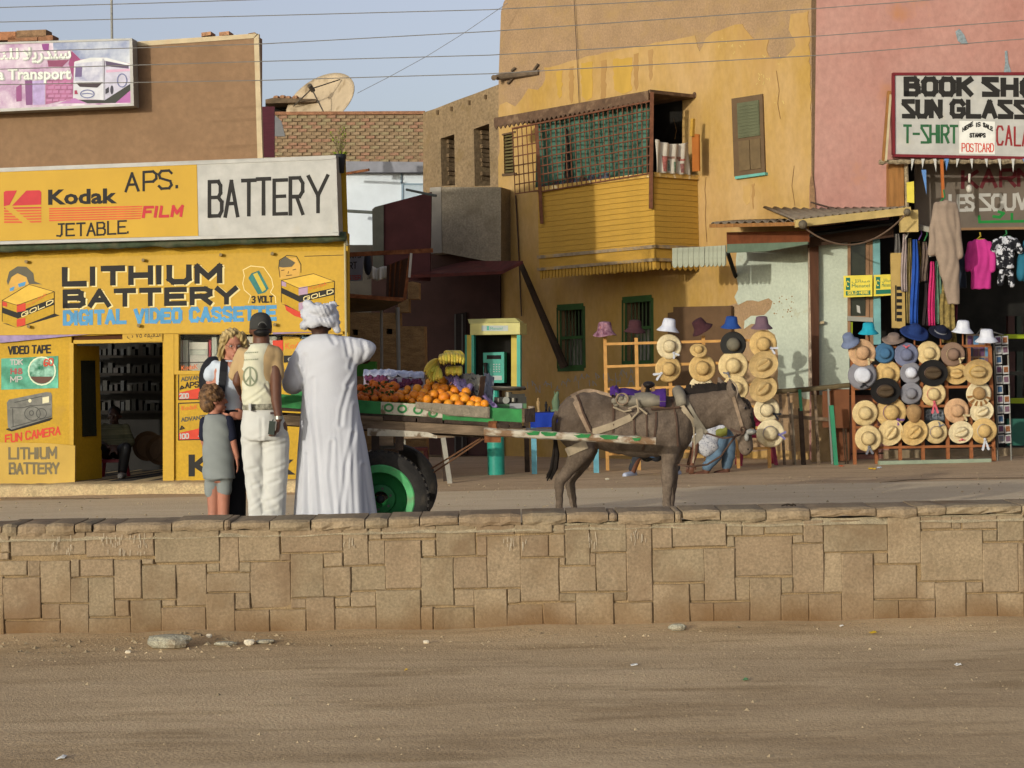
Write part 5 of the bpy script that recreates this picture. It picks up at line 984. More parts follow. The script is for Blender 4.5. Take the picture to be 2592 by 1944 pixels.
tag(obj('hanging_rod', MB().bar(PBS.off(.15).hit(2383, 404), PBS.off(.15).hit(2387, 500), .04, .04, up=(0, 1, 0)), paint('orange rod', 'a55a24')), 'orange wooden rod hanging down above the long brown robe', 'rod')
# ================================================================== lean-to kiosk between the two
PKK = PL(at(2110, 800, 27.75), 0)
lk = thing('lean_to_kiosk', 'pale teal wooden kiosk under a tin lean-to roof', 'kiosk', PKK.hz(2130, 0))
obj('wall', slab(PKK, [(2070, 1000), (2150, 1000), (2150, 588), (2070, 588)], -.08, 0), TEAL, lk)
obj('lower_wall', slab(PKK, [(2056, 1170), (2152, 1165), (2152, 1000), (2056, 1000)], -.1, -.01), mat('mud lower wall', '9a805c', var=.2, scale=4, bump=.5), lk)
obj('corner_post', slab(PKK, [(2058, 1000), (2074, 1000), (2072, 580), (2049, 580)], -.1, .12), mat('dark brown post', '4d3020', var=.2, stretch=(4, 4, .5)), lk); obj('post_edge', slab(PKK.off(.05), [(2049, 980), (2058, 980), (2054, 590), (2048, 590)], -.1, .0), mat('flaking edge', 'b09a84', var=.3, scale=12), lk)
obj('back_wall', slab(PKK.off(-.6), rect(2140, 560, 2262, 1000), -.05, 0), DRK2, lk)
JN = mat('tan joinery', '84644a', var=.2, scale=6)
wdf = obj('window', slabs(PKK, [rect(2146, 590, 2153, 870), rect(2192, 590, 2200, 870), rect(2153, 800, 2192, 812), rect(2153, 590, 2192, 596)], -.03, .03), JN, lk); obj('pane', slab(PKK, rect(2153, 596, 2192, 800), -.01, 0), mat('dark glass', '2a2c22'), wdf)
obj('post', slab(PKK, [(2212, 872), (2230, 872), (2227, 588), (2210, 588)], -.05, .06), mat('teal post', '6f9a9a', var=.15), lk); obj('post', slab(PKK, [(2202, 872), (2214, 872), (2210, 600), (2200, 600)], -.06, .02), JN, lk); obj('lime_strip', slab(PKK, rect(2148, 815, 2158, 880), -.02, .01), SHL, lk)
obj('sill', slab(PKK, [(2146, 812), (2210, 815), (2210, 804), (2146, 800)], -.02, .06), paint('sill grey', '8c8a80'), lk)
obj('white_sticker', slab(PKK, [(2170, 790), (2178, 793), (2176, 775), (2168, 772)], .0, .01), WHT, lk)
obj('lower_door', slab(PKK, [(2110, 1168), (2150, 1165), (2150, 985), (2105, 985)], .0, .05), mat('brown ply', '6f452c', var=.15, scale=4), lk)
obj('latch', slab(PKK.off(.05), [(2068, 822), (2086, 819), (2086, 812), (2068, 815)], -.02, .04), paint('latch tan', '9a8a6c'), lk)
# tin roof
F0, F1, F2, G1, G2 = at(1800, 572, 28.6), at(2012, 567, 26.6), at(2302, 534, 26.9), at(1930, 524, 29.2), at(2292, 527, 28.3)
TIN = mat('weathered tin', '7d705f', var=.18, scale=3, rough=.7, metal=.2, dirt=('6a5240', 3, .55, .75))
def tin(a, b, c, d, n):
    def fn(u, v):
        p = a.lerp(b, u).lerp(d.lerp(c, u), v); return p + Vector((0, 0, .022 * math.sin(u * n * 6.283)))
    return MB().sheet(fn, n * 6, 2, .012, (0, 0, 1))
obj('roof_sheet', tin(F1 + Vector((0, 0, .06)), F2 + Vector((0, 0, .06)), G2, G1, 16), TIN, lk, smooth=True); obj('roof_sheet', tin(F0 + Vector((0, 0, .04)), F1 + Vector((0, 0, .05)), at(2010, 556, 28.6), at(1880, 558, 29.8), 10), TIN, lk, smooth=True)
obj('roof_beam', MB().bar(F1 + Vector((.0, -.03, .0)), F2 + Vector((.0, -.03, .0)), .1, .08), mat('yellowed beam', 'b39a62', var=.15, scale=5), lk)
obj('roof_beam', MB().bar(F0, F1, .05, .06), mat('brown plank', '8d6236'), lk)
obj('beam_end', MB().box(at(2300, 560, 26.95), (.24, .1, .3)), mat('yellowed beam', 'b39a62'), lk); obj('pulley', MB().ell(at(2296, 537, 26.7), (.05, .05, .05)).ell(at(2032, 568, 26.4), (.06, .05, .06)), paint('pulley dark', '5a5040'), lk)
obj('side_fascia', MB().prism([at(1840, 618, 29.0), at(2048, 616, 27.2), at(2050, 584, 27.2), at(1839, 588, 29.0)], (.02, .05, 0)), mat('rust brown fascia', '6a3a20', var=.2, scale=4), lk)
obj('canvas_edge', MB().prism([at(1840, 640, 28.9), at(1940, 636, 28.0), at(2045, 618, 27.1), at(2045, 612, 27.1), at(1840, 618, 28.9)], (.02, .04, 0)), paint('grey green canvas', '5f6e5c'), lk)
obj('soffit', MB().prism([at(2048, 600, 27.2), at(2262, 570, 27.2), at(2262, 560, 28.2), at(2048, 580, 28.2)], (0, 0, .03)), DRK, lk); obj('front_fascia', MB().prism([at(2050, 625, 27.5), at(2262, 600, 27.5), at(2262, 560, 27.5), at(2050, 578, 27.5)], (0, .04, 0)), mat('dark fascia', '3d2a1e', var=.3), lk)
obj('brace', MB().bar(at(1842, 640, 28.9), PC.off(.02).hit(1862, 700), .05, .05, up=(0, 1, 0)), DRK, lk)
pa, pb_ = at(2030, 572, 26.45), at(2290, 545, 26.6); tag(obj('sagging_rope', MB().tube([pa.lerp(pb_, t / 20) - Vector((0, 0, .32 * 4 * (t / 20) * (1 - t / 20))) for t in range(21)], .012, 6), paint('old rope', '5d4a3a')), 'rope sagging in a loop below the tin lean-to roof', 'rope')
PMN = PKK.off(.22); YS = paint('sign yellow', 'd6c24a'); TG = paint('sign teal', '1f6a55')
for x0, x1, y0, y1, lab in ((2136, 2208, 697, 752, 'wider yellow and teal phone card sign reading sold here'), (2212, 2262, 695, 749, 'narrower yellow and teal phone card sign by the teal post')):
    s_ = thing('phone_card_sign', lab, 'sign', PMN.hit((x0 + x1) / 2, y1), 'phone card signs on the kiosk')
    obj('board', slab(PMN, [(x0, y1 + 1), (x1, y1 - 2), (x1, y0 - 1), (x0, y0 + 1)], -.03, 0), YS, s_)
    obj('teal_band', slab(PMN, [(x0 + 5, y1 - 4), (x1 - 5, y1 - 6), (x1 - 5, y1 - 17), (x0 + 5, y1 - 15)], .0, .003), TG, s_); obj('teal_band', slab(PMN, [(x0 + 5, y1 - 18), (x0 + 16, y1 - 18), (x0 + 16, y0 + 6), (x0 + 5, y0 + 6)], .0, .003), TG, s_)
    obj('logo', strokes(PMN, [ell_px(x0 + 10, (y0 + y1) / 2 - 6, 3.5, 7, 10, 60, 330)], 2, .004), YS, s_, fix=False)
    ftext(PMN, '\ufee3\ufef4\ufee8\ufe8e\ufe97\ufede'[::-1], (x0 + 20, y0 + 18), (x1 - 6, y0 + 17), 8, TG, .003, s_); ftext(PMN, 'Menatel', (x0 + 20, y0 + 31), (x1 - 7, y0 + 30), 9, TG, .003, s_)
    if x1 - x0 > 60: stext(PMN, 'SOLD HERE', (x0 + 10, y1 - 7), (x1 - 10, y1 - 8.5), 6.5, 1.8, YS, .005, s_)
tag(obj('phone_card_flag', slab(PP.off(.28), [(2296, 512), (2314, 514), (2313, 459), (2295, 462)], -.02, 0), YS), 'small yellow plate fixed edge-on beside the shop gap under the book sign', 'sign')
# power lines high over the street
WC = paint('cable grey', '77736d'); yw = 21.0
for pts, lab in (([(-150, 24), (400, 8), (1000, -12)], 'topmost power line crossing the upper left corner of the sky'), ([(-150, 60), (640, 41), (1240, 25), (1800, -4)], 'second power line from the top of the sky'), ([(-150, 137), (657, 112), (1240, 80), (2080, 21), (2700, -25)], 'third power line from the top, crossing the billboard'),
                 ([(-150, 180), (657, 156), (1240, 140), (2080, 91), (2700, 44)], 'fourth power line from the top of the sky'), ([(-150, 217), (657, 204), (1240, 187), (2080, 140), (2750, 86)], 'lowest power line, passing in front of the dish')):
    P_ = [at(x, y, yw) for x, y in pts]; Q = []
    for a, b in zip(P_, P_[1:]): Q += [a.lerp(b, t / 6) for t in range(6)]
    Q.append(P_[-1]); tag(obj('power_line', MB().tube(Q, .005, 5), WC), lab, 'cable', 'power lines over the street')
P_ = [(905, 236), (985, 195), (1080, 143), (1170, 87), (1285, 8)]; tag(obj('aerial_wire', MB().tube([at(x, y, 33) for x, y in P_], .005, 5), paint('wire pale', '77777a')), 'thin slanting wire from the satellite dish up to the yellow house', 'cable')
# ================================================================== people
V = Vector
def hand(mb, w, d, side, pal, s=1., curl=.5, thumb=1):
    """palm, four unequal bent fingers, thumb leaving the side of the palm"""
    w, d, side, pal = V(w), V(d).normalized(), V(side).normalized(), V(pal).normalized()
    M = Matrix((side, pal, d)).transposed()
    mb.ell(w + d * .048 * s, (.04 * s, .017 * s, .054 * s), M, 12, 8)
    for i, L in enumerate((.072, .082, .077, .06)):
        b = w + d * .088 * s + side * ((i - 1.5) * .0195 * s); c1 = curl * .9; c2 = curl * 1.9
        d1 = d * math.cos(c1) + pal * math.sin(c1); d2 = d * math.cos(c2) + pal * math.sin(c2); p1 = b + d1 * L * .52 * s; p2 = p1 + d2 * L * .5 * s
        mb.cap(b - d * .02 * s, .0092 * s, p1, .0088 * s, 8); mb.cap(p1, .0088 * s, p2, .0072 * s, 8)
    b = w + d * .03 * s + side * thumb * .032 * s; t1 = b + (d * .65 + side * thumb * .55 + pal * .3).normalized() * .04 * s; t2 = t1 + (d * .85 + pal * (.2 + curl * .5)).normalized() * .032 * s
    mb.cap(b, .012 * s, t1, .0105 * s, 8); mb.cap(t1, .0105 * s, t2, .0085 * s, 8); return mb
def basis(f):
    f = V(f).normalized(); r = f.cross(V((0, 0, 1))).normalized(); u = r.cross(f); return r, f, u
def head(mb, c, face, s=1.):
    c = V(c); r, f, u = basis(face); M = Matrix((r, f, u)).transposed()
    mb.ell(c + u * .012 * s, (.076 * s, .097 * s, .104 * s), M); mb.ell(c + f * .028 * s - u * .055 * s, (.058 * s, .066 * s, .062 * s), M)
    mb.cap(c + f * .09 * s + u * .01 * s, .012 * s, c + f * .112 * s - u * .028 * s, .017 * s, 8); mb.ell(c + f * .09 * s - u * .072 * s, (.026 * s, .015 * s, .011 * s), M); mb.ell(c + f * .082 * s - u * .098 * s, (.028 * s, .02 * s, .018 * s), M)
    mb.ell(c + f * .082 * s + u * .03 * s, (.055 * s, .018 * s, .012 * s), M)
    for q in (-1, 1): mb.ell(c + r * q * .079 * s - f * .008 * s - u * .012 * s, (.012 * s, .024 * s, .034 * s), M)
    return mb
def limb(mb, *pr):
    return mb.chain([(V(p), r) for p, r in pr])
def W3(x, y, Y): return at(x, y, Y)
def face_parts(c, face, par, s=1., lips='7a4038', brow='5a3a26', iris='2b2a28', skin=None):
    c = V(c); r, f, u = basis(face); M = Matrix((r, f, u)).transposed()
    for q in (-1, 1):
        e = c + f * .085 * s + r * q * .031 * s + u * .008 * s
        obj('eye', MB().ell(e, (.0145 * s, .008 * s, .0085 * s), M), paint('eye white', 'a89c92'), par, smooth=True); obj('iris', MB().ell(e + f * .006 * s, (.006 * s, .004 * s, .006 * s), M), paint('iris ' + iris, iris), par, smooth=True)
        obj('eyebrow', MB().cap(e + u * .021 * s - r * q * .012 * s + f * .009 * s, .004 * s, e + u * .02 * s + r * q * .018 * s + f * .003 * s, .003 * s, 6), paint('brow ' + brow, brow), par)
    obj('lips', MB().ell(c + f * .1035 * s - u * .072 * s, (.024 * s, .005 * s, .0085 * s), M), paint('lips ' + lips, lips), par, smooth=True)
def decal(o, lines, sw, lift, m, parent, name='print'):
    """paint strokes laid onto a curved surface, cast from the wearer's visible side"""
    b = bvh(o); mb = MB(); org = V((0, 0, CAMZ)); k = 0
    for ln in lines:
        for a, c in zip(ln, ln[1:]):
            L = math.hypot(c[0] - a[0], c[1] - a[1]) or 1e-6; n = max(1, int(L / 5)); dx, dy = (c[0] - a[0]) / L * sw / 2, (c[1] - a[1]) / L * sw / 2
            for j in range(n):
                t0, t1 = j / n, (j + 1) / n; q = []
                for t, sg in ((t0, 1), (t1, 1), (t1, -1), (t0, -1)):
                    x, y = a[0] + (c[0] - a[0]) * t - dy * sg, a[1] + (c[1] - a[1]) * t + dx * sg; d = ray(x, y).normalized(); h = b.ray_cast(org, d)
                    if h[0] is None: break
                    q.append(h[0] - d * (lift + .00015 * (k % 7)))
                else: mb.poly(q); k += 1
    if mb.v: return obj(name, mb, m, parent, fix=False)
SKD = mat('dark brown skin', '3d261c', var=.12, scale=9, rough=.55, spec=.35); SKB = mat('brown skin', '5c3a29', var=.12, scale=9, rough=.55, spec=.35); SKP = mat('sunburnt skin', 'a8705a', var=.1, scale=9, rough=.6, spec=.3)
ROBE = mat('white cotton', 'bababf', var=.04, scale=3, rough=.9, bump=.12, bscale=120, spec=.1)
# ---- man in the long white robe, seen from behind
Y = 15.0; W = lambda x, y, d=0: at(x, y, Y + d)
p = thing('person', 'man in a long white robe and white turban, seen from behind at the cart', 'person', V((W(846, 1300).x, Y, 0)))
b = MB(); head(b, W(809, 823, .01), (-.1, 1, -.12)); b.cap(W(809, 836), .062, W(812, 866), .066)
b.loft([(W(830, y), V((hw, 0, 0)), V((0, dp, 0))) for y, hw, dp in ((866, .12, .07), (890, .17, .1), (960, .16, .11), (1030, .15, .11), (1090, .16, .12))])
limb(b, (W(878, 880), .05), (W(915, 888, .03), .038), (W(922, 900, .3), .03)); hand(b, W(922, 902, .31), (0, 1, -.15), (1, 0, 0), (0, -.15, -1), 1, .3, -1)
limb(b, (W(770, 884), .052), (W(744, 962), .045), (W(752, 958, .3), .03)); hand(b, W(752, 958, .31), (0, 1, .1), (1, 0, 0), (0, -.1, -1), 1, .3, 1)
for x in (815, 868):
    q = W(x, 1080); f_ = V((W(x, 1080).x, Y, .07)); limb(b, (q, .09), (V((q.x, Y - .01, .5)), .06), (f_, .042)); b.cap(V((f_.x, Y, .045)), .042, V((f_.x, Y + .17, .03)), .03)
blob('body', b, SKD, p, .0085, 4)
b = MB(); rr = [(845, 792, 836, .065), (854, 775, 868, .095), (864, 762, 888, .125), (885, 758, 898, .145), (930, 762, 903, .155), (1000, 765, 904, .155), (1060, 759, 912, .17), (1120, 753, 925, .19), (1200, 747, 938, .215), (1300, 741, 950, .235), (1385, 738, 957, .25)]
b.loft([(W((l + r) / 2, y), V(((r - l) / 2 / 333, 0, 0)), V((0, dp, 0))) for y, l, r, dp in rr], 40)
b.loft([(W(x, (t + u) / 2, d), V((.02 if x > 900 else 0, 0, (u - t) / 2 / 333)), V((0, dp, 0))) for x, t, u, dp, d in ((850, 850, 900, .1, 0), (872, 850, 918, .095, 0), (892, 853, 926, .09, 0), (912, 857, 924, .085, .01), (930, 862, 917, .08, .02), (942, 871, 910, .07, .03), (948, 880, 902, .045, .03))], 24)
limb(b, (W(776, 882), .075), (W(756, 925), .082), (W(742, 965), .088), (W(741, 972, .1), .085), (W(752, 962, .26), .07))
cx, _, cz = W(846, 1100); 
RFOLD = [[(792, 960), (791, 1044), (799, 1112), (811, 1260), (814, 1300)], [(893, 955), (880, 990), (866, 1039), (862, 1075)], [(774, 900), (769, 960), (762, 1000)], [(894, 1098), (876, 1180), (864, 1300)], [(900, 1030), (893, 1153), (899, 1300)], [(872, 850), (879, 872), (883, 900)], [(890, 862), (896, 890), (888, 930)], [(918, 865), (924, 890), (915, 915)], [(758, 1080), (762, 1180), (757, 1300)], [(840, 1120), (836, 1200), (845, 1300)], [(836, 850), (846, 868)], [(752, 930), (765, 960)], [(920, 1180), (926, 1300)], [(778, 1150), (781, 1300)], [(905, 930), (893, 960), (880, 975)]]
def robe_fold(co, no):
    th = np.arctan2(co[:, 1] - Y, co[:, 0] - cx); z = co[:, 2]; k = np.clip((1.15 - z) / .9, 0, 1)
    a = .015 * k ** .8; w1 = .5 + .5 * np.sin(2.3 * th + .8); f = np.sin(5 * th + 1.1 * np.sin(z * 1.7 + 1) + 1.5 * np.sin(2 * th)) + .5 * w1 * np.sin(12 * th + 2.0 * np.sin(z * 2.3) + 2 * np.sin(3 * th + 1)) * k + .22 * (1 - w1) * np.sin(23 * th + z * 3 + 3 * np.sin(4 * th))
    up = np.clip((z - 1.0) / .5, 0, 1); g = .001 * up * np.sin(co[:, 0] * 38 + co[:, 2] * 24 + 3 * np.sin(co[:, 2] * 11)) + .001 * up * np.sin(co[:, 2] * 60 - co[:, 0] * 30)
    arm = np.clip((co[:, 0] - W(880, 900).x) / .1, 0, 1) * (z > 1.35); g2 = .0012 * arm * np.sin((co[:, 0] + co[:, 2] * .8) * 85)
    co = co + no * (a * f + g + g2)[:, None]; return creases(co, no, RFOLD, .0065, 4.8)
rb_ = blob('robe', b, ROBE, p, .011, 5, robe_fold)
b = MB(); tc = W(809, 803); b.ell(tc, (.118, .13, .09))
for k, (tl, tw, dz, rx) in enumerate(((.25, .1, -.03, .118), (-.3, .25, -.005, .122), (.1, -.35, .02, .112), (-.15, .0, .045, .09), (.45, .3, .03, .1), (-.5, -.2, .035, .095))):
    b.tube([tc + V((rx * math.cos(a), .128 * math.sin(a), dz + tl * .12 * math.cos(a) + tw * .1 * math.sin(a))) for a in [2 * math.pi * j / 26 for j in range(27)]], [.031 + .009 * math.sin(j * 1.1 + k * 2) for j in range(27)], 8)
b.cap(tc + V((.11, -.06, -.03)), .035, tc + V((.135, -.05, -.1)), .03); b.cap(tc + V((-.07, -.09, .06)), .03, tc + V((-.0, -.06, .085)), .03)
def tw(co, no): return co + no * (.0022 * np.sin((co[:, 2] * 1.0 + .35 * co[:, 0] + .12 * np.sin(co[:, 0] * 18)) * 90))[:, None]
blob('turban', b, ROBE, p, .008, 6, tw)
# ---- man in cap, vest and white trousers
Y = 14.8; p = thing('person', 'man from behind in a dark cap, cream vest with a peace sign and white trousers', 'person', V((W(670, 1300).x, Y, 0)))
b = MB(); head(b, W(660, 832), (.1, 1, -.05), .96); b.cap(W(661, 850), .06, W(662, 880), .066)
b.loft([(W(658, y), V((hw, 0, 0)), V((0, dp, 0))) for y, hw, dp in ((880, .12, .07), (905, .155, .1), (960, .125, .1), (1020, .12, .1), (1080, .14, .11))])
limb(b, (W(697, 900), .05), (W(699, 1012, -.1), .04), (W(706, 1060, -.16), .028)); hand(b, W(706, 1062, -.165), (-.12, 0, -1), (0, -.9, .1), (-1, .1, .1), .98, .75, -1)
limb(b, (W(611, 905), .048), (W(601, 966), .038), (W(612, 996, .25), .028)); hand(b, W(612, 997, .26), (.2, 1, .1), (1, 0, 0), (0, 0, -1), .95, .3, 1)
for x, fx, rr in ((640, 652, .085), (698, 690, .09)):
    q = W(x, 1085); f_ = V((W(fx, 1300).x, Y, .07)); limb(b, (q, rr), (W((x + fx) / 2 + 2, 1215), .058), (f_, .04)); b.cap(V((f_.x, Y, .045)), .04, V((f_.x + .02, Y + .17, .03)), .028)
bd = blob('body', b, SKB, p, .0075, 3)
TANS = mat('tan cotton', 'ab9069', var=.06, scale=5, rough=.9, spec=.1); VST = mat('cream cotton', 'c6c2aa', var=.05, scale=4, rough=.9, spec=.1); TRO = mat('white trousers', 'bebcb5', var=.05, scale=4, rough=.9, spec=.1)
b = MB(); b.loft([(W((l + r) / 2, y), V(((r - l) / 2 / 338, 0, 0)), V((0, dp, 0))) for y, l, r, dp in ((872, 640, 684, .075), (882, 618, 703, .095), (900, 604, 711, .112), (950, 605, 698, .12), (1000, 612, 700, .118), (1028, 617, 707, .12))], 32)
limb(b, (W(695, 898), .066), (W(700, 945, -.02), .062)); limb(b, (W(613, 900), .06), (W(595, 950, .02), .05))
def crin(co, no): return co + no * (.0035 * np.sin(co[:, 2] * 34 + co[:, 0] * 22 + 2 * np.sin(co[:, 0] * 15 + co[:, 2] * 7)) + .0015 * np.sin(co[:, 2] * 70 + co[:, 0] * 50))[:, None]
blob('shirt', b, TANS, p, .01, 3, crin)
b = MB(); b.loft([(W((l + r) / 2, y), V(((r - l) / 2 / 338, 0, 0)), V((0, dp, 0))) for y, l, r, dp in ((870, 640, 682, .082), (882, 622, 694, .106), (900, 611, 693, .124), (950, 609, 689, .132), (1000, 612, 700, .13), (1027, 616, 707, .13))], 32)
VFOLD = [[(620, 1018), (650, 1000), (668, 985)], [(700, 1015), (684, 995), (672, 975)], [(640, 1022), (655, 1012)], [(688, 905), (684, 950), (687, 990)], [(614, 940), (622, 980)]]
vs = blob('vest', b, VST, p, .01, 3, lambda co, no: creases(crin(co, no), no, VFOLD, .005, 3.2))
PCE = paint('peace sign grey green', '7e836a')
decal(vs, [ell_px(633, 953, 16.5, 23.5, 28), [(633, 929), (633, 977)], [(633, 952), (620, 969)], [(633, 952), (646, 969)]], 4.2, .004, PCE, vs)
wl = []
for y0, n, x0, x1 in ((895, 9, 612, 655), (913, 10, 608, 654)):
    for k in range(n):
        x = x0 + (x1 - x0) * k / n; wl.append([(x, y0 - k * .3), (x + 3, y0 - 2.5 - k * .3)])
decal(vs, wl, 2, .004, PCE, vs)
b = MB(); b.loft([(W((l + r) / 2, y), V(((r - l) / 2 / 338, 0, 0)), V((0, dp, 0))) for y, l, r, dp in ((1026, 617, 709, .125), (1050, 613, 715, .135), (1085, 609, 726, .15), (1115, 612, 730, .145))], 32)
limb(b, (W(642, 1112), .098), (W(644, 1190), .082), (W(650, 1260), .07), (W(652, 1330), .07), (V((W(654, 1300).x, Y, .07)), .072)); limb(b, (W(698, 1112), .105), (W(699, 1190), .094), (W(694, 1260), .088), (W(691, 1330), .088), (V((W(690, 1300).x, Y, .07)), .09))
def trf(co, no):
    z = co[:, 2]; k = np.clip((.95 - z) / .5, 0, 1); return co + no * (.0035 * k * np.sin(z * 30 + co[:, 0] * 40 + 3 * np.sin(co[:, 0] * 18 + z * 5)) + .0015 * np.sin(z * 55 - co[:, 0] * 45))[:, None]
TFOLD = [[(618, 1112), (640, 1118), (661, 1111)], [(672, 1112), (700, 1116), (726, 1105)], [(662, 1060), (663, 1112), (666, 1150)], [(676, 1194), (700, 1186), (722, 1176)], [(626, 1190), (650, 1184)], [(634, 1286), (660, 1266)], [(672, 1270), (700, 1262), (716, 1250)], [(680, 1225), (705, 1216)], [(668, 1135), (690, 1128), (722, 1122)], [(640, 1230), (658, 1222)], [(666, 1295), (700, 1282)]]
tr = blob('trousers', b, TRO, p, .0095, 3, lambda co, no: creases(trf(co, no), no, TFOLD, .0042, 3.8))
b = MB(); b.loft([(W((l + r) / 2, y), V(((r - l) / 2 / 338, 0, 0)), V((0, dp, 0))) for y, l, r, dp in ((1022, 615, 711, .134), (1023, 614, 712, .137), (1036, 613, 713, .139), (1037, 614, 712, .136))], 32); bl_ = obj('belt', b, mat('patterned belt', '77725f', var=.5, scale=30, col2='a9a490'), p, smooth=True)
obj('belt_loop', MB().box(W(640, 1030) + V((0, -.155, 0)), (.016, .05, .055)), TRO, bl_); obj('pocket_tag', slab(PL(W(690, 1048, -.145), 0), rect(684, 1043, 697, 1049), -.01, 0), paint('dark tag', '3a2a28'), tr)
b = MB(); cc = W(660, 816); 
b.loft([(cc + V((0, 0, z)), V((.083 * k, 0, 0)), V((0, .1 * k, 0))) for z, k in ((-.055, 1.0), (-.03, 1.02), (.0, 1.0), (.03, .92), (.05, .78), (.066, .55), (.075, .25))], 28); b.cap(cc + V((0, .06, -.04)), .05, cc + V((0, .16, -.055)), .03)
for v in b.v: v.z += 0 if v.z > cc.z - .05 else 0
CAPM = mat('charcoal cap', '3a3936', var=.12, scale=8, rough=.9); cp_ = blob('cap', b, CAPM, p, .007, 2)
decal(cp_, [ell_px(664, 829, 9, 8, 12, 180, 360), [(656, 828), (672, 828)], [(655, 824), (673, 824)]], 6, .003, paint('cap opening', '15120f'), cp_, 'opening'); decal(cp_, [ell_px(664, 828, 11, 13, 10, 200, 340)], 1.6, .005, paint('cap stitching', '6f6d68'), cp_, 'stitching')
obj('hair', MB().ell(W(662, 841, -.045), (.062, .06, .035)), paint('black hair', '14110f'), p, smooth=True)
wq = W(705, 1057, -.158); obj('watch', MB().lathe([(.03, -.012), (.036, -.012), (.036, .012), (.03, .012)], None, 16, True, wq), paint('watch steel', '8a8880', metal=.6, rough=.3), p)
ph = MB().box(W(688, 1083, -.215), (.045, .028, .1), Matrix.Rotation(.12, 3, 'Y')).tube([W(690, 1070, -.215), W(691, 1062, -.215)], .006, 6); o = obj('mobile_phone', ph, mat('dark green phone', '2b332c', rough=.4)); tag(o, 'small dark mobile phone held low in the cap wearing man hand', 'phone')
# ---- blonde woman
Y = 15.3; hc = W(588, 873, -.02); fc = (.38, -.9, -.22)
p = thing('person', 'blonde woman in a pale blue top and black skirt with a black backpack', 'person', V((W(585, 1300).x, Y, 0)))
b = MB(); head(b, hc, fc, .93); b.cap(W(583, 890, .02), .052, W(580, 918, .02), .06)
b.loft([(W(578, y), V((hw, 0, 0)), V((0, dp, 0))) for y, hw, dp in ((918, .11, .07), (940, .14, .09), (1000, .115, .1), (1050, .12, .1), (1100, .15, .11))])
limb(b, (W(541, 940), .047), (W(531, 990, -.0), .04), (W(545, 1045, -.12), .027)); hand(b, W(546, 1047, -.125), (.6, -.6, -.2), (0, 0, 1), (.6, .6, 0), .9, .3, 1)
limb(b, (W(622, 942), .045), (W(632, 1000, -.0), .038), (W(622, 1050, -.1), .026)); hand(b, W(621, 1052, -.105), (-.6, -.6, 0), (0, 0, 1), (-.6, .6, 0), .9, .3, 1)
for x in (570, 600):
    f_ = V((W(x, 1300).x, Y, .07)); limb(b, (W(x, 1110), .08), (V((f_.x, Y, .48)), .055), (f_, .038)); b.cap(V((f_.x, Y, .04)), .038, V((f_.x, Y - .16, .028)), .026)
blob('body', b, SKP, p, .0072, 3); face_parts(hc, fc, p, .93, '8a4640', '7a5a38', '3a4a50')
r, f, u = basis(fc); M = Matrix((r, f, u)).transposed(); gm = MB()
for q in (-1, 1):
    e = hc + f * .098 + r * q * .031 + u * .006; gm.tube([e + r * .02 * math.cos(a) + u * .014 * math.sin(a) for a in [2 * math.pi * k / 14 for k in range(15)]], .0014, 5); gm.tube([e + r * q * .02, hc + r * q * .074 - f * .01 + u * .008], .0014, 5)
obj('spectacles', gm, paint('thin frame', '4a4038', metal=.5), p)
b = MB(); b.ell(hc - f * .026 + u * .03, (.092, .1, .098), M); limb(b, (hc - r * .074 + u * .05 + f * .01, .042), (hc - r * .093 - u * .02, .046), (hc - r * .1 - u * .1, .044), (hc - r * .09 - u * .14 + f * .01, .03)); limb(b, (hc + r * .07 + u * .04, .028), (hc + r * .083 - u * .05 - f * .01, .026), (hc + r * .08 - u * .12 - f * .02, .024)); limb(b, (hc - f * .08, .08), (hc - f * .075 - u * .12, .07)); limb(b, (hc - r * .05 + u * .09 + f * .055, .03), (hc - r * .084 + u * .03 + f * .04, .026)); limb(b, (hc + r * .02 + u * .1 + f * .05, .026), (hc + r * .072 + u * .045 + f * .035, .022))
def hf(co, no):
    q = (co - np.array(hc)) @ np.array(r); z = (co - np.array(hc)) @ np.array(u); return co + no * (.0055 * np.sin(q * 170 + 5 * np.sin(z * 26)) + .003 * np.sin(q * 300 + z * 60))[:, None]
blob('hair', b, mat('blonde hair', 'a08450', var=.35, scale=5, rough=.5, col2='c4ac78', stretch=(6, 6, 1)), p, .0065, 2, hf)
TOPB = mat('pale blue cotton', 'b9c0c8', var=.05, scale=4, rough=.9)
b = MB(); b.loft([(W((l + r_) / 2, y), V(((r_ - l) / 2 / 327, 0, 0)), V((0, dp, 0))) for y, l, r_, dp in ((912, 560, 603, .07), (922, 545, 620, .09), (940, 538, 628, .108), (965, 543, 624, .12), (985, 548, 618, .128), (1010, 548, 612, .112), (1046, 543, 618, .12))], 32)
limb(b, (W(546, 932), .06), (W(533, 950, -.01), .06)); limb(b, (W(618, 934), .058), (W(629, 952, -.01), .058))
tp_ = blob('top', b, TOPB, p, .009, 3, crin); decal(tp_, [[(572, 911), (584, 930)], [(596, 911), (584, 930)], [(580, 911), (584, 926)], [(588, 911), (584, 926)]], 6, .003, SKP, tp_, 'neckline')
b = MB(); b.loft([(W((l + r_) / 2, y), V(((r_ - l) / 2 / 327, 0, 0)), V((0, dp, 0))) for y, l, r_, dp in ((1036, 544, 618, .122), (1070, 540, 624, .14), (1130, 540, 624, .14), (1220, 541, 623, .13), (1330, 543, 622, .13))], 32); blob('skirt', b, mat('black skirt', '15151a', var=.2, scale=4, rough=.9), p, .012, 3, robe_fold if False else None)
bp_ = thing('backpack', 'black backpack worn by the blonde woman, strap over her shoulder', 'backpack', W(535, 1010, .15)); BKB = mat('black nylon', '17171b', var=.2, scale=6, rough=.7)
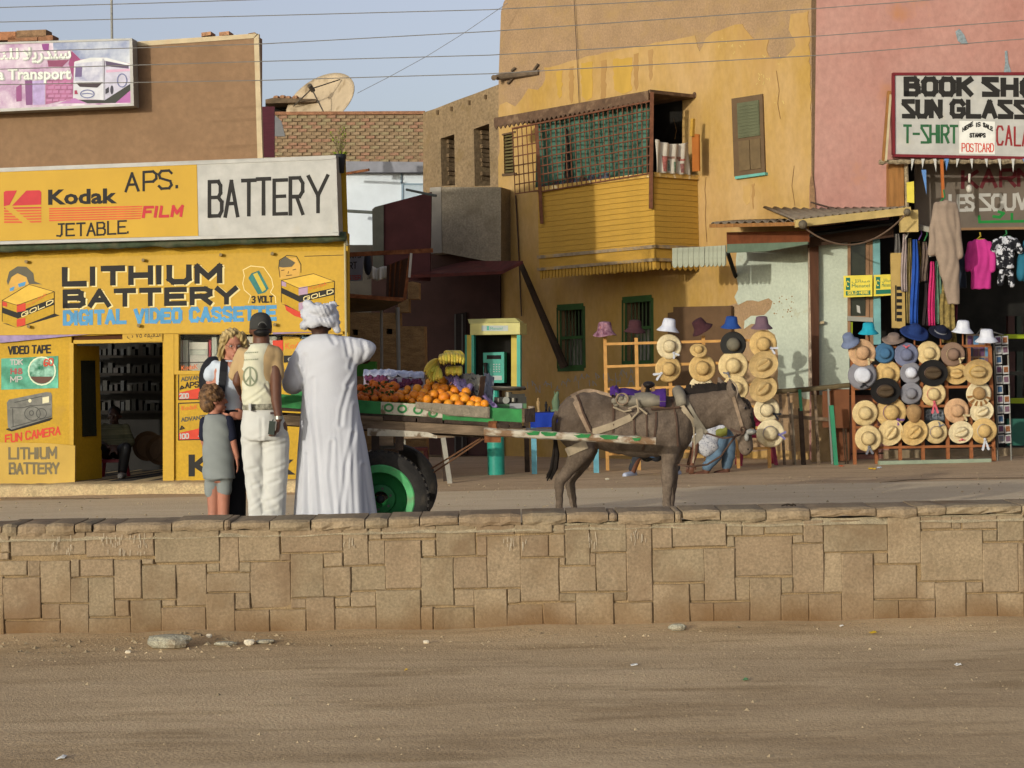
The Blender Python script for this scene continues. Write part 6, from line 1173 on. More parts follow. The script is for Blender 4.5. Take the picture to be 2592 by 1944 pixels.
b = MB(); b.ell(W(541, 965, .17), (.12, .1, .2)).ell(W(545, 990, .19), (.11, .09, .13)); blob('bag', b, BKB, bp_, .012, 4)
sm_ = MB(); pts = [(573, 906, .02), (567, 918, -.085), (565, 940, -.122), (563, 965, -.137), (560, 990, -.146), (556, 1012, -.134)]; P_ = [W(*q) for q in pts]
for a, c in zip(P_, P_[1:]): sm_.bar(a, c, .014, .055, up=(0, -1, .01))
obj('strap', sm_, BKB, bp_)
# ---- boy
Y = 15.1; hc = W(541, 1011); fc = (.86, .42, .02)
p = thing('person', 'small boy with curly brown hair in a grey shirt and grey shorts', 'person', V((W(552, 1300).x, Y, 0)))
b = MB(); head(b, hc, fc, .88); b.cap(W(541, 1026), .042, W(543, 1052), .048)
b.loft([(W(551, y), V((hw, 0, 0)), V((0, dp, 0))) for y, hw, dp in ((1054, .08, .05), (1075, .1, .07), (1130, .085, .07), (1190, .08, .065), (1220, .08, .065))])
limb(b, (W(580, 1066), .036), (W(589, 1116, -.01), .03), (W(599, 1158, .0), .022)); hand(b, W(599.5, 1159, .0), (.12, .1, -1), (0, 1, 0), (-1, 0, 0), .72, .25, 1)
limb(b, (W(520, 1066), .036), (W(517, 1116, .06), .03), (W(527, 1150, .2), .022)); hand(b, W(528, 1152, .21), (.3, .8, -.3), (1, 0, 0), (0, -.3, -1), .72, .3, 1)
for x in (540, 566):
    f_ = V((W(x, 1300).x, Y, .06)); limb(b, (W(x, 1205), .06), (V((f_.x, Y, .33)), .042), (V((f_.x, Y - .01, .22)), .042), (f_, .03)); b.cap(V((f_.x, Y, .035)), .032, V((f_.x + .04, Y + .13, .025)), .024)
blob('body', b, SKP, p, .0065, 3); face_parts(hc, fc, p, .88, '8a4a44', '5a4030')
r, f, u = basis(fc); b = MB(); M = Matrix((r, f, u)).transposed(); b.ell(hc - f * .016 + u * .032, (.088, .1, .088), M); b.ell(hc - f * .05 - u * .03, (.072, .06, .07), M)
for k in range(34):
    a, e = R.uniform(0, 6.28), R.uniform(-.45, 1.3); d = r * math.cos(a) * math.cos(e) + f * math.sin(a) * math.cos(e) + u * math.sin(e)
    if d.dot(f) > .6 and d.dot(u) < .5: continue
    b.ell(hc - f * .02 + u * .02 + V((d.x * .09, d.y * .09, d.z * .092)), (.022, .022, .02), None, 8, 6)
blob('hair', b, mat('brown curls', '4f3826', var=.4, scale=26, col2='79593a', rough=.6), p, .006, 1, lambda co, no: co + no * (.004 * np.sin(co[:, 0] * 210 + co[:, 2] * 160) * np.sin(co[:, 1] * 190))[:, None])
GRYS = mat('grey marl cotton', '7f8380', var=.06, scale=6, rough=.9); NVY = mat('navy sleeves', '1d2030', var=.15, scale=6, rough=.9)
b = MB(); b.loft([(W((l + r_) / 2, y), V(((r_ - l) / 2 / 331, 0, 0)), V((0, dp, 0))) for y, l, r_, dp in ((1046, 531, 556, .045), (1052, 520, 572, .065), (1064, 514, 583, .08), (1090, 513, 586, .09), (1140, 513, 590, .095), (1213, 513, 597, .112))], 28)
blob('shirt', b, GRYS, p, .009, 3, crin); b = MB(); limb(b, (W(577, 1066), .046), (W(585, 1106, -.01), .044)); blob('sleeve', b, NVY, p, .008, 2); b = MB(); limb(b, (W(519, 1068), .044), (W(517, 1104, .04), .044)); blob('sleeve', b, NVY, p, .008, 2)
obj('collar', MB().tube([W(543, 1048) + V((.045 * math.cos(a), .045 * math.sin(a), .006 * math.sin(a))) for a in [2 * math.pi * k / 16 for k in range(17)]], .009, 6), NVY, p, smooth=True)
b = MB(); b.loft([(W(553, y), V((hw, 0, 0)), V((0, dp, 0))) for y, hw, dp in ((1190, .105, .09), (1215, .112, .095))]); limb(b, (W(537, 1215), .062), (W(536, 1245), .056)); limb(b, (W(568, 1215), .062), (W(567, 1243), .056)); blob('shorts', b, GRYS, p, .009, 3, crin)
# ---- man sitting inside the shop
Y = 25.5; p = thing('person', 'man in a striped shirt sitting on a stool in the dark shop doorway', 'person', V((W(285, 1200).x, Y, FZ))); hc = W(289, 1052)
b = MB(); head(b, hc, (0, -1, -.05), .95); b.cap(W(289, 1066), .055, W(289, 1080), .06)
b.loft([(W(x, y), V((hw, 0, 0)), V((0, dp, 0))) for x, y, hw, dp in ((289, 1078, .12, .07), (289, 1092, .17, .1), (288, 1120, .15, .11), (287, 1140, .16, .12))])
limb(b, (W(262, 1084), .05), (W(252, 1118), .042), (W(272, 1132, -.25), .03)); hand(b, W(274, 1132, -.26), (.8, -.3, -.2), (0, .3, .8), (0, 0, -1), .95, .5, 1)
limb(b, (W(318, 1084), .05), (W(330, 1118), .042), (W(305, 1132, -.25), .03)); hand(b, W(303, 1132, -.26), (-.8, -.3, -.2), (0, .3, .8), (0, 0, -1), .95, .5, 1)
for x0, x1, x2 in ((272, 246, 234), (302, 318, 310)):
    k_ = W(x1, 1134, -.42); f_ = V((W(x2, 1200, -.4).x, Y - .4, FZ + .07)); limb(b, (W(x0, 1146), .08), (k_, .056), (f_, .038)); b.cap(f_, .036, f_ + V((0, -.15, -.035)), .03)
blob('body', b, SKD, p, .009, 3); face_parts(hc, (0, -1, -.05), p, .95, '3a2018', '140f0d')
obj('hair', MB().ell(hc + V((0, .02, .05)), (.08, .09, .075)), paint('black hair', '14110f'), p, smooth=True)
b = MB(); b.loft([(W(x, y), V((hw, 0, 0)), V((0, dp, 0))) for x, y, hw, dp in ((289, 1074, .1, .075), (289, 1082, .165, .1), (289, 1096, .19, .12), (288, 1122, .17, .13), (287, 1144, .18, .14))]); limb(b, (W(264, 1084), .064), (W(252, 1120), .06), (W(264, 1130, -.15), .052)); limb(b, (W(317, 1084), .064), (W(330, 1120), .06), (W(314, 1130, -.15), .052))
blob('shirt', b, mat('striped shirt', '3b3d2c', var=.0, scale=1.6, col2='6d6a52', stretch=(.6, .6, 22)), p, .012, 3, crin)
b = MB()
for x0, x1, x2 in ((272, 246, 234), (302, 318, 310)): limb(b, (W(x0, 1146), .1), (W(x1, 1134, -.42), .075), (V((W(x2, 1200, -.4).x, Y - .4, FZ + .1)), .06))
blob('trousers', b, paint('black trousers', '131316'), p, .012, 3)
for x2 in (234, 310): obj('shoe', MB().cap(V((W(x2, 1200, -.4).x, Y - .37, FZ + .045)), .048, V((W(x2, 1200, -.4).x, Y - .56, FZ + .035)), .038), paint('pale trainers', '8f8a84'), p, smooth=True)
s_ = thing('stool', 'red plastic stool under the man in the shop doorway', 'stool', V((W(287, 1200).x, Y, FZ))); REDP = paint('red plastic', '7a1d2b', rough=.4)
zt_ = at(287, 1146, Y).z - .1; obj('seat', MB().box((W(287, 1200).x, Y, zt_), (.34, .34, .04)), REDP, s_)
for dx in (-.14, .14):
    for dy in (-.14, .14): obj('leg', MB().bar((W(287, 1200).x + dx, Y + dy, zt_ - .021), (W(287, 1200).x + dx * 1.2, Y + dy * 1.2, FZ), .04, .04), REDP, s_)
# ---- two people half hidden behind the donkey
Y = 25.4; p = thing('person', 'person in blue jeans bending over behind the donkey head, white speckled shirt hanging', 'person', V((W(1815, 1190).x, Y, 0)))
JNS = mat('blue jeans', '55697a', var=.2, scale=9, rough=.9); SPK = mat('speckled white shirt', 'aaa9ac', var=.05, scale=3, dirt=('6f7078', 45, .54, .6))
fa, fb = V((W(1786, 1190).x, Y - .1, .07)), V((W(1842, 1190).x, Y + .12, .07))
b = MB(); limb(b, (W(1828, 1080), .1), (W(1815, 1150, -.05), .065), (fa, .045)); limb(b, (W(1838, 1080, .05), .1), (W(1846, 1150, .1), .065), (fb, .045)); b.loft([(W(x, y), V((0, 0, hh)), V((0, dp, 0))) for x, y, hh, dp in ((1836, 1078, .1, .15), (1805, 1088, .12, .15), (1765, 1100, .13, .17), (1740, 1108, .08, .1))]); b.cap(W(1745, 1108), .055, W(1728, 1118), .055); head(b, W(1718, 1124), (-.7, -.3, -.6), .95)
limb(b, (W(1762, 1112, -.15), .05), (W(1758, 1150, -.16), .04), (W(1752, 1172, -.2), .03)); hand(b, W(1752, 1173, -.2), (-.1, -.1, -1), (1, 0, 0), (0, 1, 0), .95, .4, 1); limb(b, (W(1762, 1112, .15), .05), (W(1752, 1150, .16), .04), (W(1744, 1172, .15), .03)); hand(b, W(1744, 1173, .15), (-.1, -.1, -1), (1, 0, 0), (0, 1, 0), .95, .4, 1)
for f_ in (fa, fb): b.cap(f_ - V((0, 0, .03)), .042, f_ + V((-.15, -.06, -.042)), .028)
blob('body', b, SKB, p, .0095, 3)
b = MB(); b.ell(W(1718, 1120), (.09, .09, .09)); obj('hair', b, paint('black hair', '14110f'), p, smooth=True)
b = MB(); limb(b, (W(1828, 1082), .12), (W(1813, 1150, -.05), .085), (fa + V((.01, 0, .05)), .068)); limb(b, (W(1838, 1082, .05), .12), (W(1845, 1150, .1), .085), (fb + V((0, 0, .05)), .07)); blob('jeans', b, JNS, p, .012, 3, crin)
b = MB(); b.loft([(W(x, y), V((0, 0, hh)), V((0, dp, 0))) for x, y, hh, dp in ((1832, 1082, .12, .17), (1805, 1092, .15, .18), (1765, 1104, .16, .2), (1738, 1108, .1, .13))]); b.ell(W(1788, 1122, -.1), (.16, .1, .17)); blob('shirt', b, SPK, p, .012, 4, lambda co, no: co + no * (.008 * np.sin(co[:, 0] * 40 + co[:, 2] * 18 + 3 * np.sin(co[:, 2] * 14)))[:, None])
b = MB(); b.loft([(W(1838, 1086), V((0, 0, .1)), V((0, .185, 0))), (W(1822, 1092), V((0, 0, .1)), V((0, .195, 0))), (W(1808, 1096), V((0, 0, .09)), V((0, .19, 0)))]); blob('sash', b, paint('olive cloth', '6f7030'), p, .012, 2)
Y = 25.2; p = thing('person', 'child in patterned dark leggings and white trainers crouching behind the donkey belly', 'person', V((W(1650, 1195).x, Y, 0)))
b = MB(); hc = W(1648, 1070); head(b, hc, (0, -1, -.2), .9); b.cap(W(1648, 1082), .045, W(1648, 1095), .05); b.loft([(W(1648, y, dy), V((hw, 0, 0)), V((0, dp, 0))) for y, hw, dp, dy in ((1092, .1, .06, 0), (1105, .13, .09, .02), (1135, .12, .1, .05), (1155, .14, .11, .08))])
fA, fB = V((W(1600, 1195).x, Y - .05, .06)), V((W(1712, 1195).x, Y - .05, .06))
limb(b, (W(1638, 1152, .08), .075), (W(1625, 1128, -.22), .055), (fA, .035)); limb(b, (W(1662, 1152, .08), .075), (W(1672, 1128, -.22), .055), (fB, .035))
for f_ in (fA, fB): b.cap(f_, .035, f_ + V((-.08, -.12, -.03)), .026)
for sx, ex in ((1632, 1622), (1664, 1674)): limb(b, (W(sx, 1100), .04), (W(ex, 1125, -.1), .034), (W(ex + 2, 1132, -.25), .025)); hand(b, W(ex + 2, 1133, -.26), (0, -.8, -.4), (1, 0, 0), (0, .4, -.8), .8, .4, 1)
blob('body', b, SKB, p, .009, 3); obj('hair', MB().ell(hc + V((0, .02, .03)), (.08, .09, .085)), paint('black hair', '14110f'), p, smooth=True); face_parts(hc, (0, -1, -.2), p, .9, '5a2f28', '140f0d')
b = MB(); limb(b, (W(1638, 1152, .08), .09), (W(1625, 1128, -.22), .068), (fA + V((0, 0, .06)), .05)); limb(b, (W(1662, 1152, .08), .09), (W(1672, 1128, -.22), .068), (fB + V((0, 0, .06)), .05)); blob('leggings', b, mat('patterned leggings', '2e3036', var=.1, scale=6, dirt=('6a7040', 24, .6, .66)), p, .011, 3)
b = MB(); b.loft([(W(1648, y, dy), V((hw, 0, 0)), V((0, dp, 0))) for y, hw, dp, dy in ((1090, .11, .07, 0), (1105, .145, .1, .02), (1135, .135, .11, .05), (1158, .15, .12, .08))]); limb(b, (W(1632, 1101), .055), (W(1622, 1122, -.09), .05)); limb(b, (W(1664, 1101), .055), (W(1674, 1122, -.09), .05)); blob('shirt', b, paint('blue shirt', '3f5a7a'), p, .011, 3)
for f_ in (fA, fB): obj('shoe', MB().cap(f_ + V((.02, .03, -.012)), .046, f_ + V((-.1, -.14, -.018)), .036), paint('white trainers', 'a3a9b8'), p, smooth=True)
# ================================================================== fruit cart, donkey
WOOD = mat('old grey wood', '776450', var=.35, scale=7, bump=.4, stretch=(.5, 3, 3), dirt=('4f4030', 5, .5, .7)); WOODD = mat('dark cart wood', '3d3027', var=.35, scale=8, bump=.4)
CGR = mat('green cart paint', '2f7a3f', var=.25, scale=9, rough=.6, dirt=('5f6a4c', 8, .6, .75)); CWH = mat('white cart paint', 'b3aa98', var=.12, scale=14, rough=.8, dirt=('6e5c48', 12, .52, .64))
SHW = mat('peeling shaft paint', 'b5ab98', var=.15, scale=10, rough=.8, dirt=('7d6147', 9, .48, .58), stretch=(.6, 1, 1))
yn, yf = 15.42, 16.75
ct = thing('fruit_cart', 'two wheeled green wooden donkey cart loaded with oranges and bananas', 'cart', at(980, 1300, 16) * V((1, 1, 0)))
CN = PL(at(1000, 1050, yn), 0); CF = PL(at(1000, 1050, yf), 0)
def cbox(top, bot, y0, y1):   # board running across the cart, profile in pixels on the near side
    a = [at(x, y, y0) for x, y in top + bot[::-1]]; return MB().prism(a, (0, y1 - y0, 0))
obj('side_board', cbox([(690, 996), (966, 1017), (1321, 1036)], [(690, 1030), (966, 1049), (1321, 1069)], yn, yn + .03), CGR, ct)
obj('side_board', MB().prism([p + V((0, 1.27, 0)) for p in [at(x, y, yn) for x, y in [(690, 990), (1321, 1034), (1321, 1066), (690, 1030)]]], (0, .03, 0)), CGR, ct)
e_ = at(1321, 1036, yn); e2 = at(1321, 1069, yn); obj('end_board', MB().prism([e_ + V((.001, .0, 0)), e2 + V((.001, .0, 0)), e2 + V((.09, .5, -.01)), e_ + V((.09, .5, -.0))], (.02, .0, 0)), WOOD, ct)
fl = [at(690, 1032, yn), at(1321, 1069, yn)]; obj('floor_boards', MB().prism([fl[0], fl[1], fl[1] + V((0, 1.3, 0)), fl[0] + V((0, 1.3, 0))], (0, 0, -.02)), WOODD, ct)
obj('painted_panel', slab(CN, [(964, 1047), (1060, 1053), (1120, 1058), (1120, 1027), (964, 1017)], .0, .004), CWH, ct)
for x, y in ((984, 1032), (1018, 1035), (1058, 1038), (1096, 1046)): obj('painted_ring', strokes(CN, [ell_px(x, y, 10, 8.5, 14)], 5, .006), CGR, ct, fix=False)
obj('green_strip', slab(CN, [(1120, 1064), (1250, 1070), (1250, 1060), (1120, 1053)], .0, .004), CGR, ct)
m = MB().sheet(lambda u, v: CN.off(.03 + .012 * noise.noise((u * 7, v * 3, 1))).hit(1052 + 188 * u, 1017 + 13 * u + v * (16 + 13 * min(1, u * 2.2)) + 1.5 * noise.noise((u * 8, 2, 0))), 24, 5, .008, (0, -1, 0)); obj('sack_cover', m, mat('grey sacking', '857a68', var=.15, scale=18, bump=.5, bscale=90), ct, smooth=True)
for x0, x1, y0, y1 in ((885, 970, 1050, 1060), (972, 1052, 1053, 1063), (1056, 1120, 1058, 1068), (1124, 1236, 1062, 1071), (1256, 1288, 1071, 1082), (1290, 1322, 1074, 1083)): obj('bearer', slab(CN, [(x0, y1), (x1, y1 + (x1 - x0) * .06), (x1, y0 + (x1 - x0) * .06), (x0, y0)], -1.2, .02), WOOD if x0 % 2 else WOODD, ct)
obj('chassis_beam', MB().bar(CN.off(-.04).hit(700, 1062), CN.off(-.04).hit(1330, 1096), .075, .09), WOOD, ct); obj('chassis_beam', MB().bar(CF.off(.1).hit(700, 1056), CF.off(.1).hit(1330, 1090), .075, .09), WOODD, ct)
obj('underframe', MB().bar(CN.off(-.3).hit(700, 1060), CN.off(-.3).hit(1240, 1092), .1, .3), WOODD, ct)
obj('white_plank', slab(CN, [(930, 1103), (1082, 1106), (1106, 1110), (1106, 1103), (1082, 1094), (930, 1084)], .0, .03), CWH, ct)
for x0, x1, y0, y1, mm in ((960, 996, 1096, 1128, WOOD), (1000, 1020, 1100, 1140, WOODD), (1236, 1258, 1066, 1092, RUST), (1226, 1268, 1096, 1120, RUST), (940, 960, 1090, 1150, WOODD)): obj('bracket', slab(CN, rect(x0, y0, x1, y1), -.1, .02), mm, ct)
sh0, sh1 = CN.off(.07).hit(1225, 1093), CN.off(.16).hit(1660, 1117); shaft = MB()
n = 30; P_ = []
for k in range(n + 1): t = k / n; p = sh0.lerp(sh1, t); P_.append(p + V((0, 0, .004 * noise.noise((t * 14, 0, 3)))))
shaft.tube(P_, [.026 + .003 * noise.noise((k * .6, 5, 0)) for k in range(n + 1)], 8, sq=1.2); s1 = obj('shaft', shaft, SHW, ct)
for xa, xb in ((1330, 1362), (1370, 1405), (1452, 1490), (1518, 1560), (1600, 1618)):
    t0, t1 = (xa - 1225) / 435, (xb - 1225) / 435; a, c = sh0.lerp(sh1, t0), sh0.lerp(sh1, t1); o_ = V((0, -.023, .014)); obj('paint_patch', MB().add([a + o_, a.lerp(c, .3) + o_ + V((0, -.012, -.02)), c + o_ + V((0, -.012, -.014)), c + o_ + V((.02, .006, .012)), a.lerp(c, .5) + o_ + V((0, .012, .015)), a + o_ + V((0, .008, .012))], [(0, 1, 2, 3, 4, 5)]), CGR, s1, fix=False)
f0, f1 = CF.off(-.0).hit(1240, 1090), V((sh1.x, 16.52, sh1.z)); obj('shaft', MB().tube([f0, f0.lerp(f1, .5), f1], .035, 8), SHW, ct)
def wheel(y, near):
    c = V((at(963, 1243, 15.36).x, y, .385)); t = thing_part = bpy.data.objects.new('wheel', None); link(t, ct, c); Mx_ = Matrix.Rotation(math.radians(90), 3, 'X')
    def lz(prof, mm, nm, seg=40, cl=True):
        mb = MB().lathe(prof, Mx_, seg, cl)
        for v in mb.v: v += c
        return obj(nm, mb, mm, t, smooth=True)
    TY = mat('dusty tyre', '2b2825', var=.3, scale=9, rough=.85, bump=.3, dirt=('4f463a', 5, .55, .75)); s_ = 1
    smooth_by_angle(lz([(.25, .085), (.3, .1), (.345, .095), (.37, .08), (.378, .04), (.378, -.04), (.37, -.08), (.345, -.095), (.3, -.1), (.25, -.085)], TY, 'tyre', 48), 35)
    for k in range(44):
        a = 2 * math.pi * k / 44; d = V((math.cos(a), 0, math.sin(a))); 
        if near: obj('tread_block', MB().box(c + d * .374 + V((0, -.06, 0)), (.014, .05, .026), Matrix.Rotation(-a, 3, 'Y')), TY, t)
    RG = mat('green wheel paint', '27703c', var=.18, scale=6, rough=.5, dirt=('5f7a50', 6, .6, .75)); RL = mat('pale green rim', '4fa062', var=.2, scale=8, rough=.55, dirt=('6b7a58', 10, .55, .68))
    smooth_by_angle(lz([(.262, .098), (.272, .09), (.262, .08), (.215, .075), (.212, .085)], RL, 'rim'), 40)
    smooth_by_angle(lz([(.214, .08), (.205, .03), (.18, -.01), (.12, -.03), (.11, .0), (.06, .012), (.06, -.04), (.21, -.05)], RG, 'dish'), 40)
    lz([(.0, .055), (.028, .055), (.034, .045), (.036, -.03), (.0, -.03)], paint('hub black', '1d1c1a', rough=.5), 'hub', 18, False)
    for k in range(6):
        a = 2 * math.pi * (k + .3) / 6; obj('wheel_nut', MB().tube([c + V((.082 * math.cos(a), -.0, .082 * math.sin(a))), c + V((.082 * math.cos(a), -.022, .082 * math.sin(a)))], .011, 6), paint('nut grey', '5a5a52', metal=.4), t)
wheel(15.36, True); wheel(17.05, False)
obj('axle', MB().tube([V((at(963, 1243, 15.36).x, 15.4, .385)), V((at(963, 1243, 15.36).x, 17.0, .385))], .035, 8), WOODD, ct)
for y in (15.6, 16.8): obj('axle_block', MB().box((at(963, 1243, 15.36).x, y, .56), (.12, .1, .33)), WOODD, ct)
for a, c in (((1226, 1104), (1092, 1186)), ((1228, 1108), (1098, 1196))): obj('stay_rod', MB().tube([CN.off(-.2).hit(*a), CN.off(-.45).hit(*c)], .007, 6), paint('rod rust', '6a4a34'), ct)
# oranges
ORM = [mat('orange peel %d' % i, c, var=.1, scale=7, rough=.45, bump=.18, bscale=170, spec=.4) for i, c in enumerate(('dd8614', 'e0901c', 'd67b10'))]; MNM = [mat('mandarin peel %d' % i, c, var=.15, scale=7, rough=.5, bump=.15, bscale=150) for i, c in enumerate(('bf6012', 'b05610', 'c96d16'))]
bo = MB().ell((0, 0, 0), (1, 1, .95), su=16, sv=12); ome = bpy.data.meshes.new('orange'); ome.from_pydata([tuple(v) for v in bo.v], [], bo.f); ome.polygons.foreach_set('use_smooth', [True] * len(ome.polygons))
def fruit(name, x, y, r, Yd, m, lab, grp):
    me = ome.copy(); me.name = name; me.materials.append(m); o = bpy.data.objects.new(name, me); p = at(x, y, Yd); link(o, None, p); o.scale = (r, r, r); o.rotation_euler = (R.random() * 6, R.random() * 6, R.random() * 6); return tag(o, lab, 'fruit', grp)
def pz4(x, y): return 880 + x * .2712, 860 + y * .2712
big = [(400,510,46),(490,505,40),(495,540,40),(620,520,50),(650,460,48),(715,495,45),(745,560,48),(800,515,52),(830,450,48),(835,590,42),(900,460,52),(900,540,55),(940,600,45),(1000,480,46),(1005,555,52),(1040,605,45),(1105,490,48),(1095,555,50),(1150,610,45),(1215,575,45),(1280,600,42),(885,385,48),(770,400,45),(560,460,35),(540,490,32),(680,560,40),(740,450,40),(380,560,40),(560,540,32),(600,575,32),(1215,615,40),(1075,525,44),(690,520,42),(870,500,46),(950,520,46),(980,430,40),(1180,560,40)]
big.sort(key=lambda q: q[0]); ORD = ('first', 'second', 'third', 'fourth', 'fifth', 'sixth', 'seventh', 'eighth', 'ninth', 'tenth', 'eleventh', 'twelfth', 'thirteenth', 'fourteenth', 'fifteenth'); cnt = {}
for x, y, r in big:
    X, Y_ = pz4(x, y); row = 'front row along the sacking' if y > 545 else 'second row up' if y > 505 else 'third row up' if y > 455 else 'top of the heap'; k = cnt.get(row, 0); cnt[row] = k + 1
    fruit('orange', X, Y_, r * .2712 / 320, 15.56 + max(0, (600 - y)) / 230 * .5 + (0 if y > 470 else .05), ORM[R.randrange(3)], 'whole bright orange, %s from the left in the %s' % (ORD[k], row), 'oranges heaped on the cart')
# fill behind/below so that the heap rests on itself
for k in range(60):
    x = R.uniform(945, 1215); y = R.uniform(1008, 1030); fruit('orange', x, y + (x - 1080) * .05, .04, R.uniform(15.68, 16.45), ORM[R.randrange(3)], 'orange buried low in the heap behind the front rows', 'oranges heaped on the cart')
for k in range(46):
    x, y = R.uniform(95, 500), R.uniform(385, 560); 
    if y < 385 + abs(x - 300) * .28: continue
    X, Y_ = pz4(x, y); fruit('mandarin', X, Y_, R.uniform(.027, .033), 15.58 + (570 - y) / 200 * .5, MNM[R.randrange(3)], 'small dark mandarin in the leafy heap nearer the robed man', 'mandarins heaped on the cart')
for k in range(34):
    fruit('mandarin', R.uniform(880, 1015), R.uniform(1000, 1012), .031, R.uniform(15.7, 16.3), MNM[R.randrange(3)], 'small dark mandarin in the leafy heap nearer the robed man', 'mandarins heaped on the cart')
lf = MB()
for k in range(26):
    X, Y_ = pz4(R.uniform(140, 440), R.uniform(400, 540)); p = at(X, Y_, 15.55 + R.uniform(0, .2)); d = V((R.uniform(-1, 1), R.uniform(-.5, .2), R.uniform(-.3, .8))).normalized() * R.uniform(.03, .05); s_ = d.cross(V((.2, 1, .1))).normalized() * .011
    lf.add([p, p + d * .5 + s_, p + d, p + d * .5 - s_], [(0, 1, 2, 3)])
tag(obj('mandarin_leaves', lf, mat('mandarin leaf', '3a4a1c', var=.3), fix=False), 'dark green leaves among the mandarins on the cart', None, None, 'stuff')
# bananas
BN = [mat('banana %d' % i, c, var=.15, scale=9, rough=.5, dirt=(d, 16, .58, .7)) for i, (c, d) in enumerate((('b89d3a', '6f5a24'), ('c2a73e', '7a6428'), ('a89c36', '665522')))]
def banana(par, a, mid, c, r, m):
    P_ = [at(*pz4(x, y), yy) for x, y, yy in (a, mid, c)]; pts = []
    for k in range(9): t = k / 8; pts.append(P_[0] * (1 - t) ** 2 + P_[1] * 2 * t * (1 - t) + P_[2] * t * t)
    obj('banana', MB().tube(pts, [r * q for q in (.35, .7, .95, 1, 1, 1, .92, .7, .3)], 7), m, par, smooth=True)
for grp, lab in ((0, 'bunch of yellow bananas on top of the fruit pile'), (1, 'bunch of brownish bananas hanging over the left of the fruit pile'), (2, 'small bunch of short bananas hanging on the right of the pile')):
    t = thing('banana_bunch', lab, 'bananas', at(*pz4((960, 800, 1000)[grp], (235, 400, 335)[grp]), 16.0), 'bananas on the cart')
    if grp == 0:
        for k in range(9): banana(t, (872 + k * 21, 145 - 8 * math.sin(k * .5), 16.15), (868 + k * 28, 150 - 30 * math.sin(k * .4), 15.95), (872 + k * 25, 225 + 10 * math.sin(k * 1.7), 15.9 + .01 * k), .02, BN[k % 3])
        for k in range(6): banana(t, (900 + k * 22, 120, 16.2), (950 + k * 25, 105, 16.15), (990 + k * 18, 160 + 6 * k, 16.05), .02, BN[(k + 1) % 3])
    elif grp == 1:
        for k in range(10): banana(t, (860 - k * 3, 185 + k * 8, 16.05), (770 - k * 4 + k * 10, 190 + k * 16, 15.92), (716 + k * 15, 300 + (k % 5) * 24, 15.85), .02, BN[k % 3])
        for k in range(4): banana(t, (850, 240 + k * 10, 15.98), (820 + k * 12, 290, 15.86), (800 + k * 26, 390 - k * 8, 15.82), .019, BN[(k + 2) % 3])
    else:
        for k in range(8): banana(t, (935 + k * 17, 248, 16.05), (925 + k * 18, 285, 15.93), (930 + k * 18, 338 - (k % 3) * 8, 15.95), .018, BN[(k + 1) % 3])
    obj('stalk', MB().tube([at(*pz4((965, 860, 985)[grp], (140, 200, 245)[grp]), 16.1), at(*pz4((975, 880, 985)[grp], (165, 230, 270)[grp]), 16.2)], .022, 7), paint('stalk brown', '5a4a22'), t)
# punnets, plastic, paper and scale
BRY = mat('wrapped berries', '7a3a44', var=.4, scale=40, col2='5a2f55'); WRP = mat('clear wrap', 'b4b4c2', var=.25, scale=14, rough=.2, spec=.6, col2='8d90a5')
for x0, x1, y0, y1, lab in ((150, 392, 300, 420, 'clear topped tray of strawberries behind the mandarins, left one'), (396, 706, 300, 450, 'shiny wrapped berry tray tilted between mandarins and bananas')):
    (a0, b0), (a1, b1) = pz4(x0, y0), pz4(x1, y1); q = 16.25 if x0 < 300 else 16.15; t = thing('berry_tray', lab, 'tray', at((a0 + a1) / 2, b1, q)); P_ = PL(at((a0 + a1) / 2, (b0 + b1) / 2, q), 0); sl = 0 if x0 < 300 else 14
    obj('tray', slab(P_, [(a0, b1), (a1, b1 + sl), (a1, b0 + 12 + sl * .4), (a0, b0 + 12)], -.3, 0), paint('pale tray', '96909c'), t)
    mb = MB()
    for k in range(40): mb.ell(P_.off(.012).hit(R.uniform(a0 + 4, a1 - 4), R.uniform(b0 + 12 + (8 if sl else 0), b1 - 4)), (.017, .012, .017), su=7, sv=5)
    tag(obj('berries', mb, BRY, t, smooth=True), kind='stuff')
    obj('wrap', MB().sheet(lambda u, v: P_.off(.01).hit(a0 - 2 + (a1 - a0 + 4) * u, b0 + sl * .5 * u + 9 + 2 * noise.noise((u * 9, 0, 4))) + V((0, .3 * v, .05 * math.sin(v * 3.14) + .02 * noise.noise((u * 6, v * 4, 9)))), 16, 6, .004, (0, 0, 1)), WRP, t, smooth=True)
def rag(name, pts, m, lab, cat, yq=15.75, bumpy=.03, th=.006):
    q = [at(*pz4(x, y), yq + d) for x, y, d in pts]
    def fn(u, v): 
        p = q[0].lerp(q[1], u).lerp(q[3].lerp(q[2], u), v); return p + V((bumpy * .4 * noise.noise((u * 5, v * 4, 3)), bumpy * noise.noise((u * 6, v * 6, 1)), bumpy * noise.noise((u * 5, v * 5, 7))))
    return tag(obj(name, MB().sheet(fn, 18, 14, th, (0, -1, 0)), m, smooth=True), lab, cat)
LILP = mat('lilac plastic bag', '8f77a0', var=.2, scale=9, rough=.35, spec=.5)
rag('plastic_sheet', [(905, 345, .25), (1030, 335, .4), (1215, 480, .35), (1060, 470, .02)], LILP, 'lilac plastic bag spread beneath the bananas on the oranges', 'plastic bag', 15.75, .06); rag('plastic_strip', [(1200, 470, .3), (1225, 450, .4), (1410, 628, -.2), (1360, 635, -.25)], LILP, 'lilac plastic strip trailing down to the cart end', 'plastic strip', 15.8, .02)
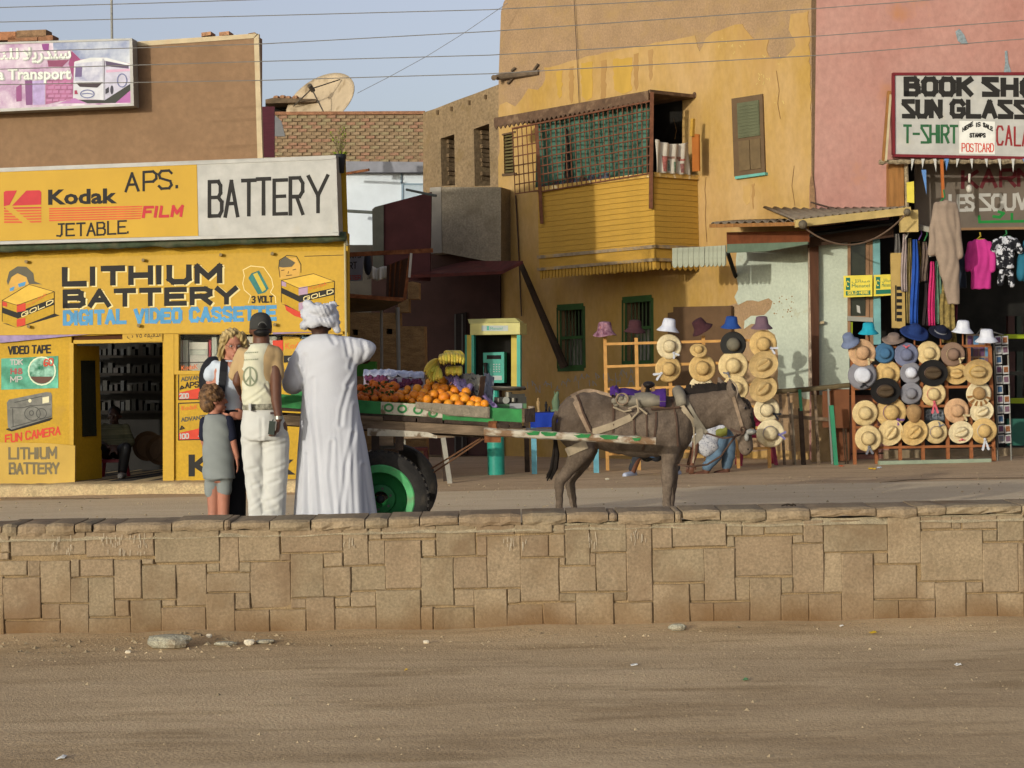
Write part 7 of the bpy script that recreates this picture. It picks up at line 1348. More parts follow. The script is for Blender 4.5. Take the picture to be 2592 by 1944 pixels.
rag('newspaper', [(1065, 305, .4), (1262, 330, .3), (1220, 545, .1), (1130, 470, .2)], mat('newsprint', '9a9484', var=.1, scale=3, dirt=('4a463e', 28, .55, .6)), 'crumpled printed newspaper standing at the back of the oranges', 'newspaper', 15.9, .03); rag('cardboard_flap', [(1235, 345, .2), (1290, 335, .3), (1262, 575, .1), (1215, 560, .05)], mat('brown cardboard', '6a4c34', var=.2), 'thin brown cardboard flap beside the newspaper', 'cardboard', 15.8, .015)
rag('grey_plastic', [(1268, 300, .3), (1368, 345, .4), (1352, 600, .2), (1268, 575, .1)], mat('grey plastic', '77787f', var=.2, scale=8, rough=.4), 'grey plastic bag hanging by the weighing scale', 'plastic bag', 15.85, .03)
SCL = mat('grey scale metal', '6c675c', var=.2, scale=6, metal=.5, rough=.5)
sc_ = thing('weighing_scale', 'old greengrocer scale with a wide grey pan at the end of the cart', 'scale', at(1295, 1032, 15.9)); c0 = at(1287, 992, 15.95)
mb = MB().lathe([(.0, -.01), (.1, -.008), (.135, .012), (.14, .025), (.13, .018), (.1, .0), (.0, -.002)], None, 28)
for v in mb.v: v.x *= 1.0; v += c0 + V((0, 0, .02 - .12 * v.x * .3))
obj('pan', mb, SCL, sc_, smooth=True); obj('pan_stem', MB().tube([c0, c0 - V((0, 0, .06))], .03, 10).box(c0 - V((0, 0, .075)), (.24, .1, .03)), SCL, sc_)
obj('body', MB().box(at(1292, 1014, 15.95), (.26, .14, .06)).box(at(1310, 1005, 15.95), (.12, .1, .05)), paint('scale dark', '34322d', metal=.3), sc_); obj('dial', MB().tube([at(1281, 1013, 15.86), at(1281, 1013, 15.84)], .028, 16), paint('dial pale', '8a897f'), sc_); obj('weight', MB().tube([at(1262, 1020, 15.9), at(1262, 1008, 15.9)], .022, 10).tube([at(1300, 1017, 15.86), at(1300, 1007, 15.86)], .018, 10), SCL, sc_)
obj('base', MB().box(at(1295, 1028, 15.95), (.24, .16, .04)), paint('scale base green', '4d6a4a'), sc_); obj('label_plate', slab(PL(at(1305, 1027, 15.86), 0), rect(1290, 1021, 1322, 1034), -.01, 0), paint('label grey', '8f8f90'), sc_)
# ---- donkey
DY = 16.0; D = lambda x, y, d=0: at(x, y, DY + d)
dk = thing('donkey', 'grey brown donkey standing in harness between the cart shafts, facing right', 'donkey', V((D(1570, 1300).x, DY, 0)))
b = MB(); px1 = 1 / pxm(16)
b.loft([(D(x, (t + bt) / 2), V((0, 0, (bt - t) / 2 * px1)), V((0, hw, 0))) for x, t, bt, hw in ((1410, 1046, 1076, .07), (1418, 1026, 1098, .13), (1438, 1004, 1116, .18), (1470, 992, 1128, .21), (1510, 991, 1138, .22), (1560, 1002, 1150, .235), (1610, 1007, 1157, .24), (1650, 1006, 1157, .235), (1690, 1004, 1153, .2), (1715, 1003, 1148, .175), (1738, 1008, 1134, .14), (1752, 1030, 1112, .09))], 28)
b.loft([(D(x, (t + bt) / 2), V((k, 0, (bt - t) / 2 * px1)), V((0, hw, 0))) for x, t, bt, hw, k in ((1700, 1006, 1120, .13, 0), (1745, 995, 1110, .105, .03), (1785, 991, 1092, .085, .04), (1822, 988, 1079, .075, .04), (1852, 986, 1072, .07, .03), (1872, 990, 1062, .06, .0))], 24)
hd = [(1866, 1012, 27, .062), (1872, 1040, 34, .08), (1875, 1068, 33, .075), (1880, 1092, 25, .058), (1886, 1112, 20, .05), (1889, 1130, 19.5, .052), (1889, 1143, 16, .046), (1887, 1151, 8, .025)]
b.loft([(D(x, y), V((h * .985 * px1, 0, h * .17 * px1)), V((0, hw, 0))) for x, y, h, hw in hd], 22)
b.ell(D(1852, 1064), (.07, .065, .08))
for q in (-1, 1):
    d = .12 * q
    if q < 0: hl = ((D(1458, 1085, d * .6), .17), (D(1476, 1132, d), .1), (D(1446, 1182, d), .062), (D(1418, 1216, d), .043), (D(1415, 1232, d), .04), (D(1417, 1290, d), .032), (D(1418, 1338, d), .034), (D(1423, 1352, d), .042))
    else: hl = ((D(1462, 1085, d * .6), .17), (D(1486, 1132, d), .1), (D(1468, 1182, d), .06), (D(1444, 1216, d), .042), (D(1444, 1234, d), .038), (D(1454, 1290, d), .03), (D(1461, 1338, d), .034), (D(1466, 1352, d), .04))
    limb(b, *hl); x0 = 1690 if q < 0 else 1700
    limb(b, (D(x0 + 8, 1100, d * .5), .12), (D(x0 + 6, 1150, d * .8), .075), (D(x0 + 2, 1180, d * .8), .055), (D(x0, 1215, d * .8), .05), (D(x0 - 1, 1232, d * .8), .044), (D(x0 - 2, 1285, d * .8), .034), (D(x0, 1322, d * .8), .04), (D(x0 + 5, 1350, d * .8), .045))
    ex, ey, tx_, ty_ = (1860, 1005, 1846, 968) if q < 0 else (1846, 998, 1820, 965)
    for (x, y, r) in ((.0, .0, .026), (.3, .3, .034), (.6, .6, .03), (.85, .85, .018)): pass
    limb(b, (D(ex, ey + 4, d * .45), .036), (D(ex + (tx_ - ex) * .4, ey + (ty_ - ey) * .4, d * .6), .046), (D(ex + (tx_ - ex) * .75, ey + (ty_ - ey) * .8, d * .66), .034), (D(tx_, ty_ - 8, d * .7), .014))
for q in (-1, 1): b.ell(D(1881, 1032, q * .072), (.03, .018, .022))
def dkd(co, no): return co + no * (.0035 * np.sin(co[:, 0] * 60 + 5 * np.sin(co[:, 2] * 9)) * np.sin(co[:, 2] * 34 + 2) + .004 * np.sin(co[:, 0] * 14 + co[:, 2] * 19))[:, None]
FUR = mat('donkey coat', '6a5c4f', var=.2, scale=4, rough=.9, bump=.35, bscale=70, spec=.12, fine=.25, dirt=('4c3f34', 2.6, .46, .72), stretch=(1, 1, 1))
body = blob('body', b, FUR, dk, .0115, 4, dkd)
for q in (-1, 1):
    obj('eye', MB().ell(D(1886, 1033, q * .083), (.013, .008, .011)), paint('dark eye', '120e0c', rough=.1, spec=.6), dk, smooth=True); obj('nostril', MB().ell(D(1893, 1136, q * .045), (.008, .008, .014)), paint('dark eye', '120e0c'), dk, smooth=True)
mn = MB()
for k in range(60):
    t = k / 59; x = 1733 + 122 * t; y = 994 - 8 * t + (6 if t > .9 else 0); h = (.035 + .02 * R.random()) * (1 if .05 < t else .5); p = D(x, y + 5); sp = R.uniform(-.02, .02)
    mn.add([p + V((-.016, -.02, 0)), p + V((.016, -.02, 0)), p + V((.016, .02, 0)), p + V((-.016, .02, 0)), p + V((sp - .012, sp * .4, h + .03)), p + V((sp + .01, sp * .4, h + .026))], [(0, 1, 5, 4), (1, 2, 5), (2, 3, 4, 5), (3, 0, 4)])
for k in range(26):
    p = D(1866 + k * 1.2, 1000 + k * 2.2) + V((R.uniform(0, .012), R.uniform(-.04, .04), 0)); mn.add([p + V((-.012, -.012, .01)), p + V((.012, .012, .01)), p + V((.03, R.uniform(-.02, .02), -.05))], [(0, 1, 2)])
for k in range(70):
    t = R.random(); p = D(1872 + 34 * t, 1008 + 70 * t * t + 6 * t) + V((R.uniform(-.004, .02), R.uniform(-.05, .03), 0)); mn.add([p + V((-.012, -.02, .012)), p + V((.01, -.012, .012)), p + V((.012, R.uniform(-.03, 0), -.045))], [(0, 1, 2)])
obj('mane', mn, mat('dark mane', '1f1813', var=.4, scale=20, rough=.8), dk, fix=False)
tl = MB(); tl.tube([D(1413, 1042), D(1403, 1062), D(1402, 1095), D(1406, 1125)], [.028, .022, .018, .016], 8); obj('tail', tl, FUR, dk, smooth=True)
tf = MB()
for k in range(34):
    a = R.uniform(-1, 1); c_ = R.uniform(-1, 1); e = R.uniform(.75, 1); tf.tube([D(1406 + a * 2, 1112, c_ * .01), D(1410 + a * 7 - 3, 1150, c_ * .03), D(1402 + a * 9, 1185, c_ * .035), D(1390 + a * 8, 1150 + 68 * e, c_ * .03)], [.008, .009, .007, .003], 5)
obj('tail_tuft', tf, mat('dark mane', '1f1813'), dk)
for q, (xh, xf) in ((-1, (1424, 1696)), (1, (1467, 1706))):
    for x, dd in ((xh, q * .12), (xf, q * .096)): p = V((D(x, 1350).x, DY + dd, 0)); obj('hoof', MB().loft([(p + V((.012, 0, .0)), V((.06, 0, 0)), V((0, .05, 0))), (p + V((0, 0, .07)), V((.045, 0, 0)), V((0, .042, 0)))], 14), paint('hoof', '2b241f'), dk, smooth=True)
er = [D(1862, 1010, -.085), D(1868, 992, -.098), D(1863, 975, -.1), D(1850, 960, -.095)]; obj('ear_rim', MB().tube(er, [.006, .008, .007, .003], 6), paint('pale ear rim', '8a7a68'), dk); obj('inner_ear', MB().ell(D(1857, 985, -.1), (.016, .012, .05), Matrix.Rotation(-.3, 3, 'Y')), paint('dark inner ear', '241c18'), dk, smooth=True)
# ---- harness
hn = thing('harness', 'worn webbing harness with wooden pack saddle and purple cloth on the donkey', 'harness', D(1600, 1010)); bt = bvh(body)
STR = mat('worn webbing', '8a7560', var=.2, scale=16, rough=.9, bump=.3, bscale=80); STRP = mat('pale webbing', '9a8a72', var=.15, scale=14, rough=.9); LEA = mat('old leather', '4d382b', var=.25, scale=12, rough=.7); CNV = mat('faded canvas', '837a6a', var=.2, scale=10, rough=.95)
def strap(pts, wd, m, lift=.012, name='strap'):
    org = V((0, 0, CAMZ)); out = []
    for a, c in zip(pts, pts[1:]):
        L = math.hypot(c[0] - a[0], c[1] - a[1]); n = max(1, int(L / 7))
        for j in range(n): out.append((a[0] + (c[0] - a[0]) * j / n, a[1] + (c[1] - a[1]) * j / n))
    out.append(pts[-1]); P_ = []; yl = 15.8
    for x, y in out:
        d = ray(x, y).normalized(); h = bt.ray_cast(org, d)
        if h[0] is not None and h[0].y < 16.35: p = h[0] - d * lift; yl = p.y
        else: p = at(x, y, yl)
        P_.append(p)
    for _ in range(2): P_ = [P_[0]] + [P_[i] * .5 + (P_[i - 1] + P_[i + 1]) * .25 for i in range(1, len(P_) - 1)] + [P_[-1]]
    mb = MB()
    for i, p in enumerate(P_):
        t = (P_[min(i + 1, len(P_) - 1)] - P_[max(i - 1, 0)]).normalized(); vw = V((p.x, p.y, p.z - CAMZ)).normalized(); s_ = t.cross(vw).normalized() * wd / 2
        mb.v += [p - s_, p + s_, p + s_ + vw * .012, p - s_ + vw * .012]
    for i in range(len(P_) - 1):
        o_ = i * 4
        for k in range(4): mb.f.append((o_ + k, o_ + (k + 1) % 4, o_ + 4 + (k + 1) % 4, o_ + 4 + k))
    mb.f += [(0, 1, 2, 3), tuple(len(mb.v) - 4 + k for k in (3, 2, 1, 0))]
    return obj(name, mb, m, hn, smooth=False)
strap([(1446, 1005), (1470, 993), (1492, 989), (1520, 996), (1548, 1004)], .04, STR); strap([(1450, 1003), (1470, 1045), (1494, 1093)], .045, STR); strap([(1462, 1000), (1475, 1045), (1496, 1090)], .012, LEA, .024)
strap([(1500, 1094), (1550, 1078), (1598, 1056)], .055, STRP); strap([(1434, 1146), (1455, 1136), (1485, 1124)], .07, STRP, .02, 'loose_strap'); strap([(1552, 1006), (1553, 1060), (1551, 1096)], .016, LEA); strap([(1605, 1060), (1606, 1100)], .013, LEA); strap([(1661, 1042), (1660, 1080), (1656, 1106)], .014, LEA); strap([(1636, 1040), (1638, 1110), (1625, 1140)], .012, LEA)
strap([(1648, 1036), (1720, 1031)], .016, LEA, .03); strap([(1720, 1020), (1745, 1055), (1770, 1085), (1790, 1097)], .04, STRP); strap([(1735, 1010), (1758, 1052), (1788, 1096)], .03, CNV); strap([(1752, 1060), (1775, 1100), (1754, 1120)], .06, CNV, .014); strap([(1700, 1010), (1712, 1060), (1716, 1130)], .014, LEA)
strap([(1756, 1080), (1758, 1140), (1754, 1172)], .012, STRP, .02, 'rope_end')
mb = MB(); q = [D(1716, 990, .02), D(1722, 1005, -.08), D(1725, 1025, -.14)]; mb.tube([D(1716, 992, .06)] + q, [.04, .05, .05, .04], 10); obj('collar_pad', mb, CNV, hn, smooth=True)
WB = mat('saddle wood', '8a6a48', var=.25, scale=8); obj('saddle_pad', MB().loft([(D(x, 1015), V((0, .0, .075)), V((0, .22, 0))) for x in (1560, 1590, 1640, 1680)], 20), CNV, hn, smooth=True)
for x0 in (1622, 1648): obj('saddle_tree', MB().prism([D(x0 - 2, 1020, -.12), D(x0 + 12, 1020, -.12), D(x0 + 9, 974, -.02), D(x0 + 3, 972, -.02)], (0, .06, 0)), WB, hn)
obj('saddle_horn', MB().ell(D(1642, 974), (.05, .07, .03)).tube([D(1640, 1020, -.1), D(1639, 975, -.02)], .018, 8), paint('horsehair', '1d1614'), hn, smooth=True)
obj('saddle_rail', MB().bar(D(1600, 1018, -.16), D(1680, 1024, -.16), .05, .04), WB, hn); obj('saddle_cross', MB().bar(D(1630, 1020, -.05), D(1630, 1020, .25), .03, .05), WB, hn)
PURC = mat('purple cloth', '43246a', var=.25, scale=9, rough=.9)
m = MB().sheet(lambda u, v: D(1556 + 130 * u, 1002 - 4 * math.sin(u * 8) - 10 * (u < .08), -.17 + .36 * v) + V((0, 0, .05 * math.sin(v * 3.14) + .01 * noise.noise((u * 9, v * 5, 0)))), 24, 8, .012, (0, 0, 1)); obj('saddle_cloth', m, PURC, hn, smooth=True)
obj('saddle_cloth', MB().sheet(lambda u, v: D(1670 + 16 * u, 996 + 34 * v, -.19 - .03 * math.sin(v * 3)), 5, 8, .012, (0, -1, 0)), PURC, hn, smooth=True); obj('saddle_cloth', MB().sheet(lambda u, v: D(1544 + 14 * u, 978 + 22 * v + 3 * math.sin(u * 9), -.12), 5, 6, .012, (0, -1, 0)), PURC, hn, smooth=True)
mb = MB()
for k in range(9): mb.ell(D(1556 + k * 5, 1015 + 7 * math.sin(k * 1.7), -.2 + .02 * (k % 3)), (.03, .03, .025), su=8, sv=6)
obj('rope_bundle', mb, CNV, hn, smooth=True); obj('rope_coil', MB().tube([D(1575 + 15 * math.cos(a), 1010 + 14 * math.sin(a), -.23 + .01 * math.sin(3 * a)) for a in [2 * math.pi * k / 22 for k in range(23)]], .007, 6), STR, hn)
for pts in ([(1590, 1035), (1610, 1028), (1622, 1035), (1638, 1048)], [(1612, 1010), (1616, 1042), (1600, 1060)], [(1552, 1030), (1580, 1042), (1598, 1038)]): obj('cord', MB().tube([D(x, y, -.25) for x, y in pts], .008, 6), STRP, hn)
strap([(1856, 1005), (1868, 1045), (1880, 1086)], .026, STR); strap([(1848, 1085), (1870, 1096), (1884, 1092)], .02, LEA); strap([(1788, 1096), (1830, 1110), (1866, 1104), (1884, 1096)], .014, LEA, .03)
obj('nose_pad', MB().ell(D(1900, 1093, -.03), (.05, .065, .026)).ell(D(1890, 1106, -.06), (.02, .02, .035)), mat('dirty fleece', '8f8c84', var=.25, scale=20, bump=.6), hn, smooth=True); obj('bit_ring', MB().tube([D(1880 + 6 * math.cos(a), 1088 + 7 * math.sin(a), -.075) for a in [2 * math.pi * k / 12 for k in range(13)]], .006, 6), LEA, hn)
obj('rein', MB().tube([D(x, y, -.12) for x, y in ((1716, 1176), (1750, 1181), (1790, 1176), (1825, 1155), (1846, 1125), (1866, 1098))], .009, 6), LEA, hn, smooth=True)
# ---- pay phone
PY = 26.1; PH = PL(at(1250, 900, PY), 10); pb = thing('pay_phone', 'yellow and teal pay phone hood on a teal round pedestal', 'pay phone', at(1252, 1205, PY) * V((1, 1, 0)))
TLP = paint('phone teal', '2f8f7c', rough=.4); YLP = paint('phone yellow', 'b9a23a', rough=.45); PYL = paint('phone pale yellow', 'b5ad6a', rough=.45)
pc_ = at(1252, 1000, PY - .0) * V((1, 1, 0)); ped = MB(); zt_ = at(1252, 1106, PY).z; ped.lathe([(.0, .0), (.085, .0), (.112, .02), (.113, .04), (.113, zt_), (.105, zt_), (.105, .3), (0, .3)], None, 24)
for v in ped.v: v += pc_
o = obj('pedestal', ped, TLP, pb); smooth_by_angle(o, 40)
for k in range(14):
    a = 2 * math.pi * k / 14; d = V((math.cos(a), math.sin(a), 0)); obj('pedestal_tooth', MB().box(pc_ + d * .109 + V((0, 0, zt_ + .035)), (.009, .034, .07), Matrix.Rotation(a, 3, 'Z')), TLP, pb)
obj('upper_post', MB().tube([pc_ + V((0, .1, zt_ - .1)), pc_ + V((0, .1, at(1252, 985, PY).z))], .06, 12), TLP, pb)
obj('hood', slab(PH, [(1190, 848), (1316, 846), (1316, 817), (1190, 819)], -.55, 0), PYL, pb); obj('hood_top', MB().prism([PH.hit(1188, 819), PH.hit(1317, 816), PH.off(-.1).hit(1303, 805), PH.off(-.1).hit(1184, 808)], PH.n * -.3 + V((0, 0, .002))), PYL, pb)
obj('name_plate', slab(PH, rect(1219, 824, 1286, 838), 0, .004), paint('plate grey', 'a3aaa4'), pb); ftext(PH, 'Menatel', (1241, 835), (1272, 834), 7, TLP, .006, pb); obj('plate_logo', slab(PH, rect(1232, 825, 1238, 836), .004, .007), TLP, pb)
for x0, x1, mm, d in ((1177, 1182, TLP, -.4), (1182, 1193, YLP, -.25), (1193, 1200, TLP, -.02), (1294, 1308, YLP, -.25), (1308, 1317, TLP, -.02)): obj('side_panel', slab(PH.off(d), rect(x0, 848, x1, 985), -.12, 0), mm, pb)
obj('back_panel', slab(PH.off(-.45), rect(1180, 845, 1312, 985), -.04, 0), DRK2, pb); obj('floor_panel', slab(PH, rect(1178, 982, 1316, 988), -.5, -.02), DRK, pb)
f = obj('telephone', slab(PH.off(-.2), [(1223, 969), (1276, 969), (1276, 891), (1223, 893)], -.2, 0), TLP, pb); PT = PH.off(-.2); obj('display', slab(PT, rect(1232, 899, 1268, 909), 0, .006), DRK, f); obj('lower_label', slab(PT, rect(1247, 951, 1270, 962), 0, .005), paint('plate grey', 'a3aaa4'), f)
for j in range(4):
    for i in range(3): obj('key', slab(PT, rect(1248 + i * 7, 921 + j * 6, 1252 + i * 7, 924 + j * 6), 0, .008), paint('key grey', '8fa09a'), f)
obj('handset', MB().tube([PT.off(.04).hit(1229, 920), PT.off(.06).hit(1229, 930), PT.off(.04).hit(1230, 948)], [.035, .02, .035], 8), paint('hub black', '1d1c1a'), f)
# ---- souvenir table with a blue cloth
TY_ = 26.0; tb = thing('souvenir_table', 'pale blue legged trestle table behind the donkey', 'table', at(1420, 1205, TY_) * V((1, 1, 0))); BLG = mat('pale blue legs', '5f93a0', var=.2, scale=8)
zt_ = at(1375, 1046, TY_).z; xa, xb = at(1342, 1046, TY_).x, at(1520, 1046, TY_).x
obj('table_top', MB().box(((xa + xb) / 2, TY_ + .35, zt_ - .02), (xb - xa, .75, .03)), WOOD, tb)
for x, y, mm in ((1351, 0, BLG), (1333, .6, WOODD), (1508, 0, BLG), (1495, .6, WOOD)): q = at(x, 1100, TY_ + y); obj('leg', MB().bar((q.x, TY_ + .05 + y, 0), (q.x, TY_ + .05 + y, zt_ - .036), .06, .07, up=(0, 1, 0)), mm, tb)
cl = MB().sheet(lambda u, v: V((xa + (xb - xa) * u, TY_ - .03 + .01 * math.sin(u * 30) * v, zt_ + .004 - .19 * v + .01 * u)), 30, 4, .008, (0, -1, 0)); o = obj('table_cloth', cl.add([(xa, TY_ - .03, zt_ + .004), (xb, TY_ - .03, zt_ + .014), (xb, TY_ + .72, zt_ + .014), (xa, TY_ + .72, zt_ + .004)], [(0, 1, 2, 3)]), mat('royal blue cloth', '14308a', var=.12, scale=6, rough=.85), smooth=False); tag(o, 'royal blue cloth hanging over the souvenir table front', 'tablecloth')
def statuette(x, h, m, lab, kind, grp='carved figurines on the souvenir table', yy=.1):
    p = V((at(x, 1040, TY_ + yy).x, TY_ + yy, zt_ + .016)); s_ = h / pxm(26); mb = MB()
    if kind == 0: mb.loft([(p + V((0, 0, s_ * t)), V((s_ * r_, 0, 0)), V((0, s_ * r_, 0))) for t, r_ in ((0, .16), (.06, .16), (.08, .1), (.4, .12), (.62, .14), (.72, .16), (.78, .06), (.82, .08), (.92, .09), (1, .03))], 10)
    elif kind == 1: mb.loft([(p + V((s_ * dx, 0, s_ * t)), V((s_ * r_, 0, 0)), V((0, s_ * r_, 0))) for t, r_, dx in ((0, .25, 0), (.1, .25, 0), (.12, .16, 0), (.5, .2, 0), (.7, .13, .02), (.85, .12, .06), (.95, .07, .1), (1, .03, .1))], 10); mb.cap(p + V((s_ * -.04, -.02, s_ * .85)), s_ * .03, p + V((s_ * -.06, -.02, s_ * 1.02)), s_ * .015, 6)
    else: mb.loft([(p + V((0, 0, s_ * t)), V((s_ * r_, 0, 0)), V((0, s_ * r_ * .6, 0))) for t, r_ in ((0, .2), (.3, .12), (.5, .16), (.56, .1), (.6, .13), (.8, .14), (1, .05))], 10)
    return tag(obj('figurine', mb, m, smooth=True), lab, 'figurine', grp)
STB = mat('black stone', '15161a', rough=.4, var=.2); 
for k in range(15):
    x = 1349 + k * 10.6 + R.uniform(-2, 2)
    if abs(x - 1363) < 6 or abs(x - 1407) < 7: continue
    statuette(x, R.uniform(16, 40) if k > 9 else R.uniform(14, 28), STB, 'small dark carved figurine standing on the blue souvenir table', k % 3, yy=.12 + .2 * (k % 2))
statuette(1363, 36, mat('pale wood', '9a7f58', var=.2), 'pale wooden figurine with a white foot at the left of the blue table', 0); statuette(1407, 52, mat('green stone', '5c6e54', var=.2), 'tall grey green figurine on the blue table', 1)
tag(obj('cup', MB().tube([at(1345, 1043, 26.05), at(1345, 1028, 26.05)], .045, 12), paint('cup tan', '8a7a68')), 'tan cup at the left end of the souvenir table', 'cup')
# small things seen under the cart
ben = thing('bench', 'grey wooden bench under a canvas behind the cart', 'bench', at(1090, 1150, 24.5) * V((1, 1, 0))); zb_ = at(1090, 1104, 24.5).z
obj('seat', MB().box(at(1080, 1104, 24.6), (.7, .35, .04)), WOOD, ben); obj('leg', MB().bar(at(1122, 1108, 24.45), V((at(1138, 1150, 24.4).x, 24.4, 0)), .07, .06), mat('grey wood', '8a857a'), ben); obj('leg', MB().bar(at(1022, 1108, 24.6), V((at(1020, 1150, 24.6).x, 24.6, 0)), .05, .05), mat('grey wood', '8a857a'), ben); obj('leg', MB().bar(at(1122, 1108, 24.75), V((at(1126, 1150, 24.75).x, 24.75, 0)), .05, .05), WOODD, ben)
st2 = thing('stool', 'dark red plastic stool glimpsed under the cart', 'stool', at(1050, 1150, 25.4) * V((1, 1, 0))); zs_ = .42; cx_ = at(1050, 1150, 25.4).x; obj('seat', MB().box((cx_, 25.4, zs_), (.34, .34, .04)), paint('dark red plastic', '55201f'), st2)
for dx in (-.14, .14):
    for dy in (-.14, .14): obj('leg', MB().bar((cx_ + dx, 25.4 + dy, zs_ - .021), (cx_ + dx * 1.25, 25.4 + dy * 1.25, 0), .045, .045), paint('dark red plastic', '55201f'), st2)
# ================================================================== hat racks, hats
RKW = mat('orange pine', 'b5864a', var=.15, scale=9, rough=.7); RKR = mat('red brown rack wood', '8d5632', var=.2, scale=9, rough=.75)
def rack(name, lab, P, posts, rails, m, loc):
    t = thing(name, lab, 'hat rack', loc)
    for (x0, y0, x1, y1, d) in posts: obj('post', MB().bar(P.off(d).hit(x0, y0), P.off(d).hit(x1, y1), .045, .045, up=(0, 1, 0)), m, t)
    for (x0, y0, x1, y1) in rails: obj('rail', MB().bar(P.off(.024).hit(x0, y0), P.off(.024).hit(x1, y1), .035, .03), m, t)
    return t
K1 = PL(at(1740, 1000, 26.45), 3); K2 = PL(at(2330, 1000, 26.9), -2)
def gy(P, x): # photo row where the ground meets the rack plane
    q = P.hit(x, 1100); d = q.y; r_ = (0.02 - CAMZ) / d + DIP; return 972 - FPX * (q.x / d * _s + r_ * _c)
rack('hat_rack', 'light orange wooden lattice rack of hats behind the donkey', K1, [(1531, 852, 1538, gy(K1, 1538), 0), (1610, 855, 1618, gy(K1, 1618), 0), (1694, 860, 1702, gy(K1, 1702), 0), (1780, 850, 1787, gy(K1, 1787), 0), (1862, 840, 1869, gy(K1, 1869), 0), (1940, 845, 1948, gy(K1, 1948), 0)],
     [(1531, 871, 1945, 860), (1533, 928, 1945, 915), (1535, 985, 1948, 973), (1536, 1040, 1948, 1028), (1537, 1092, 1948, 1082), (1538, 1150, 1950, 1134), (1540, 1199, 1952, 1188)], RKW, K1.hz(1740, 0))
rack('hat_rack', 'red brown wooden rack packed with hats in front of the souvenir shop', K2, [(2156, 885, 2164, gy(K2, 2164), 0), (2213, 985, 2219, gy(K2, 2219), 0), (2272, 880, 2279, gy(K2, 2279), 0), (2330, 880, 2337, gy(K2, 2337), 0), (2393, 880, 2400, gy(K2, 2400), 0), (2452, 880, 2459, gy(K2, 2459), 0), (2505, 876, 2516, gy(K2, 2516), 0)],
     [(2156, 880, 2506, 875), (2157, 928, 2507, 922), (2159, 984, 2510, 978), (2160, 1030, 2511, 1026), (2161, 1082, 2513, 1078), (2163, 1134, 2516, 1128)], RKR, K2.hz(2330, 0))
for x, ya, yb in ((1851, 845, 838), (1774, 850, 838), (1692, 860, 838)): pass
for x, y0, y1 in ((2198, 848, 885), (2260, 866, 885), (2315, 850, 885), (2381, 850, 885), (2437, 846, 885), (2497, 866, 880), (2149, 872, 890)): obj('peg', MB().tube([K2.hit(x, y0 - 4), K2.hit(x, y1)], .012, 6), RKR, bpy.data.objects['hat_rack.001'])
tag(obj('plank', MB().bar(K2.off(.25).hz(2220, .06), K2.off(.25).hz(2502, .06), .05, .12), paint('pale green plank', '87907a')), 'long pale green plank lying on the ground at the foot of the crowded hat rack', 'plank')
def straw(c, d=None): return mat('straw ' + c, c, var=.16, scale=14, rough=.85, bump=.5, bscale=150, fine=.3, dirt=(d, 6, .58, .72) if d else None)
def felt(c): return mat('felt ' + c, c, var=.12, scale=7, rough=.95, bump=.2, bscale=120)
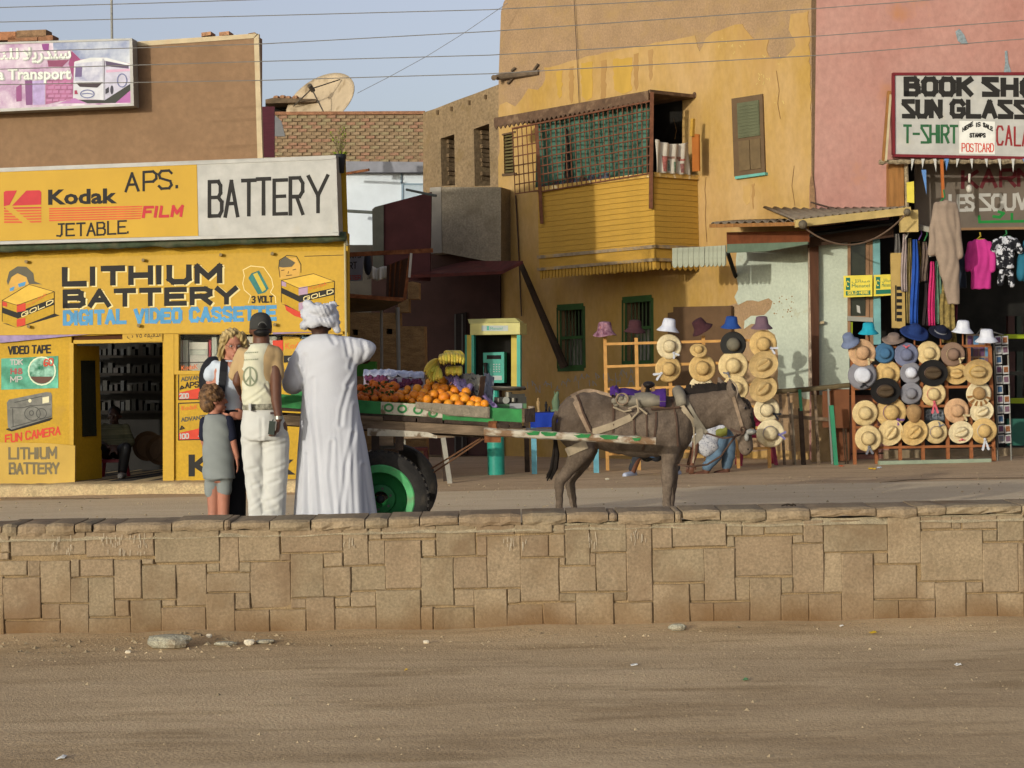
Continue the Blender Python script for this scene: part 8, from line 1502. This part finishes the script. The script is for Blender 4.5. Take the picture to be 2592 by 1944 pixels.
def hat(kind, px, py, rpx, m, lab, P=None, tilt=(0, 0), spin=0., band=None, bow=None, crown=None, rib=None, d=.1, wave=.12, grp='hats on the hat racks'):
    """kind: round straw or felt, fedora (pinched crown), cowboy (curled brim), bucket (upright)"""
    P = P or (K1 if px < 2050 else K2); c = P.off(d).hit(px, py); r = rpx / pxm(c.y); name = {'bucket': 'bucket_hat', 'cap': 'straw_hat'}.get(kind, 'straw_hat' if m.name.startswith('straw') else 'felt_hat')
    n = 30; sd = R.random() * 9
    if kind == 'bucket': pf = [(.0, .78), (.3, .77), (.46, .73), (.52, .64), (.58, .3), (.62, .08), (.66, .02), (.86, -.2), (1., -.34), (.985, -.355), (.66, -.03), (.6, -.02), (.0, -.0)]; r *= 1.0
    elif kind in ('fedora', 'cowboy'): pf = [(.0, .5), (.22, .52), (.36, .5), (.44, .42), (.5, .2), (.53, .03), (.58, .0), (.8, .0), (.97, .03), (1., .04), (.99, .02), (.8, -.02), (.5, -.03), (.0, -.03)]
    elif kind == 'flat': pf = [(.0, .46), (.3, .46), (.44, .43), (.5, .34), (.52, .06), (.56, .0), (.8, -.02), (1., -.05), (.99, -.065), (.8, -.045), (.5, -.03), (.0, -.03)]
    elif kind == 'cap': pf = [(.0, .7), (.3, .67), (.55, .55), (.75, .3), (.82, .05), (.84, .0), (.8, -.02), (.0, -.02)]
    else: pf = [(.0, .58), (.14, .57), (.28, .52), (.4, .42), (.47, .28), (.5, .1), (.52, .02), (.58, .0), (.75, -.01), (.9, -.03), (1., -.06), (.99, -.075), (.75, -.03), (.5, -.03), (.0, -.03)]
    vs = []; ncr = 6 if kind in ('fedora', 'cowboy', 'flat') else 7
    for i, (q, z) in enumerate(pf):
        for k in range(n):
            a = 2 * math.pi * k / n; x, y = q * math.cos(a), q * math.sin(a); zz_ = z
            if q > .56: zz_ += wave * (q - .5) * (math.sin(2 * a + sd) + .5 * math.sin(3 * a + sd * 2)) * .5
            if kind == 'round' and q > .56: zz_ += (q - .5) * (.35 * (sd % 1) * max(0, math.sin(a + sd)) - .3 * ((sd * 3) % 1) * max(0, -math.sin(a)))
            if kind in ('fedora', 'cowboy'):
                if q < .56: x *= 1.14; y *= .86
                else: x *= 1.06; y *= .94
                if q < .45 and z > .3: zz_ -= .2 * math.exp(-(y / .09) ** 2) * (1 if abs(x) < .42 else .4) + .05 * max(0, -x) 
                if kind == 'cowboy' and q > .56: zz_ += .42 * (q - .5) * (math.sin(a) ** 2) * 1.3
            if kind == 'cap' and q > .78 and math.cos(a - 4.71) > .3 and z < .06: y -= .42 * (math.cos(a - 4.71) - .3); zz_ += .05
            if kind == 'bucket': zz_ += .02 * noise.noise((x * 4 + sd, y * 4, z * 4)); 
            vs.append(V((x * r, y * r, zz_ * r)))
    if kind == 'bucket': A = V((tilt[0], -.12 + tilt[1], 1)).normalized()
    else: A = V((tilt[0], -1, tilt[1])).normalized()
    ref = V((0, 0, 1)) if kind != 'bucket' else V((0, -1, 0)); yv = (ref - A * ref.dot(A)).normalized(); xv = yv.cross(A); M = Matrix((xv, yv, A)).transposed() @ Matrix.Rotation(spin, 3, 'Z')
    W_ = [c + M @ v for v in vs]; fs = [(i * n + k, i * n + (k + 1) % n, (i + 1) * n + (k + 1) % n, (i + 1) * n + k) for i in range(len(pf) - 1) for k in range(n)]
    o = obj(name, MB().add(W_, fs), m, smooth=True, origin=c); tag(o, lab, 'hat', grp)
    if crown: # crown covered in another colour
        obj('crown', MB().add([c + M @ (v * 1.012 + V((0, 0, .004))) for v in vs[:ncr * n]], [f for f in fs if max(f) < ncr * n]), crown, o, smooth=True)
    cw = {'bucket': .625, 'cap': .83}.get(kind, .525)
    if band:
        ring = []; zb_ = (.03, .14) if kind != 'bucket' else (.04, .12)
        for z in zb_:
            for k in range(n):
                a = 2 * math.pi * k / n; sx, sy = (1.14, .86) if kind in ('fedora', 'cowboy') else (1, 1); q = cw - (z - .03) * .12 + .012; ring.append(c + M @ V((q * r * math.cos(a) * sx, q * r * math.sin(a) * sy, z * r)))
        obj('ribbon', MB().add(ring, [(k, (k + 1) % n, n + (k + 1) % n, n + k) for k in range(n)]), band, o, smooth=True, fix=False)
    if bow:
        bx, by, L, mm = bow; q = c + M @ V((0, 0, .1 * r)); e = V((bx, 0, -by)).normalized(); ctr = c + V((e.x * r * .62, 0, e.z * r * .62)) + A * (.1 * r); s_ = V((-e.z, 0, e.x))
        for sg in (-1, 1):
            tip = ctr + e * L * r + s_ * sg * r * .22; w_ = s_ * r * .085
            obj('bow_tail', MB().prism([ctr - w_ * .6, ctr + w_ * .6, tip + w_ * 1.2, tip + e * r * .08, tip - w_ * 1.2], A * .006), mm, o)
        obj('bow_knot', MB().ell(ctr, (r * .12, r * .1, r * .1)), mm, o, smooth=True)
    return o
S1, S2, S3, S4, S5 = straw('c9b080', 'b79c68'), straw('bf9f68', 'ab8850'), straw('ae9364', '957a4c'), straw('cdbb96', 'bca67c'), straw('8f7850', '7a6440')
WRB = paint('white ribbon', 'b9bac0'); GRB = paint('grey ribbon', '6a6a70'); BRB = paint('black ribbon', '1a1a20'); LRB = paint('lavender ribbon', '6f6a94'); PRB = paint('pink ribbon', 'c05a64'); CRB = paint('cream ribbon', 'b9a67f'); VRB = paint('purple ribbon', '6f4a80')
PKC = mat('felt pink camouflage', '7f4a60', var=.5, scale=16, col2='a07a86', dirt=('8a4a3a', 20, .6, .68)); MRN = felt('3d2226'); WHF = felt('c3c4cc'); BLF = felt('23427f'); MVF = felt('66505a'); GBF = felt('67718a'); TQF = felt('1f8ea3'); TPF = felt('75655c'); NVF = felt('1b2f5f'); DNF = felt('14182a'); LVF = felt('666a80'); BUF = felt('3d607e'); GYF = felt('77757a'); BKF = felt('1c1a19'); BNF = felt('4a3c2c'); PKS = straw('bb9571', 'a57f5e'); BRF = felt('7c6454')
o = hat('bucket', 1531, 838, 31, PKC, 'pink camouflage bucket hat on the leftmost post of the lattice rack', wave=.25)
hat('bucket', 1607, 831, 28, MRN, 'maroon bucket hat with a pale brim underside, second along the rack top', tilt=(.05, 0)); hat('bucket', 1692, 828, 29, WHF, 'white bucket hat between two maroon ones on the lattice rack top', tilt=(.15, 0)); hat('bucket', 1774, 828, 29, MRN, 'dark maroon bucket hat tipped steeply to the right', tilt=(-.6, -.1)); hat('bucket', 1851, 821, 27, BLF, 'royal blue bucket hat with a small patch on the lattice rack top', tilt=(.06, 0)); hat('bucket', 1928, 822, 28, MVF, 'dusty mauve bucket hat at the right end of the lattice rack top')
hat('round', 1694, 877, 32, S4, 'pale straw hat with a small white bow, directly under the white bucket hat', band=S4, bow=(.5, .8, .35, WRB), tilt=(.1, .1)); hat('round', 1768, 886, 22, S2, 'small child size tan straw hat under the tipped maroon bucket hat', tilt=(.05, .75), d=.16, band=S5); hat('round', 1856, 872, 33, felt('2b2a28'), 'dark hat with a grey crown and black brim on the lattice rack', crown=felt('6a6455')); hat('round', 1932, 871, 35, S2, 'tan straw hat with a white tag at its right edge, under the mauve bucket hat', band=S1, bow=(.9, .5, .4, WRB), d=.12)
hat('round', 1692, 934, 34, S2, 'tan straw hat with a white bow hanging on its left', band=S1, bow=(-.9, .5, .55, WRB), tilt=(.15, -.05)); hat('round', 1778, 932, 35, S2, 'tan straw hat with a cream band in the second row, below the child hat', band=CRB, tilt=(.05, .0)); hat('round', 1856, 926, 38, S1, 'straw hat with a grey bow on the lower left of its crown', bow=(-.55, .7, .12, GRB), band=S1); hat('cowboy', 1933, 924, 36, S3, 'tan cowboy hat with a creased crown, upper of the two on the right', spin=.55, tilt=(-.15, .15), d=.15)
hat('round', 1775, 981, 31, S4, 'cream straw hat half hidden behind the donkey mane', d=.08); hat('round', 1862, 983, 34, S1, 'cream straw hat with a dark red flower behind the donkey ears', bow=(-.7, -.3, .1, paint('dark red flower', '6a1f30'))); hat('cowboy', 1932, 985, 35, S3, 'tan cowboy hat tilted up, lower of the two on the right', spin=.75, tilt=(-.1, .2), d=.16); hat('round', 1941, 1038, 33, S4, 'cream straw hat with a black ribbon above the lowest hat', band=BRB, bow=(.9, .5, .45, BRB)); hat('round', 1950, 1097, 36, S4, 'cream straw hat with a lavender ribbon, lowest on the lattice rack', band=LRB, bow=(1, .15, .4, LRB), tilt=(.0, -.1))
hat('bucket', 2150, 862, 25, GBF, 'grey blue bucket hat tipped down at the left end of the crowded rack', tilt=(-.5, -.4)); hat('bucket', 2198, 836, 26, TQF, 'turquoise bucket hat on top of the crowded rack'); hat('flat', 2262, 858, 30, TPF, 'taupe hat with a flat crown standing on the crowded rack', tilt=(-.15, 2.2), d=.05); hat('round', 2315, 840, 37, NVF, 'wide navy blue sun hat on top of the crowded rack', tilt=(.25, 1.9), d=.05); hat('round', 2381, 840, 31, DNF, 'dark navy hat with a chain band tipped right on the crowded rack', tilt=(.35, 1.6), band=paint('chain band', '6a6a70'), d=.05); hat('bucket', 2437, 832, 28, WHF, 'white bucket hat left of the other white one on the crowded rack', tilt=(.06, 0)); hat('bucket', 2497, 855, 29, WHF, 'white bucket hat at the right end of the crowded rack', d=.15)
hat('round', 2183, 893, 35, PKS, 'pinkish straw hat with a cream band in the top row of the crowded rack', band=CRB, bow=(.6, .7, .3, CRB)); hat('flat', 2239, 894, 26, BUF, 'steel blue hat with a flat crown in the top row'); hat('round', 2294, 898, 31, LVF, 'lavender grey hat with a pink flower on its upper brim', bow=(.0, -1, .12, PRB)); hat('round', 2351, 894, 31, S1, 'cream straw hat with an upturned brim beside the lavender grey hat', wave=.35); hat('round', 2412, 897, 31, BRF, 'brown mauve hat with a pale twisted band', band=CRB, bow=(.7, .5, .25, CRB))
hat('flat', 2183, 950, 37, GYF, 'grey brimmed hat with a white crown and black bow', crown=WHF, bow=(.1, 1, .15, BRB)); hat('round', 2247, 946, 33, S2, 'tan straw hat right of the grey hat with the black bow', d=.06); hat('round', 2306, 944, 28, GYF, 'small grey brimmed hat with a white crown and no bow', crown=WHF); hat('fedora', 2361, 944, 36, BKF, 'black hat with a brown pinched crown, upper of the two', crown=BNF, band=paint('mauve band', '7a5f58'), d=.14); hat('fedora', 2420, 946, 29, S2, 'small tan fedora between the black hat and the cowboy hat', d=.06); hat('cowboy', 2475, 941, 35, S3, 'tan cowboy hat with a yellow tag on the right of the crowded rack', tilt=(.0, -.1), d=.15, band=paint('tag yellow', 'c9a22a'))
hat('fedora', 2241, 990, 36, BKF, 'black hat with a brown pinched crown, lower of the two', crown=BNF, band=paint('mauve band', '7a5f58'), d=.14); hat('round', 2306, 996, 28, GYF, 'plain grey felt hat in the middle of the crowded rack'); hat('round', 2363, 998, 31, S1, 'cream straw hat with a long pink ribbon hanging down', band=PRB, bow=(.05, 1, .9, PRB))
fh = hat('round', 2478, 996, 32, S4, 'floppy straw hat striped brown and cream below the yellow tagged cowboy hat', wave=.5, crown=straw('9c7c52'))
for k in range(6):
    a = -2.9 + k * .5; c_ = K2.off(.1).hit(2478, 996); r_ = 32 / pxm(26.9); obj('stripe', MB().add([c_ + V((r_ * q * math.cos(a + e), -.012 - .02 * (q < .8), r_ * q * math.sin(a + e) - .01)) for q, e in ((.56, -.1), (.98, -.11), (.98, .11), (.56, .1))], [(0, 1, 2, 3)]), straw('8a6238'), fh, fix=False)
hat('round', 2190, 1046, 33, S1, 'cream straw hat at the left end of the fourth row', band=S3, d=.12); hat('round', 2256, 1044, 39, S2, 'large tan straw hat with a purple bow', band=VRB, bow=(.55, .6, .25, VRB), d=.08); hat('cap', 2313, 1043, 24, straw('9a7a52'), 'brown straw cap with a short peak in the middle of the fourth row', d=.14, tilt=(0, .1)); hat('round', 2422, 1040, 32, PKS, 'plain pinkish straw hat with a cream ribbon trailing right', bow=(.9, .6, .4, CRB)); hat('fedora', 2485, 1041, 29, S4, 'off white straw fedora at the right end of the fourth row', spin=.4)
hat('round', 2198, 1110, 34, S1, 'cream straw hat with a grey ribbon tail, lowest on the left', band=S5, bow=(.05, 1, .5, GRB), d=.15); hat('fedora', 2254, 1095, 33, S1, 'cream straw fedora in the bottom row', spin=.9, d=.1); hat('fedora', 2314, 1094, 34, S2, 'tan straw fedora in the bottom row', spin=.7, d=.12); hat('round', 2370, 1094, 30, S1, 'cream straw hat with a dark bow at its upper right, bottom row', band=LRB, bow=(.5, -.9, .2, GRB), d=.08); hat('fedora', 2432, 1094, 30, S4, 'pale beige fedora with a pink flower in the bottom row', spin=.3, bow=(.1, 1, .05, PRB)); hat('round', 2491, 1091, 33, S2, 'tan straw hat with a long white ribbon, lowest on the right', band=WRB, bow=(.05, 1, .8, WRB), d=.12)
# postcard stand
PQ = PL(at(2532, 1000, 27.1), 0); pst = thing('postcard_stand', 'tall wire stand of small bright postcards at the right end of the crowded hat rack', 'postcard stand', PQ.hz(2532, 0)); WIR = paint('wire grey', '77746c', metal=.5)
for x in (2516, 2550): obj('upright', MB().tube([PQ.off(-.05).hit(x, 850), PQ.off(-.05).hz(x + 6, .02)], .012, 6), WIR, pst)
obj('arm', MB().tube([PQ.hit(2470, 850), PQ.hit(2483, 832), PQ.hit(2540, 848)], .01, 6), WIR, pst)
CARD = [('8a4f5a', '5a4a70'), ('5f87a8', '8fa6b5'), ('a08a6a', '4f6a8a'), ('7a3a30', '9a6a40'), ('4a6f9a', '2f4a6a'), ('8a6a8a', '6a4a4a')]
for k in range(11):
    y = 850 + k * 25; x = 2520 + k * .8
    for j in range(2):
        if j == 1 and k % 3 == 2: continue
        c1, c2 = CARD[(k * 2 + j * 3) % 6]; xx = x + j * 17; cd = obj('postcard', slab(PQ.off(.03 * j), [(xx, y + 22), (xx + 15, y + 21), (xx + 14, y), (xx - 1, y + 1)], -.01, .0), paint('card white', 'a5a3a0'), pst); obj('picture', slab(PQ.off(.03 * j), [(xx + 2, y + 18), (xx + 13, y + 17), (xx + 12, y + 3), (xx + 1, y + 4)], .0, .003), mat('card ' + c1, c1, var=.5, scale=30, col2=c2), cd)
PQ2 = PL(at(2475, 890, 27.2), 0); bd = thing('postcard_board', 'board of postcards behind the white bucket hats', 'postcard board', PQ2.hit(2475, 935)); obj('board', slab(PQ2, rect(2446, 846, 2508, 935), -.03, 0), paint('board tan', '8a7258'), bd)
for k in range(12): c1, c2 = CARD[k % 6]; obj('postcard', slab(PQ2, rect(2449 + (k % 4) * 15, 850 + (k // 4) * 28, 2462 + (k % 4) * 15, 874 + (k // 4) * 28), 0, .006), mat('card ' + c1, c1), bd)
PQ3 = PL(at(2365, 1050, 27.0), 0); bd = thing('postcard_board', 'dark pictures pinned between the hats under the pink ribbon', 'postcard board', PQ3.hit(2365, 1064)); obj('board', slab(PQ3, rect(2340, 1034, 2392, 1066), -.03, 0), paint('board dark', '2f3538'), bd)
for k in range(3): obj('postcard', slab(PQ3, rect(2343 + k * 16, 1037, 2357 + k * 16, 1062), 0, .005), mat('card dark', '3f4a55', var=.6, scale=30, col2='8a9098'), bd)
# ---- clothes hanging at the souvenir shop
GP = PL(at(2400, 700, 27.1), 0)
def cloth(name, x0, x1, y0, y1, m, lab, cat='scarf', yq=27.1, wav=.02, n=2.2, bend=0, grp='scarves hanging at the shop corner'):
    P_ = PL(at(2400, 700, yq), 0)
    def fn(u, v):
        sh_ = (x1 - x0) * (.12 * math.sin(v * 5 + x0)); x = x0 + (x1 - x0) * (u - .5) * (.62 + .38 * min(1, v * 2.5)) + (x1 - x0) * .5 + sh_ + bend * v; y = y0 + (y1 - y0) * v; return P_.hit(x, y) + V((0, wav * math.sin(u * 6.28 * n + v * 1.5 + x0), 0))
    return tag(obj(name, MB().sheet(fn, 14, 14, .012, (0, -1, 0)), m, smooth=True), lab, cat, grp)
for a in ((2262, 2280, 592, 720, mat('scarf grey', '5f5b57', var=.15), 'plain grey scarf, leftmost of the hanging scarves', 27.2), (2282, 2296, 592, 738, mat('scarf pale', '9a8a86', var=.2), 'pale pinkish scarf beside the plain grey one', 27.12), (2295, 2308, 603, 818, mat('scarf tan', '7a6a40', var=.3, scale=9), 'long tan striped scarf left of the blue one', 27.16), (2306, 2326, 606, 820, mat('scarf blue', '1f4590', var=.2), 'long bright blue scarf', 27.05), (2318, 2332, 611, 716, mat('scarf olive', '6a5a2a', var=.5, scale=22), 'short olive patterned scarf right of the blue one', 27.2), (2331, 2350, 612, 712, mat('scarf brown', '66564c', var=.3, scale=12, dirt=('2f2a55', 5, .55, .6)), 'brown scarf with purple blocks', 27.15), (2337, 2356, 716, 824, mat('scarf dark', '2a2022', var=.3), 'dark brown scarf hanging low', 27.14), (2351, 2367, 662, 824, mat('scarf pink', 'b32a60', var=.15, dirt=('d0a0b5', 30, .66, .7)), 'hot pink scarf with white spots', 27.02), (2366, 2384, 660, 820, mat('scarf green', '4f6b58', var=.3, scale=10), 'grey green scarf right of the hot pink one', 27.06), (2383, 2420, 662, 868, mat('scarf gold', '7c6a3c', var=.45, scale=20), 'broad gold brown patterned cloth, longest of the hanging cloths', 27.04), (2412, 2425, 654, 815, mat('scarf maroon', '561c2a', var=.2), 'narrow maroon scarf at the right of the gold cloth', 27.12)):
    cloth('scarf', a[0], a[1], a[2], a[3], a[4], a[5], yq=a[6])
eb = thing('block_print_hanging', 'yellow printed cloth panel with dark block pattern at the shop corner', 'panel', at(2275, 831, 27.18)); PE = PL(at(2275, 750, 27.18), 0); obj('panel', slab(PE, [(2258, 830), (2292, 831), (2288, 640), (2254, 640)], -.03, 0), mat('panel yellow', 'a58a52', var=.12), eb)
for k in range(6): obj('block', slab(PE, rect(2270, 725 + k * 16, 2283, 734 + k * 16), 0, .006), DRK, eb)
obj('side_pattern', slab(PE, rect(2266, 722, 2269, 812), 0, .006), DRK, eb)
tag(obj('clothes_arm', MB().bar(at(2278, 563, 27.4), at(2372, 586, 26.9), .07, .05), mat('grey wood', '8a857a')), 'grey wooden arm carrying the scarves out from the lean-to corner', 'rail')
for k, x in enumerate((2296, 2330, 2344, 2362)): tag(obj('hanger', MB().tube([at(x, 575 + k * 3, 27.1), at(x + 3, 590 + k * 2, 27.1), at(x - 5, 606 + k * 2, 27.1)], .01, 5), paint('hanger ' + 'wpgg'[k], {'w': 'b0aca0', 'p': '5a3a7a', 'g': '2a6a3a'}['wpgg'[k]])), ('white cord loop nearest the lean-to', 'purple hanger hook over the olive scarf', 'green hanger hook over the brown scarf', 'green hanger hook nearest the robe')[k], 'hanger', 'hangers over the scarves')
tag(obj('coat_hanger', MB().tube([at(2352, 648, 26.95), at(2378, 644, 26.95), at(2404, 635, 26.95)], .016, 6).tube([at(2378, 644, 26.95), at(2374, 600, 26.95)], .007, 5), paint('hanger w', 'b0aca0')), 'white plastic hanger holding the pink and green scarves', 'hanger')
def garment(name, body, sleeves, m, lab, Y_, dp=.05):
    b = MB(); b.loft([(at((l + r_) / 2, y, Y_), V(((r_ - l) / 2 / pxm(Y_), 0, 0)), V((0, dp * k, 0))) for y, l, r_, k in body], 24, .8)
    for s_ in sleeves: b.chain([(at(x, y, Y_), w_ / pxm(Y_)) for x, y, w_ in s_])
    return tag(blob(name, b, m, None, .013, 3, lambda co, no: co + no * (.005 * np.sin(co[:, 0] * 55 + 3 * np.sin(co[:, 2] * 6)))[:, None]), lab, 'garment')
garment('hanging_robe', [(508, 2380, 2406, .6), (516, 2368, 2416, .9), (540, 2364, 2420, 1), (620, 2364, 2424, 1), (680, 2376, 2428, 1), (770, 2400, 2430, .8)], [[(2370, 520, 9), (2361, 580, 9), (2358, 640, 10)], [(2416, 520, 9), (2424, 580, 9), (2428, 645, 11)]], mat('robe brown', '8a7868', var=.12, scale=5), 'long grey brown hooded robe hanging on a rod in front of the shop', 26.85, .07)
tag(obj('robe_hanger', MB().tube([at(2388, 480, 26.85), at(2391, 500, 26.85), at(2380, 510, 26.85)], .012, 5), paint('hanger g', '2a6a3a')), 'green hanger in the neck of the long robe', 'hanger')
garment('pink_shirt', [(606, 2466, 2494, .6), (612, 2456, 2504, .9), (650, 2455, 2506, 1), (732, 2458, 2509, 1)], [[(2458, 618, 9), (2450, 650, 9), (2449, 680, 8)], [(2502, 618, 9), (2511, 650, 9), (2513, 682, 8)]], mat('shirt pink', 'b03078', var=.15), 'hot pink t-shirt hanging in the shop front', 27.3)
garment('patterned_shirt', [(598, 2532, 2560, .6), (606, 2520, 2570, .9), (640, 2521, 2568, 1), (680, 2522, 2568, 1)], [[(2522, 612, 10), (2510, 632, 11)], [(2568, 612, 10), (2582, 632, 11)]], mat('black and white print', '15151a', var=.0, scale=5, dirt=('b5b5ba', 13, .52, .56)), 'black and white blotched shirt hanging beside the pink one', 27.3)
garment('patterned_shorts', [(682, 2530, 2562, .8), (695, 2528, 2564, .8)], [[(2535, 690, 8), (2532, 718, 8)], [(2557, 690, 8), (2560, 720, 8)]], mat('black and white print', '15151a'), 'black and white blotched shorts hanging below the matching shirt', 27.3)
garment('teal_shirt', [(604, 2600, 2640, .7), (650, 2590, 2650, 1), (730, 2592, 2650, 1)], [[(2600, 615, 10), (2586, 660, 12), (2584, 700, 12)]], mat('shirt teal', '1f5a6e', var=.15), 'teal shirt cut by the right edge of the picture', 27.4)
garment('navy_shirt', [(640, 2420, 2440, .7), (680, 2416, 2446, 1), (730, 2418, 2446, 1)], [], paint('shirt navy', '1a2230'), 'dark navy shirt half hidden behind the long robe', 27.6)
tag(obj('shirt_hanger', MB().tube([at(2480, 588, 27.3), at(2482, 598, 27.3), at(2470, 606, 27.3), at(2492, 606, 27.3)], .012, 5), paint('hanger y', 'a08a2a')), 'yellow hanger in the pink t-shirt', 'hanger'); tag(obj('shirt_hanger', MB().tube([at(2546, 582, 27.3), at(2548, 592, 27.3), at(2536, 599, 27.3), at(2558, 599, 27.3)], .012, 5), paint('hanger g', '2a6a3a')), 'green hanger in the black and white shirt', 'hanger')
# ---- rough fence, posts and small street furniture
FP = PL(at(2060, 1050, 27.2), 2); fn_ = thing('fence', 'rough fence of mixed posts under a pipe rail between the two hat racks', 'fence', FP.hz(2060, 0))
obj('rail', MB().tube([FP.hit(1962, 992), FP.hit(2060, 984), FP.hit(2150, 975)], .035, 8), mat('rail brown', '5d5038', var=.3), fn_); obj('lower_rail', MB().bar(FP.hit(1966, 1052), FP.hit(2100, 1062), .05, .04), WOOD, fn_)
for i, (x, y0, mm, w_, ln) in enumerate(((1974, 994, WOOD, .05, 8), (1995, 992, WOOD, .04, 10), (2002, 1020, mat('pale slat', '9a8a72', var=.2), .05, 6), (2026, 1033, WOODD, .08, 4), (2062, 985, WOOD, .05, 6), (2096, 984, paint('pipe grey', '7a7870'), .035, 6), (2140, 1085, WOOD, .03, 2), (2134, 1085, WOOD, .02, 2))): obj('post', MB().bar(FP.off(.04 * (i % 2)).hit(x, y0), FP.off(.04 * (i % 2)).hz(x + ln, 0), w_, w_ * .7, up=(0, 1, 0)), mm, fn_)
obj('green_upright', MB().bar(FP.off(.06).hit(2024, 986), FP.off(.06).hit(2028, 1040), .04, .04, up=(0, 1, 0)), paint('post green', '2f7a58'), fn_); obj('brown_sheet', slab(FP.off(-.06), [(2082, 1082), (2150, 1084), (2150, 985), (2082, 990)], -.02, 0), mat('brown ply', '6f452c'), fn_)
tag(obj('green_post', MB().bar(FP.off(.3).hit(2104, 1026), FP.off(.3).hz(2112, 0), .055, .055, up=(0, 1, 0)), mat('post green', '2f7a58', var=.1)), 'bright green wooden post standing before the brown sheet of the fence', 'post')
rc = thing('plastic_chair', 'dark red plastic chair legs showing behind the right end of the lattice hat rack', 'chair', at(1915, 1190, 27.3) * V((1, 1, 0))); cxx = at(1915, 1150, 27.3).x; RC = paint('crimson plastic', '7a1634', rough=.4)
obj('seat', MB().box((cxx, 27.35, .43), (.46, .42, .035)), RC, rc); obj('backrest', MB().box((cxx, 27.57, .63), (.44, .03, .36)), RC, rc)
for dx in (-.2, .2):
    for dy in (-.18, .18): obj('leg', MB().bar((cxx + dx, 27.35 + dy, .412), (cxx + dx * 1.25, 27.35 + dy * 1.2, 0), .06, .05), RC, rc)
for px, py, c, lb, w_ in ((2130, 1181, 'b0502a', 'orange scrap on the dust left of the crowded hat rack', 14), (2208, 1188, 'c9a52a', 'yellow scrap on the dust before the crowded hat rack', 17), (2226, 1185, 'a9b0b8', 'silvery wrapper beside the yellow scrap on the dust', 11), (2055, 1168, 'b09a6a', 'tan scrap on the dust between the hat racks', 10), (1537, 1215, 'a9a08a', 'pale scrap on the dust behind the donkey tail', 10)):
    Y_ = 1.27 / -(ray(px, py).z); c_ = at(px, py, Y_); s_ = w_ / pxm(Y_); tag(obj('litter_scrap', MB().sheet(lambda u, v: (c_.x + (u - .5) * s_, Y_ + (v - .5) * s_, .04 + .03 * noise.noise((u * 3, v * 3, px))), 4, 4, .003, (0, 0, 1)), paint('litter ' + c, c)), lb, 'litter')
tw_ = MB()
for a, c_ in (((1978, 1276), (2008, 1281)), ((1990, 1279), (2004, 1274)), ((2000, 1279), (2015, 1283))): p0, p1 = at(*a, WY + .1), at(*c_, WY + .1); tw_.tube([V((p0.x, p0.y, .385)), V(((p0.x + p1.x) / 2, p0.y, .395)), V((p1.x, p1.y, .384))], .006, 5)
tag(obj('twig', tw_, paint('twig brown', '2f261d')), 'dark dry twig lying on the wall top right of the donkey', 'twig')
for k in range(9):
    x = R.uniform(10, 290); y = R.uniform(1292, 1306); p = at(x, y, 17.6); tag(obj('dung_lump', MB().ell(V((p.x, p.y + R.uniform(-.3, .3), .01)), (.05, .05, .018), su=8, sv=5), paint('dung brown', '3f3323')), 'small flat dark lump on the asphalt behind the left end of the wall', 'dung', 'dark lumps on the asphalt')
